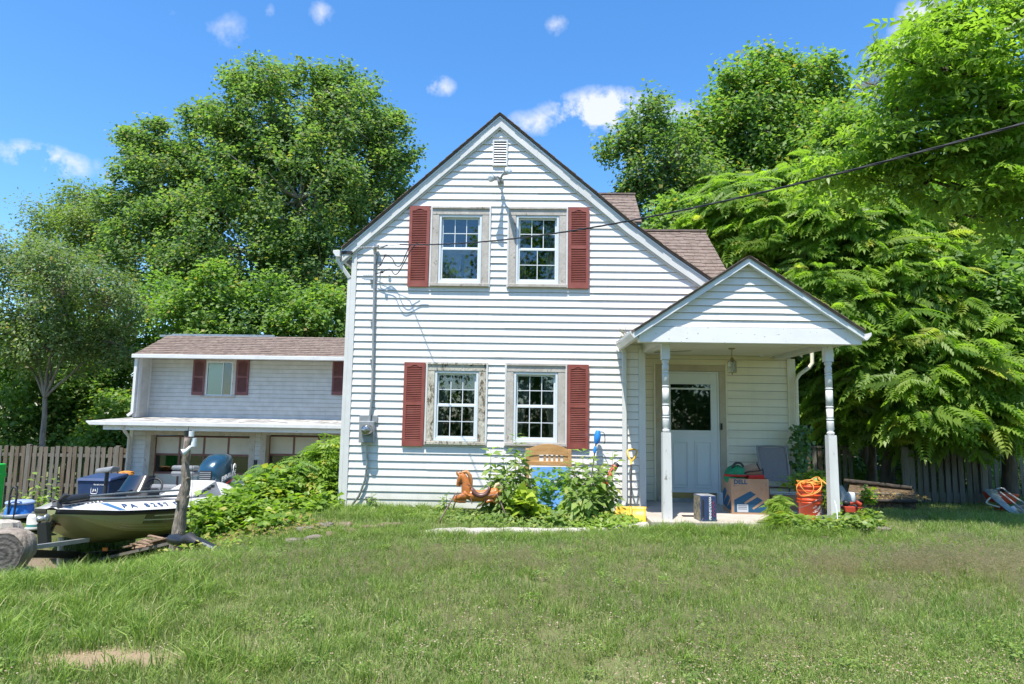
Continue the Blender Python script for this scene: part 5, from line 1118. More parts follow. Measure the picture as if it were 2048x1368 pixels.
# fallen blossoms and clover heads
def dots(name, seed, n, s, mat, rad):
    r = random.Random(seed); V, F, C = [], [], []
    for i in range(n):
        a = r.uniform(0, 6.283); q = rad*math.sqrt(r.random()); x, y, z = q*math.cos(a), q*math.sin(a), r.uniform(.025, .06); t = s*r.uniform(.6, 1.2); k = len(V)
        V += [(x-t, y-t*.6, z), (x+t, y-t, z), (x+t*.8, y+t, z+t*.6), (x-t, y+t*.7, z+t*.4), (x, y, z+t)]; F += [(k, k+1, k+4), (k+1, k+2, k+4), (k+2, k+3, k+4), (k+3, k, k+4)]; c = (r.random(), r.random(), r.random(), 1); C += [c]*5
    return var_mesh(name, V, F, C, mat)
LM['petal'] = leafmat('dry_petals', (.30, .19, .12), (.50, .42, .34), (.38, .20, .10), .2, .7, .1)
dv = [dots('petals_%s' % 'ab'[i], 600+i, 8, .0062, LM['petal'], .16) for i in range(2)]
S = [np.stack([*pts(420, 2.9, 7.5, g), g.uniform(.5, 1.0, 420)], 1)]; blob(2.3, 3.5, 1.7, .5, 260, .5, 1.0); blob(3.2, 4.1, 1.2, .5, 90, .5, .9); blob(.4, 4.3, 1.4, .8, 90, .6, 1.0); blob(1.2, 3.35, .7, .2, 60); blob(3.6, 4.2, 1.5, .9, 130, .5, .9); blob(-1.2, 4.0, 1.2, .6, 60, .5, .9)
S = np.concatenate(S); k = free(S[:, 0], S[:, 1]); S = S[k]; n = len(S)
scatter('clover_blossoms', dv, np.stack([S[:, 0], S[:, 1], terrain(S[:, 0], S[:, 1])], 1), np.stack([g.normal(size=n)*.1, g.normal(size=n)*.1, g.random(n)*6.28], 1), np.stack([S[:, 2]]*3, 1), g.integers(0, 2, n))
# ============================================================ fences
wood = [pmat('weathered_picket_grey', (.12, .108, .088), .9, col2=(.175, .162, .138), scale=6, stretch=(3, 3, .4), dirt=(.12, .10, .07), dscale=5, dlo=.55, dhi=.75, bump=.5, bscale=50, dist=.01),
        pmat('weathered_picket_tan', (.13, .108, .08), .9, col2=(.18, .155, .122), scale=6, stretch=(3, 3, .4), dirt=(.14, .10, .07), dscale=5, dlo=.5, dhi=.72, bump=.5, bscale=50, dist=.01),
        pmat('weathered_picket_brown', (.10, .072, .048), .9, col2=(.145, .115, .082), scale=6, stretch=(3, 3, .4), bump=.5, bscale=50, dist=.01)]
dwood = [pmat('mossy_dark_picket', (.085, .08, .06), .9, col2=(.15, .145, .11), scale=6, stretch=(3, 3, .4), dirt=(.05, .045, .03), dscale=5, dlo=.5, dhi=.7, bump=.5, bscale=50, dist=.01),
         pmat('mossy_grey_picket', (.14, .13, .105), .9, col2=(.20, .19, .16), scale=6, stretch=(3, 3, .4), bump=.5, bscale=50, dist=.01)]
def picket_fence(name, label, p0, p1, zb, zt, step, w, mats, rails, seed, double=False, posts=(), group=None, cap=False):
    a, b = Vector((*p0, 0)), Vector((*p1, 0)); d = (b-a); L = d.length; d.normalize(); ang = math.atan2(d.y, d.x); r = random.Random(seed)
    o = thing(name, label, 'fence', (a.x, a.y, zb), group)
    mm = MB(); mm.box(-w/2, w/2, -.009, .009, 0, 1); meshes = [mm.mesh('picket', m) for m in mats]
    n = int(L/step); inv = wmat(o).inverted()
    for side in ((-.035, .035) if double else (-.035,)):
        for i in range(n+1):
            s = i*step+(step/2 if side > 0 else 0)+r.uniform(-.012, .012)*step/.15
            if s > L: continue
            p = a+d*s+Vector((-d.y, d.x, 0))*side; h = (zt-zb)+r.uniform(-.03, .01)
            M = Matrix.Translation((p.x, p.y, zb+r.uniform(0, .02))) @ Matrix.Rotation(ang+r.uniform(-.03, .03), 4, 'Z') @ Matrix.Rotation(r.uniform(-.012, .012), 4, 'Y') @ Matrix.Diagonal((r.uniform(.93, 1.05), 1, h, 1))
            piece('picket', r.choice(meshes), o, inv @ M)
    for z in rails:
        m = MB(); m.beam((a.x, a.y, z), (b.x, b.y, z), .05, .085); m.build('rail', mats[0], o)
    if cap: m = MB(); m.beam((a.x, a.y, zt+.02), (b.x, b.y, zt+.02), .13, .035); m.build('cap_rail', mats[0], o)
    for s in posts:
        p = a+d*s; m = MB(); m.box(p.x-.05, p.x+.05, p.y-.05, p.y+.05, zb-.2, zt+.05); m.build('post', mats[-1 if len(mats) < 3 else 0], o, bevel=.006)
    return o
fz = at(100, 893, 17.4).z; fx = at(-30, 900, 17.4).x
picket_fence('board_fence', 'tall weathered board fence with staggered pickets left of the garage', (fx, 17.4), (wx0-.15, 17.4), -1.5, fz, .155, .098, wood, (fz-.22, -.6, -1.3), 5, double=True, posts=(1.2, 3.6))
a_, b_ = at(1600, 892, 13.6), at(1716, 893, 13.6)
picket_fence('picket_fence', 'short railing fence with a flat cap seen between porch wall and right post', (a_.x, 13.6), (b_.x, 13.9), -.25, a_.z-.03, .145, .085, [wood[0], wood[2], dwood[1]], (a_.z-.12, -.05), 6, cap=True, posts=(0.02,))
a_, b_ = at(1812, 899, 12.6), at(1962, 897, 12.6)
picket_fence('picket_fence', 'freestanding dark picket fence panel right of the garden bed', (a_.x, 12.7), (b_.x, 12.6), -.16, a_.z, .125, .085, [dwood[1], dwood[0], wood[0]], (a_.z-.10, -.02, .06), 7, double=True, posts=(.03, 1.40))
a_, b_ = at(1975, 897, 14.8), at(2120, 900, 14.8)
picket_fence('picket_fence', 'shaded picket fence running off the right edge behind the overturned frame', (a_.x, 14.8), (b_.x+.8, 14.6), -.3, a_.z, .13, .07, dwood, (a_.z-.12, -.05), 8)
a_, b_ = at(1712, 922, 16.5), at(1815, 922, 16.5)
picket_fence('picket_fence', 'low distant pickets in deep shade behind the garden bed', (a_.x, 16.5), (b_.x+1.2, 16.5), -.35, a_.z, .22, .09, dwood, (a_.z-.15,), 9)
# timbers edging the garden bed
def log(name, label, a, b, r0, r1, mat, cat='log', seed=0, group=None, n=9):
    r = random.Random(seed); a, b = Vector(a), Vector(b); P, R = [], []
    for i in range(9): s = i/8; P.append(a.lerp(b, s)+Vector((r.uniform(-1, 1), r.uniform(-1, 1), r.uniform(-1, 1)))*r0*.12); R.append((r0+(r1-r0)*s)*r.uniform(.93, 1.07))
    m = MB(); m.tube(P, R, n=n); o = m.build(name, mat); return tag(o, label, cat, group)
shade_timber = pmat('shade_black_timber', (.03, .026, .022), .95, col2=(.06, .05, .04), scale=12, bump=.6, bscale=30)  # near-black: the shade over the logs is put into their colour
log('bed_timber', 'long dark log edging the garden bed behind the right porch post', at(1690, 962, 13.0), at(1825, 976, 12.2), .045, .04, shade_timber, 'log', 1)
log('bed_timber', 'lower dark timber lying in front of the garden bed log', at(1690, 1000, 11.32), at(1834, 1003, 11.12), .03, .03, shade_timber, 'log', 2)
f0, f1, b0, b1 = at(1692, 1003, 11.35), at(1832, 1007, 11.15), at(1700, 966, 13.1), at(1828, 978, 12.35)
m = MB(); dn = Vector((0, 0, -.5)); m.hexa([f0+dn, f1+dn, b1+dn, b0+dn, f0, f1, b1, b0]); tag(m.build('garden_bed', pmat('dark_leaf_mould', (.05, .035, .022), .95, col2=(.16, .11, .06), scale=18, lo=.4, hi=.62, bump=.9, bscale=40, dist=.03)), 'dark raised garden bed full of leaf mould behind the right porch post', 'garden bed')
m = MB(); a_ = at(1705, 985, 11.9); b_ = at(1800, 986, 11.9); m.box(a_.x, b_.x, 11.8, 12.0, a_.z-.03, a_.z+.0); tag(m.build('plank', wood[1]), 'flat weathered plank strewn with yellow leaves by the garden bed', 'plank')
g2 = np.random.default_rng(8)
def patch(name, cx, cy, rx, ry, z0, z1, n, size, kind, lmat, seed, kindtag='stuff', parent=None, lean=(0, -.25)):
    g2 = np.random.default_rng(seed); a = g2.random(n)*6.283; q = np.sqrt(g2.random(n)); x = cx+np.cos(a)*q*rx; y = cy+np.sin(a)*q*ry
    dome = np.sqrt(np.clip(1-q*q, 0, 1)); z = terrain(x, y)+z0+(z1-z0)*dome*g2.random(n)**.5
    P = np.stack([x, y, z], 1); out = np.stack([np.cos(a), np.sin(a), np.zeros(n)], 1)
    Nn = unit(out*.25+np.array([lean[0], lean[1], 1.])+g2.normal(size=P.shape)*.42); D = unit(out*.6+g2.normal(size=P.shape)*.8); D = unit(D-Nn*(D*Nn).sum(1)[:, None])
    return foliage(name, P, Nn, D, size*(1+g2.normal(size=n)*.25).clip(.5, 1.6), kind, lmat, parent, None, seed, kindtag)
LM['litter'] = leafmat('fallen_leaves', (.10, .06, .03), (.34, .24, .09), (.5, .32, .06), .1, .8, .1)
patch('leaf_litter', at(1760, 985, 11.9).x, 12.0, .85, .55, .16, .26, 700, .05, 'oval', LM['litter'], 21)
# low green fill below the wood on the right and along the left fence
for i, (px, Y, rx, h, key, lab) in enumerate(((1650, 15.2, 1.1, 1.1, 'deep', 'low dark bush behind the railing beside the porch'), (1765, 17.5, 1.4, 1.5, 'deep', 'dark bush at the back of the garden bed'), (1900, 16.6, 1.5, 1.7, 'maple', 'green bush glowing behind the dark picket panel'), (2030, 17.3, 1.6, 1.6, 'maple', 'green bush behind the shaded fence at the right edge'), (1730, 20.5, 2.4, 2.6, 'maple', 'sunlit green thicket in the distance behind the garden bed'), (2000, 21, 3.0, 3.0, 'maple', 'sunlit thicket far behind the right fence'))):
    c = at(px, 900, Y); o = thing('bush', lab, 'bush', (c.x, Y, -.3)); patch('foliage', c.x, Y, rx, .8, .0, h, 1500, .12, 'broad', LM[key], 140+i, None, o)
    m = MB(); r = random.Random(i)
    for q in range(6): m.tube([(c.x+r.uniform(-.2, .2), Y, -.35), (c.x+r.uniform(-.7, .7)*rx, Y+r.uniform(-.3, .3), h*.6-.3)], [.02, .008], n=5)
    m.build('stems', bark_dark, o, kind='stuff')
# ============================================================ shrubs between boat and house
def shrub(label, lobes, ncl, per, sig, size, kind, lmat, seed, group=None, name='shrub', stems=9, upb=1.0, nout=.3):
    c = lobes[0][0]; base = Vector((c[0], c[1], tz(c[0], c[1]))); o = thing(name, label, 'shrub', base, group)
    C, P, Nn, D, cid, g = crown_points(lobes, ncl, per, sig, seed, .45, upb, rosette=True, ragged=.1, tilt=.5, nrm_out=nout)
    k = P[:, 2] > terrain(P[:, 0], P[:, 1])-.02; P, Nn, D, cid = P[k], Nn[k], D[k], cid[k]
    foliage('foliage', P, Nn, D, size*(1+g.normal(size=len(P))*.2).clip(.5, 1.5), kind, lmat, o, cid, seed)
    m = MB(); idx = g.choice(len(C), min(stems, len(C)), replace=False)
    for i in idx: t = Vector(C[i]); b = Vector((c[0]+(t.x-c[0])*.5, c[1]+(t.y-c[1])*.5, tz(t.x, t.y)-.05)); m.tube([b, b.lerp(t, .5)+Vector((0, 0, .05)), t], [.014, .010, .004], n=5)
    m.build('stems', bark, o, kind='stuff'); return o
shrub('tall leafy shrub tight against the left corner of the house', [lob(655, 940, 10.6, 36, 50), lob(620, 985, 10.3, 50, 50), lob(677, 908, 10.8, 16, 35), lob(660, 1010, 10.2, 35, 50)], 330, 8, .05, .19, 'walnut', LM['shrub'], 201)
shrub('broad bright bramble mound left of the house corner', [lob(570, 985, 10.0, 70, 45), lob(520, 1005, 9.6, 70, 45), lob(600, 1035, 9.2, 80, 35), lob(560, 1035, 9.4, 70, 40), lob(630, 1030, 9.4, 40, 40)], 620, 10, .06, .095, 'broad', LM['shrub'], 202)
shrub('low sprawling bramble spreading toward the boat and post', [lob(450, 1025, 8.9, 55, 35), lob(500, 1040, 8.6, 70, 35), lob(440, 1055, 8.4, 50, 30), lob(560, 1062, 8.3, 80, 24)], 520, 10, .06, .085, 'broad', LM['shrub'], 203)
shrub('darker compound-leaved sapling rising out of the bramble mound', [lob(600, 950, 10.2, 30, 26), lob(545, 965, 10.1, 34, 24), lob(640, 925, 10.7, 20, 22)], 90, 8, .05, .22, 'pinnate', LM['maple'], 204)
patch('dry_weeds', -3.15, 8.1, .9, .35, .0, .10, 500, .055, 'oval', LM['brown'], 240)
patch('dry_weeds', -4.2, 7.9, .9, .3, .0, .08, 260, .05, 'oval', LM['brown'], 241)
patch('ground_cover', -4.6, 7.6, 1.6, .35, .0, .22, 700, .06, 'oval', LM['shrub'], 242)
# tall weeds in front of the house wall
def weed(label, x, y, top, n, spread, size, seed, lmat=None, kind='oval', z0=.12, group='tall leafy weeds against the house wall', lean=0):
    b = Vector((x, y, tz(x, y))); o = thing('tall_weed', label, 'weed', b, group); r = random.Random(seed); P, D, Nn = [], [], []; m = MB()
    for s in range(4):
        a = r.uniform(0, 6.283); ln = spread*(0 if s == 0 else r.uniform(.5, 1)); h = (top-b.z)*(1 if s == 0 else r.uniform(.55, .9)); Q = []
        for i in range(8): t = i/7; Q.append(Vector((b.x+lean*t+math.cos(a)*ln*t**1.3, b.y+math.sin(a)*ln*.6*t**1.3, b.z+h*t)))
        m.tube(Q, [.008*(1-.7*i/7) for i in range(8)], n=5)
        for i in range(n):
            t = z0+(1-z0)*(i+r.random())/n; f = t*7; k = min(6, int(f)); q = Q[k].lerp(Q[k+1], f-k); aa = i*2.4+r.uniform(-.4, .4); ps = r.uniform(.2, 1)*.07*(1.5-t)
            d = Vector((math.cos(aa), math.sin(aa), r.uniform(-.7, -.05) if t < .85 else .4)).normalized(); P.append(q+Vector((d.x, d.y, 0))*ps); D.append(d); nn = Vector((-d.x*.3+r.uniform(-.3, .3), -.25+r.uniform(-.3, .3), 1)); nn -= d*nn.dot(d); Nn.append(nn.normalized())
    P, D, Nn = np.array(P), np.array(D), np.array(Nn); g = np.random.default_rng(seed)
    foliage('leaves', P, Nn, D, size*g.uniform(.6, 1.2, len(P)), kind, lmat or LM['weed'], o, None, seed); m.build('stem', pmat('weed_stem', (.20, .24, .09), .6) if 'weed_stem' not in bpy.data.materials else bpy.data.materials['weed_stem'], o); return o
W = ((982, 8.95, 898, 'leftmost tall weed against the wall, left of the lower right window'), (1008, 9.1, 905, 'tall weed under the left edge of the lower right window'), (1032, 9.0, 866, 'tallest weed, reaching up in front of the lower right window'), (1046, 9.15, 905, 'tall weed just left of the wooden headboard'),
     (1012, 8.7, 955, 'shorter weed in front of the tallest one'), (1150, 8.9, 925, 'weed beside the right leg of the headboard'), (1166, 9.05, 900, 'tall weed just right of the headboard'), (1186, 8.8, 915, 'leafy weed between headboard and blue trimmer'), (1200, 9.0, 925, 'weed hiding the middle of the blue trimmer'), (1225, 8.95, 905, 'rightmost tall weed beside the downspout'), (1168, 8.6, 965, 'short dense weed at the foot of the mirror'), (1110, 8.55, 1025, 'low weed in front of the mirror'))
for i, (px, Y, pt, lab) in enumerate(W):
    t = at(px, pt, Y); weed(lab, t.x, Y, t.z, 32, .19, .15, 300+i)
t = at(706, 985, 9.5); weed('small weed at the foot of the left corner by the meter conduit', at(742, 1000, 9.4).x, 9.4, at(742, 1000, 9.4).z+.12, 12, .08, .08, 331, group=None)
weed('small leafy weed in front of the spring horse', at(893, 985, 9.2).x, 9.2, at(893, 985, 9.2).z, 12, .10, .09, 332, group=None)
weed('pale weed beside the fence behind the propane tank', at(75, 940, 15.8).x, 15.8, at(75, 945, 15.8).z, 24, .3, .18, 333, group='pale weeds along the board fence'); weed('tall pale weed near the middle of the board fence', at(110, 950, 15.5).x, 15.5, at(112, 955, 15.5).z, 24, .25, .18, 334, group='pale weeds along the board fence'); weed('pale weed at the left end of the board fence', at(30, 960, 15.7).x, 15.7, at(60, 975, 15.7).z, 24, .3, .16, 335, group='pale weeds along the board fence')
# yellow-green broad leaved plant, low weeds along the bed
shrub('yellow-green broad-leaved seedling in front of the mirror', [lob(1052, 1003, 8.75, 20, 28), lob(1038, 1015, 8.7, 22, 18), lob(1075, 1020, 8.75, 18, 14)], 26, 4, .03, .15, 'broad', leafmat('lime_maple_leaf', (.20, .30, .03), (.38, .46, .06), None, .4), 205, name='maple_seedling', stems=5)
for i, (x, y, rx, ry, h, n, s, kd) in enumerate(((.25, 8.75, 1.35, .45, .17, 2600, .060, 'oval'), (-.7, 8.9, 1.0, .35, .12, 1100, .050, 'oval'), (.9, 8.7, .6, .4, .20, 900, .06, 'broad'), (-1.9, 9.5, .9, .25, .08, 500, .045, 'oval'))):
    patch('ground_cover', x, y, rx, ry, 0, h, n, s, kd, LM['weed' if i != 2 else 'shrub'], 220+i)
# growth round the right porch post and buckets
shrub('lime green bush at the porch edge between cardboard box and bucket', [lob(1558, 1018, 8.6, 16, 24), lob(1570, 1040, 8.4, 32, 12), lob(1552, 1042, 8.35, 18, 10)], 110, 7, .02, .10, 'pinnate', LM['shrub'], 206)
shrub('vine tangle at the foot of the right porch post', [lob(1620, 1050, 8.3, 60, 12), lob(1700, 1050, 8.5, 50, 14), lob(1740, 1038, 9.1, 26, 14)], 230, 6, .03, .065, 'broad', LM['weed'], 207)
shrub('ivy leaves spilling round the orange bucket and post', [lob(1655, 990, 9.0, 14, 38), lob(1580, 968, 9.4, 26, 10), lob(1625, 952, 9.4, 32, 12), lob(1738, 996, 9.3, 8, 16)], 90, 6, .03, .065, 'broad', LM['shrub'], 208)
vz = thing('climbing_ivy', 'dark ivy climbing the rear corner and downspout beside the porch', 'ivy', (bq.x, 10.3, 0))
g3 = np.random.default_rng(12); n = 420; px = 1603+g3.normal(size=n)*8; py = g3.uniform(850, 975, n); Yv = 10.3+g3.normal(size=n)*.05
P = np.array([at(a, b, c) for a, b, c in zip(px, py, Yv)]); Nn = unit(np.array([0, -1, .5])+g3.normal(size=P.shape)*.5); D = unit(g3.normal(size=P.shape)+np.array([0, 0, -.8])); D = unit(D-Nn*(D*Nn).sum(1)[:, None])
foliage('leaves', P, Nn, D, .075*g3.uniform(.6, 1.3, n), 'broad', LM['ivy'], vz, None, 12); m = MB(); m.tube([at(1600, 980, 10.33), at(1606, 920, 10.33), at(1601, 852, 10.33)], .008, n=5); m.build('stem', bark_dark, vz)
# grass rooted in the porch gutter
gg = thing('gutter_weed', 'tuft of grass sprouting from the porch gutter at the wall', 'weed', at(1250, 675, 9.2)); r = random.Random(4); m = MB(); q0 = Vector(gg.location)
for i in range(26):
    d = Vector((r.uniform(-.9, .4), r.uniform(-.6, .3), r.uniform(-.6, 1))); L_ = r.uniform(.08, .22); s = q0+Vector((r.uniform(-.02, .03), r.uniform(-.35, .35), 0)); d = d.normalized()*L_
    m.add([s, s+Vector((.004, 0, 0)), s+d*.6+Vector((.003, 0, .01)), s+d], [(0, 1, 2), (0, 2, 3)])
m.build('blades', pmat('dry_green_blade', (.17, .21, .06), .7, col2=(.24, .22, .10), scale=20), gg, kind='stuff')
# ============================================================ kerb, stones, round stepping stone
def rock(label, c, r3, seed, mat, name='stone', parent=None, cat=None, rz=0):
    n1, n2 = 12, 7; V = []
    for i in range(n2+1):
        t = math.pi*i/n2
        for j in range(n1):
            a = 2*math.pi*j/n1; d = Vector((math.sin(t)*math.cos(a), math.sin(t)*math.sin(a), math.cos(t)))
            sq = 1/max(abs(d.x), abs(d.y), abs(d.z))**.55; k = sq*(1+.16*mnoise.noise(d*1.6+Vector((seed, 0, 0)))); V.append(Matrix.Rotation(rz, 3, 'Z') @ Vector((d.x*r3[0]*k, d.y*r3[1]*k, d.z*r3[2]*k))+Vector(c))
    m = MB(); m.add(V, [(i*n1+j, (i+1)*n1+j, (i+1)*n1+(j+1) % n1, i*n1+(j+1) % n1) for i in range(n2) for j in range(n1)], False)
    o = m.build(name, mat, parent)
    if label: tag(o, label, cat)
    return o
xs = np.linspace(-1.15, 1.56, 40); m = MB(); V = []; r = random.Random(1); prof = [(-.085, -.15), (-.075, .01), (-.045, .048), (.05, .055), (.075, .02), (.08, -.15)]
for x in xs:
    e = 1-.5*sstep(-1.15+.12, -1.15, x) if x < -.9 else 1
    for dy, dz in prof: V.append((x, kerb_y(x)+dy*e+r.uniform(-.007, .007), tz(x, kerb_y(x))+dz*e+r.uniform(-.006, .006)))
n = len(prof); m.add(V, [(i*n+j, i*n+j+1, (i+1)*n+j+1, (i+1)*n+j) for i in range(len(xs)-1) for j in range(n-1)], True)
m.add([V[j] for j in range(n)], [tuple(range(n))]); m.add([V[-n+j] for j in range(n)], [tuple(range(n-1, -1, -1))])
tag(m.build('garden_kerb', M_['kerb']), 'long bleached concrete edging along the front of the weed bed', 'kerb')
red = pmat('reddish_flagstone', (.15, .085, .07), .9, col2=(.21, .145, .12), scale=6, dirt=(.14, .12, .09), dscale=8, dlo=.5, dhi=.7, bump=.6, bscale=30, dist=.02)
gs = pmat('grey_fieldstone', (.13, .11, .09), .95, col2=(.20, .17, .145), scale=7, bump=.7, bscale=30, dist=.02)
es_ = .62
edge = thing('stone_edging', 'row of flat reddish stones edging the bramble bed', 'stone edging', (-2.0, 7.7, -.1))
for i, (px, py, w, h, mt) in enumerate(((590, 1082, .13, .05, gs), (628, 1083, .14, .06, gs), (665, 1080, .15, .055, red), (700, 1076, .17, .045, red), (735, 1073, .16, .045, red), (768, 1068, .14, .04, red), (795, 1066, .10, .035, red), (610, 1069, .12, .05, gs), (650, 1066, .12, .05, gs), (690, 1066, .13, .04, red))):
    c = gz(px, py, -.07); rock(None, (c.x, c.y, tz(c.x, c.y)+.012), (w*.85, .085, h*.9), i*3.1, mt, parent=edge, rz=i*.9)
c = gz(1745, 1058, 0.0); rock('flat round dark stepping stone in the lawn right of the porch', (c.x, c.y, tz(c.x, c.y)+.02), (.20, .13, .035), 77, gs, 'stepping_stone', cat='stone')
c = gz(1575, 1072, 0); rock('small pale stone in the grass below the buckets', (c.x, c.y, tz(c.x, c.y)+.01), (.07, .05, .03), 78, gs, 'small_stone', cat='stone')
c = gz(1650, 1082, 0); rock('small rounded pinkish stone in the grass right of the pale stone', (c.x, c.y, tz(c.x, c.y)+.01), (.045, .04, .03), 79, red, 'small_stone', cat='stone')
def ground_at(px, py):
    d = FW + RT*((px-1024)/FPX) - UP*((py-684)/FPX); t = 2.0
    while t < 60:
        p = Vector((d.x*t, d.y*t, EYE+d.z*t))
        if p.z < tz(p.x, p.y): return Vector((p.x, p.y, tz(p.x, p.y)))
        t += .02
    return p
# ============================================================ bass boat
Mt = {}
Mt['gel'] = pmat('white_gelcoat', (.66, .66, .66), .18, col2=(.58, .58, .57), scale=4, dirt=(.40, .38, .34), dscale=5, dlo=.6, dhi=.8, coat=.4)
Mt['olive'] = pmat('olive_metal_flake', (.25, .27, .12), .42, metal=.15, col2=(.33, .35, .17), scale=200, lo=.4, hi=.6, coat=.1)
Mt['dgreen'] = pmat('dark_green_flake', (.02, .035, .022), .15, metal=.3, col2=(.035, .055, .03), scale=150, coat=.8)
Mt['carpet'] = pmat('charcoal_carpet', (.045, .047, .05), .95, col2=(.075, .077, .08), scale=60)
Mt['seat'] = pmat('grey_vinyl_seat', (.15, .16, .17), .5, col2=(.20, .21, .22), scale=5)
Mt['cream'] = pmat('cream_stripe', (.50, .52, .38), .35)
Mt['brown'] = pmat('rust_brown_stripe', (.22, .07, .025), .35)
Mt['teal'] = pmat('deep_teal_cowl', (.012, .05, .085), .22, metal=.35, col2=(.02, .075, .12), scale=3, coat=.6)
boat = thing('bass_boat', 'white and olive bass boat with dark teal outboard motor parked in front of the garage', 'boat', (-6.02, 8.4, 0), rot=(0, R_(3.0), R_(88.0)))
BL_ = 4.9
T_ = np.array([0, .12, .35, .7, 1.2, 1.8, 2.6, 3.4, 4.2, 4.9]); HB = np.array([.06, .30, .50, .70, .88, 1.0, 1.08, 1.12, 1.12, 1.08])
def hb(t): return float(np.interp(t, T_, HB))
def zr(t): return float(np.interp(t, [0, .5, 1.2, 2.2, 4.9], [.10, .05, .03, .02, .02]))
def rs(t): return .115*min(1, .25+t/.6)
def zk(t): return zr(t)-float(np.interp(t, [0, .12, .35, .7, 1.2, 4.9], [.07, .13, .28, .43, .50, .52]))
ts = np.linspace(0, 1, 34)**1.25*BL_
def strip(name, f0, f1, mat, t0=0, t1=BL_, both=True, parent=None, lab=None, close=False):
    m = MB(); tt = [t for t in ts if t0 <= t <= t1]
    for s in ((-1, 1) if both else (-1,)):
        V = []
        for t in tt:
            a, b = f0(t), f1(t); V += [(t, s*a[0], a[1]), (t, s*b[0], b[1])]
        F = [(2*i, 2*i+1, 2*i+3, 2*i+2) if s > 0 else (2*i, 2*i+2, 2*i+3, 2*i+1) for i in range(len(tt)-1)]; m.add(V, F, True)
    return m.build(name, mat, parent or boat, local=True, label=lab)
def sec(t, k):   # k: 0 rail, 1 under rail, 2 side, 3 chine, 4 keel
    b, z, q = hb(t), zr(t), zk(t); D = z-q
    return {0: (b, z), 1: (b-.012, z-.05), 2: (b*.95-.02, z-.05-.32*(D-.05)), 3: (b*.80, z-.62*D), 3.5: (b*.42, z-.86*D), 4: (0.0, q)}[k]
m = MB()
for s in (-1, 1):
    for ka, kb, mi in ((1, 2, 0), (2, 3, 1), (3, 3.5, 1), (3.5, 4, 1)):
        m.cur = mi; V = []
        for t in ts: a, b = sec(t, ka), sec(t, kb); V += [(t, s*a[0], a[1]), (t, s*b[0], b[1])]
        n = len(ts); m.add(V, [(2*i, 2*i+1, 2*i+3, 2*i+2) if s > 0 else (2*i, 2*i+2, 2*i+3, 2*i+1) for i in range(n-1)], True)
m.cur = 1; P4 = [sec(BL_, k) for k in (0, 1, 2, 3, 4)]; m.add([(BL_, -p[0], p[1]) for p in P4]+[(BL_, p[0], p[1]) for p in P4[::-1]], [tuple(range(10))])
P0 = [sec(0, k) for k in (0, 1, 2, 3, 4)]; m.cur = 1; m.add([(0, p[0], p[1]) for p in P0]+[(0, -p[0], p[1]) for p in P0[::-1]], [tuple(range(10))])
hull = m.build('hull', [Mt['dgreen'], Mt['olive']], boat, local=True)
strip('rub_rail', lambda t: (hb(t)+.012, zr(t)+.012), lambda t: (hb(t)+.010, zr(t)-.022), M_['black_gloss'])
strip('rub_rail_base', lambda t: (hb(t)+.010, zr(t)-.022), lambda t: (hb(t)-.012, zr(t)-.052), M_['black'])
strip('gunwale', lambda t: (max(hb(t)*.35, hb(t)-.22), zr(t)+rs(t)), lambda t: (hb(t)+.012, zr(t)+.012), Mt['gel'])
def side_at(t, f):   # point on the hull side, f 0 under rail .. 1 chine
    a, b, c = sec(t, 1), sec(t, 2), sec(t, 3)
    return (a[0]+(b[0]-a[0])*f*2, a[1]+(b[1]-a[1])*f*2) if f < .5 else (b[0]+(c[0]-b[0])*(f-.5)*2, b[1]+(c[1]-b[1])*(f-.5)*2)
def stp(name, f0, f1, mat, t0, t1, o=.004): strip(name, lambda t: (side_at(t, f0)[0]+o, side_at(t, f0)[1]), lambda t: (side_at(t, f1)[0]+o, side_at(t, f1)[1]), mat, t0, t1)
stp('upper_stripe', .06, .12, Mt['cream'], .9, 4.9); stp('rust_stripe', .13, .26, Mt['brown'], 1.8, 4.9); stp('lower_stripe', .27, .33, Mt['cream'], .8, 4.9); stp('bow_panel', .0, .5, Mt['olive'], 0, .9, .003)
for f in (.62, .80): stp('hull_strake', f, f+.03, Mt['cream'], .5, 4.9, .006)
# decks
def deck(name, t0, t1, dz, inset, mat):
    m = MB(); tt = [t for t in ts if t0 <= t <= t1]; V = []
    for t in tt: b = max(hb(t)*.36, hb(t)-inset); q = min(dz, rs(t)-.004); V += [(t, -b, zr(t)+q), (t, b, zr(t)+q)]
    m.add(V, [(2*i, 2*i+2, 2*i+3, 2*i+1) for i in range(len(tt)-1)], True); return m.build(name, mat, boat, local=True)
deck('front_deck', 0, 2.0, .10, .21, Mt['carpet']); deck('aft_deck', 3.3, 4.9, .08, .21, Mt['gel']); deck('cockpit_floor', 1.8, 3.5, -.28, .2, Mt['carpet'])
m = MB(); m.box(1.93, 1.97, -.78, .78, -.27, .125); m.box(3.33, 3.37, -.85, .85, -.27, .10); m.build('bulkhead', Mt['carpet'], boat, local=True)
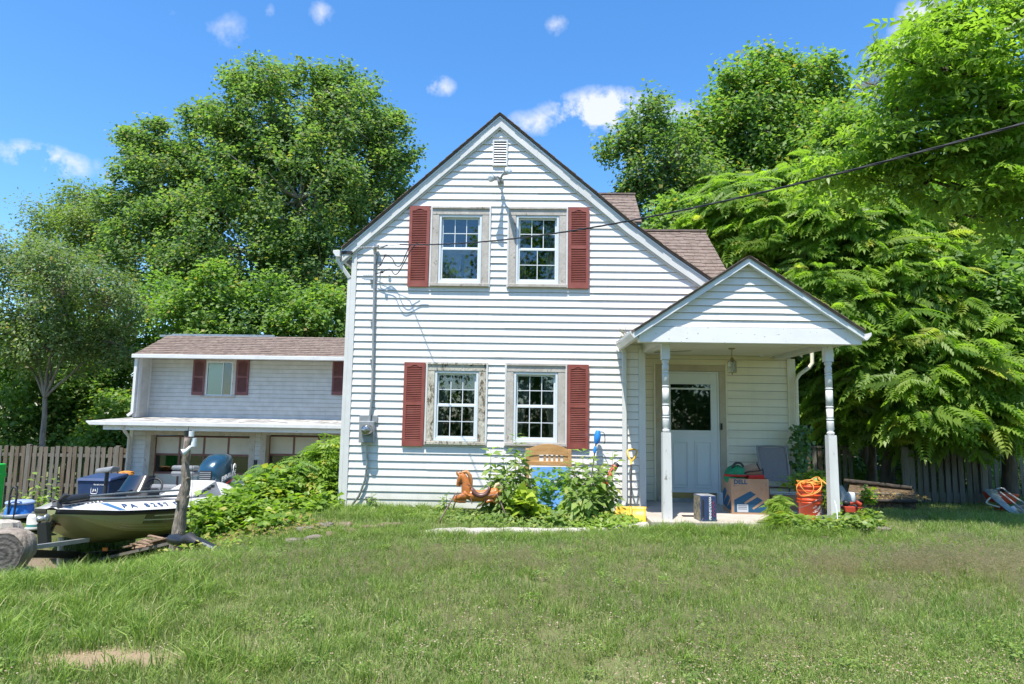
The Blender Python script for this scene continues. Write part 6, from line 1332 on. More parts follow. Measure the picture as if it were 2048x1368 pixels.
# consoles and smoked windscreens
for y in (.45,):
    m = MB(); m.hexa([(2.15, y-.30, -.2), (2.75, y-.30, -.2), (2.75, y+.30, -.2), (2.15, y+.30, -.2), (2.3, y-.27, .20), (2.62, y-.27, .24), (2.62, y+.27, .24), (2.3, y+.27, .20)]); c = m.build('console', Mt['carpet'], boat, local=True, bevel=.03)
    m = MB(); V = []
    for i in range(9):
        a = -1.2+2.4*i/8; V += [(2.42-.18*math.cos(a), y+.30*math.sin(a)*.95, .19), (2.60-.16*math.cos(a), y+.25*math.sin(a), .44)]
    m.add(V, [(2*i, 2*i+2, 2*i+3, 2*i+1) for i in range(8)], True); m.build('windscreen', glassmat('smoked_acrylic', (.25, .24, .22), .08, .08, (.30, .27, .24)), c, local=True)
m = MB(); m.lathe([(.17, -.012), (.19, 0), (.17, .012), (.15, 0), (.17, -.012)], c=(0, 0, 0), n=20, cap=False, M=Matrix.Translation((2.85, .45, .22)) @ Matrix.Rotation(R_(-65), 4, 'Y')); m.build('steering_wheel', M_['black'], boat, local=True)
for q0 in (-.42, .23): m = MB(); m.box(2.9, 3.19, q0+.02, q0+.48, -.02, .12); m.box(3.2, 3.32, q0, q0+.5, .0, .26); m.build('bench_seat', Mt['seat'], boat, local=True, bevel=.05)
# sculpted white aft cap and padded hump in front of the motor
m = MB(); m.hexa([(2.75, -1.0, .08), (4.1, -1.02, .06), (4.1, -.72, .10), (2.75, -.80, .10), (3.15, -.93, .26), (3.75, -.95, .30), (3.75, -.80, .30), (3.15, -.84, .26)]); m.build('side_cap', Mt['gel'], boat, local=True, bevel=.02)
m = MB(); m.ell((3.55, -.28, .08), (.45, .36, .23)); m.build('hatch_cover', Mt['gel'], boat, local=True)
m = MB(); m.ell((4.15, -.12, .08), (.17, .20, .17)); m.build('engine_pad', Mt['seat'], boat, local=True)
m = MB(); m.hexa([(2.0, -.62, .06), (3.25, -.62, .04), (3.25, -.05, .04), (2.0, -.05, .06), (2.1, -.60, .12), (3.0, -.58, .36), (3.0, -.08, .36), (2.1, -.08, .12)]); sc_ = m.build('rod_rack', Mt['gel'], boat, local=True, bevel=.01)
for i in range(5):
    m = MB(); x = 2.35+i*.12; m.box(x, x+.05, -.63, -.60, .125+i*.03, .15+i*.036); m.build('slot', M_['black'], sc_, local=True)
# pedestal seats
def loc_of(p): return wmat(boat).inverted() @ p
s1 = loc_of(at(214, 950, 10.5)); m = MB(); m.tube([(s1.x, s1.y, .1), (s1.x, s1.y, s1.z+.04)], .03); p = m.build('seat_post', M_['black'], boat, local=True)
m = MB(); s1.z += .07; m.hexa([(s1.x-.13, s1.y-.12, s1.z-.02), (s1.x+.12, s1.y-.12, s1.z-.02), (s1.x+.12, s1.y+.13, s1.z-.04), (s1.x-.13, s1.y+.13, s1.z-.04), (s1.x-.10, s1.y-.16, s1.z+.08), (s1.x+.10, s1.y-.16, s1.z+.06), (s1.x+.10, s1.y+.14, s1.z+.02), (s1.x-.10, s1.y+.14, s1.z+.03)]); m.build('seat', Mt['seat'], boat, local=True, bevel=.035)
s2 = loc_of(at(371, 942, 12.3)); m = MB(); m.tube([(s2.x, s2.y, .1), (s2.x, s2.y, s2.z-.06)], .028); m.build('seat_post', M_['black'], boat, local=True)
for dz in (0, .10): m = MB(); m.box(s2.x-.12, s2.x+.12, s2.y-.22, s2.y+.22, s2.z-.09+dz, s2.z+.0+dz); m.build('seat', Mt['seat'], boat, local=True, bevel=.035)
# outboard
ob = piece('outboard_motor', None, boat)
def loft(m, secs, n=22, pw=2.8):
    V = []
    for cx, cy, z, a, b in secs:
        for j in range(n):
            q = 2*math.pi*j/n; c, s = math.cos(q), math.sin(q); V.append((cx+a*abs(c)**(2/pw)*(1 if c > 0 else -1), cy+b*abs(s)**(2/pw)*(1 if s > 0 else -1), z))
    k = len(secs); m.add(V, [(i*n+j, i*n+(j+1) % n, (i+1)*n+(j+1) % n, (i+1)*n+j) for i in range(k-1) for j in range(n)], True)
    m.add(V[:n], [tuple(range(n-1, -1, -1))]); m.add(V[-n:], [tuple(range(n))])
o0 = loc_of(at(430, 950, 13.35)); mx_, my_ = o0.x, o0.y
m = MB(); loft(m, [(mx_+.08, my_, .0, .25, .20), (mx_+.05, my_, .06, .34, .25), (mx_, my_, .16, .37, .27), (mx_, my_, .42, .38, .27), (mx_+.03, my_, .56, .36, .26), (mx_+.10, my_, .68, .30, .23), (mx_+.15, my_, .76, .22, .18), (mx_+.17, my_, .79, .10, .10)])
cw_ = m.build('cowl', Mt['teal'], boat, local=True)
m = MB(); m.box(mx_-.385, mx_-.36, my_-.12, my_+.12, .22, .46); gr = m.build('grille', M_['black'], boat, local=True)
for i in range(6): m = MB(); m.box(mx_-.392, mx_-.386, my_-.11, my_+.11, .235+i*.037, .250+i*.037); m.build('grille_slat', M_['grey_metal'], gr, local=True)
m = MB(); m.tube([(mx_+.02, my_, .02), (mx_+.05, my_, -.35), (mx_+.08, my_, -.75)], [.14, .11, .07]); m.box(mx_-.35, mx_+.0, my_-.10, my_+.10, -.30, .02); m.ell((mx_+.10, my_, -.85), (.28, .06, .06)); m.build('midsection', M_['black'], boat, local=True)
for i in range(3):
    m = MB(); a = i*2.09; m.ell((mx_+.40, my_+.10*math.cos(a), -.85+.10*math.sin(a)), (.03, .09, .09)); m.build('propeller_blade', M_['galv'], boat, local=True)
bpy.data.objects.remove(ob)
def text_on(parent, txt, size, mat, M, extrude=.0015, bold=0, shear=0, name='lettering', align='CENTER'):
    return piece(name, text_mesh(txt, size, mat, extrude, bold, align, shear), parent, M)
# side facing the viewer is local -y; text right = local +x reversed? reading left to right from bow to stern
BASE = Matrix(((1, 0, 0, 0), (0, 0, -1, 0), (0, 1, 0, 0), (0, 0, 0, 1)))
whitep = M_['white_paint']; redp = pmat('red_print', (.5, .03, .03), .4); bluep = pmat('blue_print', (.02, .06, .16), .4)
text_on(boat, 'EVINRUDE', .125, whitep, Matrix.Translation((mx_+.02, my_-.274, .36)) @ Matrix.Rotation(R_(-14), 4, 'Y') @ BASE, bold=.003, shear=.3)
m = MB(); Q = [(-.26, -.13), (.30, .05), (.12, -.03), (.26, .005), (-.02, -.10)]; m.add([(mx_+.02+x, my_-.276, .30+z) for x, z in Q], [(0, 4, 3, 2, 1)]); m.build('swoosh', redp, boat, local=True)
m = MB(); P = [(mx_+.27+.05*math.cos(a), my_-.262, .50+.09*math.sin(a)+(.0 if a < 3.1 else -.0)) for a in np.linspace(.2, 3.9, 12)]+[(mx_+.32, my_-.262, .38), (mx_+.30, my_-.262, .30), (mx_+.22, my_-.268, .26)]; m.tube(smooth(P, 3), .012, n=5); m.build('emblem', whitep, boat, local=True)
# registration letters along the white gunwale
def on_gunwale(t, f, lift=.003):
    a, b = (max(.02, hb(t)-.22), zr(t)+rs(t)), (hb(t)+.012, zr(t)+.012); return Vector((t, -(a[0]+(b[0]-a[0])*f), a[1]+(b[1]-a[1])*f+lift))
def gun_text(txt, t, size, mat, f=.5, bold=.002, name='registration'):
    for i, ch in enumerate(txt):
        tt = t+i*size*.72
        if ch == ' ': continue
        p = on_gunwale(tt, f); u = (on_gunwale(tt+.05, f)-p).normalized(); v = (on_gunwale(tt, f-.3)-on_gunwale(tt, f+.3)).normalized(); w = u.cross(v).normalized(); v = w.cross(u)
        M = Matrix(((u.x, v.x, w.x, p.x+w.x*.004), (u.y, v.y, w.y, p.y+w.y*.004), (u.z, v.z, w.z, p.z+w.z*.004), (0, 0, 0, 1))); piece(name, text_mesh(ch, size, mat, .001, bold), boat, M)
gun_text('PA 8257 DB', .62, .14, bluep, .52); gun_text('12', 1.75, .13, M_['black'], .52)
gun_text('MotorGuide', .10, .055, whitep, -.05, .001, 'brand_lettering')
m = MB(); a, b = on_gunwale(.42, .1), on_gunwale(.50, .1); c, d = on_gunwale(.56, .95), on_gunwale(.48, .95); m.add([a, b, c, d], [(0, 3, 2, 1)]); m.build('blue_decal', pmat('blue_decal', (.05, .14, .28), .4), boat, local=True)
# trolling motor stowed along the bow deck
tm = MB(); tm.tube([(.10, -.10, .24), (1.0, -.42, .27), (2.15, -.60, .25)], .016); tm.tube([(.2, -.06, .20), (1.1, -.38, .19), (1.9, -.55, .17)], .02); tm.build('trolling_shaft', M_['galv'], boat, local=True)
tm = MB(); tm.tube([(.05, -.06, .20), (.12, -.10, .22), (.36, -.20, .24)], [.03, .06, .055]); tm.build('trolling_motor', M_['black_gloss'], boat, local=True)
for a in (.3, 2.4, 4.5): m = MB(); m.hexa([(.02, -.06, .20), (.05, -.08, .20), (.05, -.05, .21), (.02, -.04, .21)]+[(-.0+.0, -.06+.13*math.cos(a), .20+.13*math.sin(a)), (.05, -.10+.13*math.cos(a), .20+.13*math.sin(a)), (.05, -.03+.13*math.cos(a), .22+.13*math.sin(a)), (.02, -.02+.13*math.cos(a), .22+.13*math.sin(a))]); m.build('propeller_blade', M_['black'], boat, local=True)
# ============================================================ trailer
tr_ = thing('boat_trailer', 'black steel boat trailer with winch post under the bass boat', 'trailer', (-6.2, 8.6, -.8), rot=(0, R_(3.0), R_(88.0)))
def TL(x, y, z): return wmat(tr_).inverted() @ Vector((x, y, z))
j0 = at(42, 1107, 7.55); m = MB(); k1 = at(175, 1083, 8.7)
m.beam(j0, Vector((-6.15, 9.2, -.62)), .09, .09); m.beam(Vector((-6.15, 9.1, -.62)), Vector((-5.25, 10.3, -.72)), .07, .09); m.beam(Vector((-6.15, 9.1, -.62)), Vector((-7.0, 10.3, -.72)), .07, .09)
m.beam(Vector((-5.25, 10.3, -.72)), Vector((-5.25, 13.2, -.86)), .07, .09); m.beam(Vector((-7.0, 10.3, -.72)), Vector((-7.0, 13.2, -.86)), .07, .09); m.beam(Vector((-7.2, 12.0, -.85)), Vector((-5.0, 12.0, -.85)), .07, .07); m.build('frame', M_['black_gloss'], tr_)
m = MB(); m.beam(j0+Vector((.0, .0, .05)), k1+Vector((0, 0, .02)), .05, .05); m.build('side_rail', M_['grey_metal'], tr_)
for x in (-5.05, -7.25):
    m = MB(); m.lathe([(.10, -.09), (.27, -.09), (.31, -.05), (.31, .05), (.27, .09), (.10, .09)], M=Matrix.Translation((x, 12.0, -.92)) @ Matrix.Rotation(R_(90), 4, 'Y'), n=24); w = m.build('wheel', M_['black'], tr_)
    m = MB(); m.lathe([(.0, -.07), (.17, -.095), (.18, -.06), (.0, -.02)], M=Matrix.Translation((x, 12.0, -.92)) @ Matrix.Rotation(R_(90), 4, 'Y'), n=18); m.build('rim', M_['galv'], w)
    m = MB(); P = [(12.0+.37*math.cos(a), -.92+.37*math.sin(a)) for a in np.linspace(.1, 3.04, 10)]; m.add([(x+dx, p[0], p[1]) for p in P for dx in (-.13, .13)], [(2*i, 2*i+2, 2*i+3, 2*i+1) for i in range(9)], True); m.build('fender', M_['black_gloss'], tr_)
wp = at(90, 1085, 8.05); wt_ = at(88, 1045, 8.05); m = MB(); m.beam((wp.x, wp.y, wp.z-.03), (wt_.x, wt_.y, wt_.z), .08, .12, (1, 0, 0)); m.beam((wt_.x, wt_.y, wt_.z-.05), (-6.13, 8.62, -.10), .06, .06); m.beam((wp.x, wp.y, wp.z+.02), (-6.13, 8.62, -.12), .05, .05); m.build('winch_post', M_['black_gloss'], tr_, bevel=.006)
m = MB(); m.lathe([(.02, -.05), (.05, -.05), (.03, -.035), (.03, .035), (.05, .05), (.02, .05)], M=Matrix.Translation((wt_.x, wt_.y-.02, wt_.z+.05)) @ Matrix.Rotation(R_(80), 4, 'Y'), n=14); m.build('winch', M_['galv'], tr_)
m = MB(); m.lathe([(.02, -.06), (.05, -.06), (.04, 0), (.05, .06), (.02, .06)], M=Matrix.Translation((-6.08, 8.62, -.08)) @ Matrix.Rotation(R_(90), 4, 'Y'), n=14); m.build('bow_roller', pmat('rust_rubber', (.12, .05, .025), .8), tr_)
jk = at(50, 1120, 7.5); gzj = tz(jk.x, jk.y); m = MB(); m.tube([(jk.x, jk.y, gzj), (jk.x, jk.y, jk.z+.15)], .03); m.lathe([(.09, 0), (.09, .02), (.03, .03)], c=(jk.x, jk.y, gzj), n=12); m.tube([(jk.x-.1, jk.y-.03, jk.z+.12), (jk.x, jk.y, jk.z+.12)], .02); m.build('tongue_jack', M_['grey_metal'], tr_)
m = MB(); m.tube([(j0.x-.02, j0.y-.08, j0.z+.02), (j0.x+.03, j0.y+.06, j0.z+.0)], [.05, .045]); m.build('coupler', M_['galv'], tr_)
for px, py, Yq in ((68, 1105, 7.8), (215, 1097, 8.9)): q = at(px, py, Yq); m = MB(); m.box(q.x-.03, q.x+.03, q.y-.06, q.y-.045, q.z-.02, q.z+.02); m.build('reflector', pmat('amber_reflector', (.5, .14, .02), .3), tr_)
# ============================================================ things around the boat
wpz = tz(-4.12, 8.0)
post = thing('weathered_post', 'gnarled grey tree-trunk post with lamp fittings on top, in front of the boat', 'post', (-4.15, 8.0, wpz))
Pp = [at(352, 1100, 8.0), at(357, 1065, 8), at(362, 1030, 8), at(366, 1000, 8), at(372, 965, 8), at(371, 930, 8), at(374, 900, 8), at(377, 872, 8)]; Rr = [.088, .078, .066, .070, .055, .048, .046, .040]
m = MB(); m.tube(smooth(Pp, 3), list(np.interp(np.linspace(0, 7, 22), range(8), Rr)), n=11); o = m.build('trunk', pmat('driftwood_grey', (.30, .26, .21), .9, col2=(.17, .14, .11), scale=12, stretch=(2.5, 2.5, .25), lo=.4, hi=.6, bump=1, bscale=25, dist=.04), post)
dm = o.modifiers.new('sub', 'SUBSURF'); dm.levels = dm.render_levels = 1
tx = bpy.data.textures.new('knots', 'CLOUDS'); tx.noise_scale = .09; dd = o.modifiers.new('knots', 'DISPLACE'); dd.texture = tx; dd.strength = .035; dd.mid_level = .5
for a, b, r_ in ((at(362, 1002, 7.97), at(351, 1001, 7.9), .022), (at(371, 1000, 8), at(379, 992, 7.98), .02), (at(372, 960, 8), at(378, 955, 7.92), .016)): m = MB(); m.tube([a, a.lerp(b, .6), b], [r_*1.4, r_, r_*.6], n=7); m.build('branch_stub', o.data.materials[0], post)
m = MB(); a = at(373, 902, 8); b = at(376, 872, 8); m.tube([a, b], [.038, .04], n=12); m.build('red_sleeve', pmat('peeling_red_paint', (.30, .10, .09), .7, col2=(.42, .33, .30), scale=14, lo=.45, hi=.55), post)
m = MB(); a = at(376, 872, 8); b = at(376, 861, 8); m.tube([a, b], [.046, .048], n=12); m.tube([b, b+Vector((.01, 0, .05))], .004); m.build('cap', M_['black_gloss'], post)
m = MB(); q = at(383, 868, 7.93); m.tube([q+Vector((0, 0, -.03)), q+Vector((0, 0, .035))], .03, n=12); m.build('white_fitting', M_['sash'], post)
m = MB(); a = at(389, 876, 7.95); b = at(387, 893, 7.95); m.tube([a, b], [.028, .032], n=10); m.build('white_fitting', M_['sash'], post)
m = MB(); a = at(382, 893, 7.93); b = at(373, 901, 7.9); c = at(365, 905, 7.88); m.tube([a, b, c], [.018, .022, .045], n=12); m.build('lamp_horn', M_['sash'], post)
m = MB(); m.tube([at(384, 925, 7.95), at(386, 960, 7.95), at(382, 1000, 7.95), at(380, 1050, 7.95)], .003, n=4); m.build('wire', M_['black'], post)
def stuff_log(label, px, py, Y): pass
c = at(18, 1098, 6.75); m = MB(); n = 26; V = []
for k_, (y, rr_) in enumerate(((6.70, .215), (6.74, .235), (6.92, .235), (6.96, .22))):
    for j in range(n): a = 2*math.pi*j/n; r_ = rr_*(1+.05*math.sin(3*a)+.03*math.sin(7*a+k_)); V.append((c.x-.07+r_*math.cos(a)-(y-6.7)*.2, y+.25*(r_*math.cos(a)), c.z-.04+r_*math.sin(a)))
m.add(V, [(i*n+j, (i+1)*n+j, (i+1)*n+(j+1) % n, i*n+(j+1) % n) for i in range(3) for j in range(n)], True); lg = m.build('cut_log', bark)
tag(lg, 'large sawn log lying end-on at the far left of the lawn', 'log'); m = MB(); m.add([V[j] for j in range(n)], [tuple(range(n))]); eg = pmat('grey_end_grain', (.22, .20, .18), .9, col2=(.12, .11, .10), scale=7, dirt=(.06, .05, .045), dscale=5, dlo=.52, dhi=.6, bump=.5, bscale=40)
def rings(mt, c):
    N, L = mt.node_tree.nodes, mt.node_tree.links; P = N['Principled BSDF']; src = P.inputs['Base Color'].links[0].from_socket; g = N.new('ShaderNodeNewGeometry')
    s = N.new('ShaderNodeVectorMath'); s.operation = 'SUBTRACT'; s.inputs[1].default_value = c; L.new(g.outputs['Position'], s.inputs[0])
    w = N.new('ShaderNodeTexWave'); w.wave_type = 'RINGS'; w.rings_direction = 'SPHERICAL'; w.inputs['Scale'].default_value = 6; w.inputs['Distortion'].default_value = 1.6; w.inputs['Detail'].default_value = 3; L.new(s.outputs[0], w.inputs['Vector'])
    x = N.new('ShaderNodeMix'); x.data_type = 'RGBA'; x.blend_type = 'MULTIPLY'; x.inputs[0].default_value = .55; L.new(src, x.inputs[6]); L.new(w.outputs['Color'], x.inputs[7]); L.new(x.outputs[2], P.inputs['Base Color'])
rings(eg, (c.x-.03, 6.68, c.z-.05))
o = m.build('sawn_face', eg, lg, local=True); o.location.y = -.002
rock('bleached driftwood chunk behind the sawn log at the left edge', at(0, 1056, 8.2), (.24, .15, .10), 5.5, bark_pale, 'driftwood', cat='driftwood')
q = ground_at(120, 1135); t_ = at(122, 1075, q.y); m = MB(); m.tube([(q.x, q.y, q.z-.1), (t_.x, t_.y, t_.z)], .036, n=12); tag(m.build('pipe_stake', M_['galv']), 'short rusty galvanised pipe standing upright beside the trailer tongue', 'pipe')
# board and rotten bark pile
q0, q1 = ground_at(205, 1128), ground_at(395, 1092); m = MB(); m.beam(q0+Vector((0, .1, .06)), q1+Vector((0, .1, .10)), .24, .035); tag(m.build('old_board', wood[0]), 'grey weathered board lying at the edge of the lawn below the post', 'board')
bk = thing('bark_pile', 'heap of rotten bark slabs on the grey board', 'bark', ground_at(290, 1115)); r = random.Random(9)
for i in range(16):
    t = r.random(); p = q0.lerp(q1, .25+.45*t)+Vector((r.uniform(-.08, .08), .1+r.uniform(-.10, .10), .10+r.uniform(0, .08))); M = Matrix.Translation(p) @ Euler((r.uniform(-.4, .4), r.uniform(-.3, .3), r.uniform(-.5, .8))).to_matrix().to_4x4(); m = MB(); m.box(-r.uniform(.08, .2), r.uniform(.08, .2), -.03, .03, -.008, .01, M); m.build('bark_slab', pmat('rotten_bark', (.15, .09, .055), .95, col2=(.30, .22, .15), scale=20, bump=.8, bscale=60) if i == 0 else bpy.data.materials['rotten_bark'], bk)
# spare trolling motor on the grass
qm = ground_at(365, 1096); sm_ = thing('trolling_motor', 'black electric trolling motor lying in the grass at the foot of the post', 'trolling motor', qm)
m = MB(); a = at(340, 1078, 7.8); b = at(372, 1082, 7.7); m.tube([a, a.lerp(b, .5), b], [.05, .075, .05], n=12); m.build('head', M_['black_gloss'], sm_)
m = MB(); a = at(368, 1080, 7.7); b = at(395, 1085, 7.6); m.tube([a, a.lerp(b, .4)+Vector((0, 0, .03)), b], [.05, .07, .04], n=10); m.tube([at(352, 1070, 7.8), at(360, 1092, 7.7), at(352, 1098, 7.65)], .014); m.build('bracket', M_['black'], sm_)
a = at(398, 1080, 7.6); b = at(446, 1102, 7.35); m = MB(); m.tube([a, b], [.034, .024], n=10); sh = m.build('shaft', M_['black_gloss'], sm_)
d_ = (b-a).normalized(); v_ = Vector((0, 0, 1)); v_ = (v_-d_*v_.dot(d_)).normalized(); w_ = d_.cross(v_); p = a.lerp(b, .5)+w_*.032
Mx = Matrix(((d_.x, v_.x, w_.x, p.x), (d_.y, v_.y, w_.y, p.y), (d_.z, v_.z, w_.z, p.z), (0, 0, 0, 1))); piece('lettering', text_mesh('MOTORGUIDE', .036, whitep, .0005), sm_, wmat(sm_).inverted() @ Mx)
# bins
def bin_(name, label, px0, px1, py, Y, col, h, group=None, logo=False):
    a, b = at(px0, py, Y), at(px1, py, Y); cx = (a.x+b.x)/2; w = (b.x-a.x)/2; zb = tz(cx, Y); zt = a.z; o = thing(name, label, 'bin', (cx, Y+.3, zb), group); mt = pmat(name+'_plastic', col, .65, col2=tuple(c_*1.35 for c_ in col), scale=3)
    m = MB(); m.hexa([(cx-w*.8, Y+.08, zb+.05), (cx+w*.8, Y+.08, zb+.05), (cx+w*.8, Y+.62, zb+.05), (cx-w*.8, Y+.62, zb+.05), (cx-w*.94, Y, zt-.06), (cx+w*.94, Y, zt-.06), (cx+w*.94, Y+.7, zt-.06), (cx-w*.94, Y+.7, zt-.06)]); m.build('body', mt, o, bevel=.02)
    m = MB(); m.hexa([(cx-w, Y-.03, zt-.06), (cx+w, Y-.03, zt-.06), (cx+w, Y+.73, zt-.02), (cx-w, Y+.73, zt-.02), (cx-w*.93, Y+.03, zt), (cx+w*.93, Y+.03, zt), (cx+w*.93, Y+.68, zt+.06), (cx-w*.93, Y+.68, zt+.06)]); m.build('lid', mt, o, bevel=.015)
    for s in (-1, 1): m = MB(); m.lathe([(.03, -.03), (.12, -.03), (.12, .03), (.03, .03)], M=Matrix.Translation((cx+s*w*.85, Y+.6, zb+.12)) @ Matrix.Rotation(R_(90), 4, 'Y'), n=16); m.build('wheel', M_['black'], o)
    if logo:
        q = at(187, 981, Y-.01); Mq = Matrix.Translation((q.x, Y+.012, q.z)) @ Matrix.Rotation(R_(86), 4, 'X'); m = MB(); P = [(.075*math.copysign(abs(math.cos(t))**.4, math.cos(t)), .075*math.copysign(abs(math.sin(t))**.4, math.sin(t)), 0) for t in np.linspace(0, 6.283, 25)]; m.tube(P, .007, n=4); m.tube([(-.04, -.04, 0), (-.02, .03, 0), (.0, -.03, 0), (.02, .03, 0), (.04, -.02, 0)], .008, n=4); piece('emblem', m.mesh('emblem', whitep), o, wmat(o).inverted() @ Mq)
        q = at(192, 969.5, Y); piece('lettering', text_mesh('WE RECYCLE', .04, whitep, .001), o, wmat(o).inverted() @ Matrix.Translation((q.x+.06, Y-.0, q.z)) @ Matrix.Rotation(R_(86), 4, 'X'))
    return o
bin_('recycling_bin', 'dark blue recycling bin with white emblem in front of the board fence', 153, 222, 956, 14.8, (.012, .035, .10), 1.1, logo=True)
bin_('refuse_bin', 'smaller dark blue bin half hidden behind the boat windscreen', 222, 246, 961, 15.3, (.015, .03, .07), 1.0)
q = at(231, 958, 15.2); rock('orange bag lying on the smaller dark blue bin', (q.x, 15.6, q.z+.09), (.16, .12, .06), 4.4, pmat('orange_bag', (.55, .22, .04), .6), 'orange_bag', cat='bag')
# tub, hook, tank, funnel, green post
q = ground_at(38, 1034); s_ = q.y/FPX; tb = thing('blue_drum', 'cut-down bright blue plastic drum with a milky lid left of the propane tank', 'drum', q)
m = MB(); m.lathe([(27*s_, 0), (25*s_, 10*s_), (22*s_, 24*s_), (21*s_, 26*s_)], c=q, n=24, M=Matrix.Identity(4)); m.build('body', pmat('bright_blue_plastic', (.015, .14, .50), .35, col2=(.03, .2, .6), scale=3), tb)
m = MB(); m.lathe([(24*s_, 0), (25*s_, .01), (25*s_, .03), (20*s_, .05), (0.0, .055)], c=(q.x, q.y, q.z+25*s_), n=24); m.build('lid', pmat('milky_blue_lid', (.30, .38, .58), .3), tb)
m = MB(); m.lathe([(30*s_, 0), (31*s_, .02), (31*s_, .05), (29*s_, .055), (29*s_, .03), (0, .03)], c=(q.x-.02, q.y, q.z), n=24); m.build('tray', M_['grey_metal'], tb)
q = ground_at(20, 1043); k_ = q.y/FPX; hk = MB(); hk.tube(smooth([(q.x-6*k_, q.y, q.z), (q.x-5*k_, q.y, q.z+50*k_), (q.x-1*k_, q.y, q.z+64*k_), (q.x+5*k_, q.y, q.z+64*k_), (q.x+9*k_, q.y, q.z+54*k_), (q.x+8*k_, q.y, q.z+42*k_), (q.x+6*k_, q.y, q.z)]), .014, n=6); hk.tube([(q.x-5*k_, q.y, q.z+47*k_), (q.x+9*k_, q.y, q.z+47*k_)], .012, n=6)
tag(hk.build('garden_hook', M_['black']), 'thin black arched metal hand cart frame standing behind the blue drum', 'cart frame')
q = ground_at(68, 1060); k_ = q.y/FPX; tk = thing('propane_tank', 'white propane tank with a teal base band beside the trailer', 'propane tank', q); m = MB(); m.lathe([(.10, 0), (.135, .02), (13.5*k_, 6*k_), (13.5*k_, 24*k_), (11*k_, 29*k_), (4*k_, 31*k_)], c=q, n=22); m.build('body', pmat('white_tank_paint', (.58, .58, .56), .4, col2=(.50, .49, .46), scale=6), tk)
m = MB(); m.lathe([(13.8*k_, 5*k_), (13.8*k_, 11*k_)], c=q, n=22, cap=False); m.build('band', pmat('teal_band', (.10, .30, .28), .4), tk); m = MB(); m.lathe([(7*k_, 28*k_), (7*k_, 35*k_)], c=q, n=14, cap=False); m.tube([(q.x, q.y, q.z+30*k_), (q.x, q.y, q.z+34*k_)], .02); m.build('collar', M_['galv'], tk)
q = ground_at(80, 1062); k_ = q.y/FPX; m = MB(); m.tube([(q.x, q.y, q.z), (q.x+2*k_, q.y, q.z+22*k_), (q.x+5*k_, q.y-.02, q.z+31*k_), (q.x+13*k_, q.y-.03, q.z+33*k_)], [.035, .04, .05, .06], n=12); tag(m.build('yellow_elbow', pmat('yellow_plastic_pipe', (.62, .42, .02), .4)), 'bright yellow plastic elbow pipe between propane tank and winch post', 'pipe')
q = at(-12, 965, 13.0); m = MB(); m.box(q.x-.25, q.x+.06, 13.0, 13.2, tz(q.x, 13), q.z+.36); m.box(q.x-.25, q.x+.075, 12.98, 13.22, q.z+.1, q.z+.18); tag(m.build('green_play_post', pmat('bright_green_plastic', (.02, .50, .06), .35), bevel=.02), 'bright green plastic play equipment post at the far left edge', 'play post')
# ============================================================ spring horse
HY = 8.78
def hz(x, y, dy=0.0): p = at(840+x/4.096, 840+y/4.096, HY); return Vector((p.x, HY+dy, p.z))
hs = thing('spring_horse', 'orange-brown toy spring horse with brown saddle and cream tail on a metal frame', 'toy horse', (hz(460, 830).x, HY, 0))
m = MB(); k = HY/FPX/4.096; rk = 1.16
def tb_(P, R, dys=None): m.tube([hz(x, y, (dys[i] if dys else 0)) for i, (x, y) in enumerate(P)], [r*k*rk for r in R], n=12)
tb_([(372, 605), (430, 618), (500, 622), (570, 612), (625, 600), (650, 612)], [30, 42, 38, 40, 44, 26])          # barrel
tb_([(385, 600), (382, 555), (372, 505), (352, 462), (335, 445)], [40, 37, 30, 25, 20])                           # neck
tb_([(345, 452), (328, 480), (316, 520), (313, 545)], [24, 22, 16, 13])                                       # head
tb_([(312, 452), (303, 430), (300, 413)], [9, 7, 2], [-.02, -.025, -.03]); tb_([(330, 446), (325, 428), (324, 415)], [9, 7, 2], [.02, .025, .03])
for s in (-1, 1):
    d = s*.045
    tb_([(385, 618), (330, 628), (290, 640), (282, 655)], [26, 20, 15, 13], [d]*4); tb_([(284, 655), (330, 664), (378, 660)], [13, 11, 14], [d]*3)
    tb_([(620, 605), (655, 640), (690, 672)], [34, 24, 13], [d]*3); tb_([(690, 672), (640, 676), (590, 655), (545, 668)], [13, 12, 11, 14], [d]*4)
    tb_([(390, 600), (372, 622)], [30, 22], [d]*2)
hm = pmat('orange_brown_plastic_horse', (.36, .115, .025), .32, col2=(.48, .17, .04), scale=9, dirt=(.16, .05, .02), dscale=14, dlo=.58, dhi=.72, coat=.2)
o = m.build('body', hm, hs); md = o.modifiers.new('skin', 'REMESH'); md.mode = 'VOXEL'; md.voxel_size = .0055; md.use_smooth_shade = True; ms = o.modifiers.new('soft', 'SMOOTH'); ms.factor = .6; ms.iterations = 5
m = MB(); tb_([(345, 428), (385, 425), (408, 455), (420, 500), (424, 540)], [9, 14, 14, 12, 6]); tb_([(340, 430), (322, 440), (315, 452)], [8, 8, 4]); m.build('mane', pmat('sandy_mane', (.50, .24, .09), .5, col2=(.36, .14, .04), scale=30, stretch=(1, 1, .3)), hs)
m = MB()
for i in range(5): tb_([(612, 560), (628+i*3, 530+i*3), (655+i*3, 520+i*7), (672-i, 550+i*5), (664-i*3, 585), (655-i*5, 600)], [11, 13, 13, 11, 9, 4], [(i-2)*.006]*6)
m.build('tail', pmat('cream_tail', (.62, .50, .30), .6, col2=(.48, .35, .18), scale=40), hs)
m = MB(); V = []; n = 10
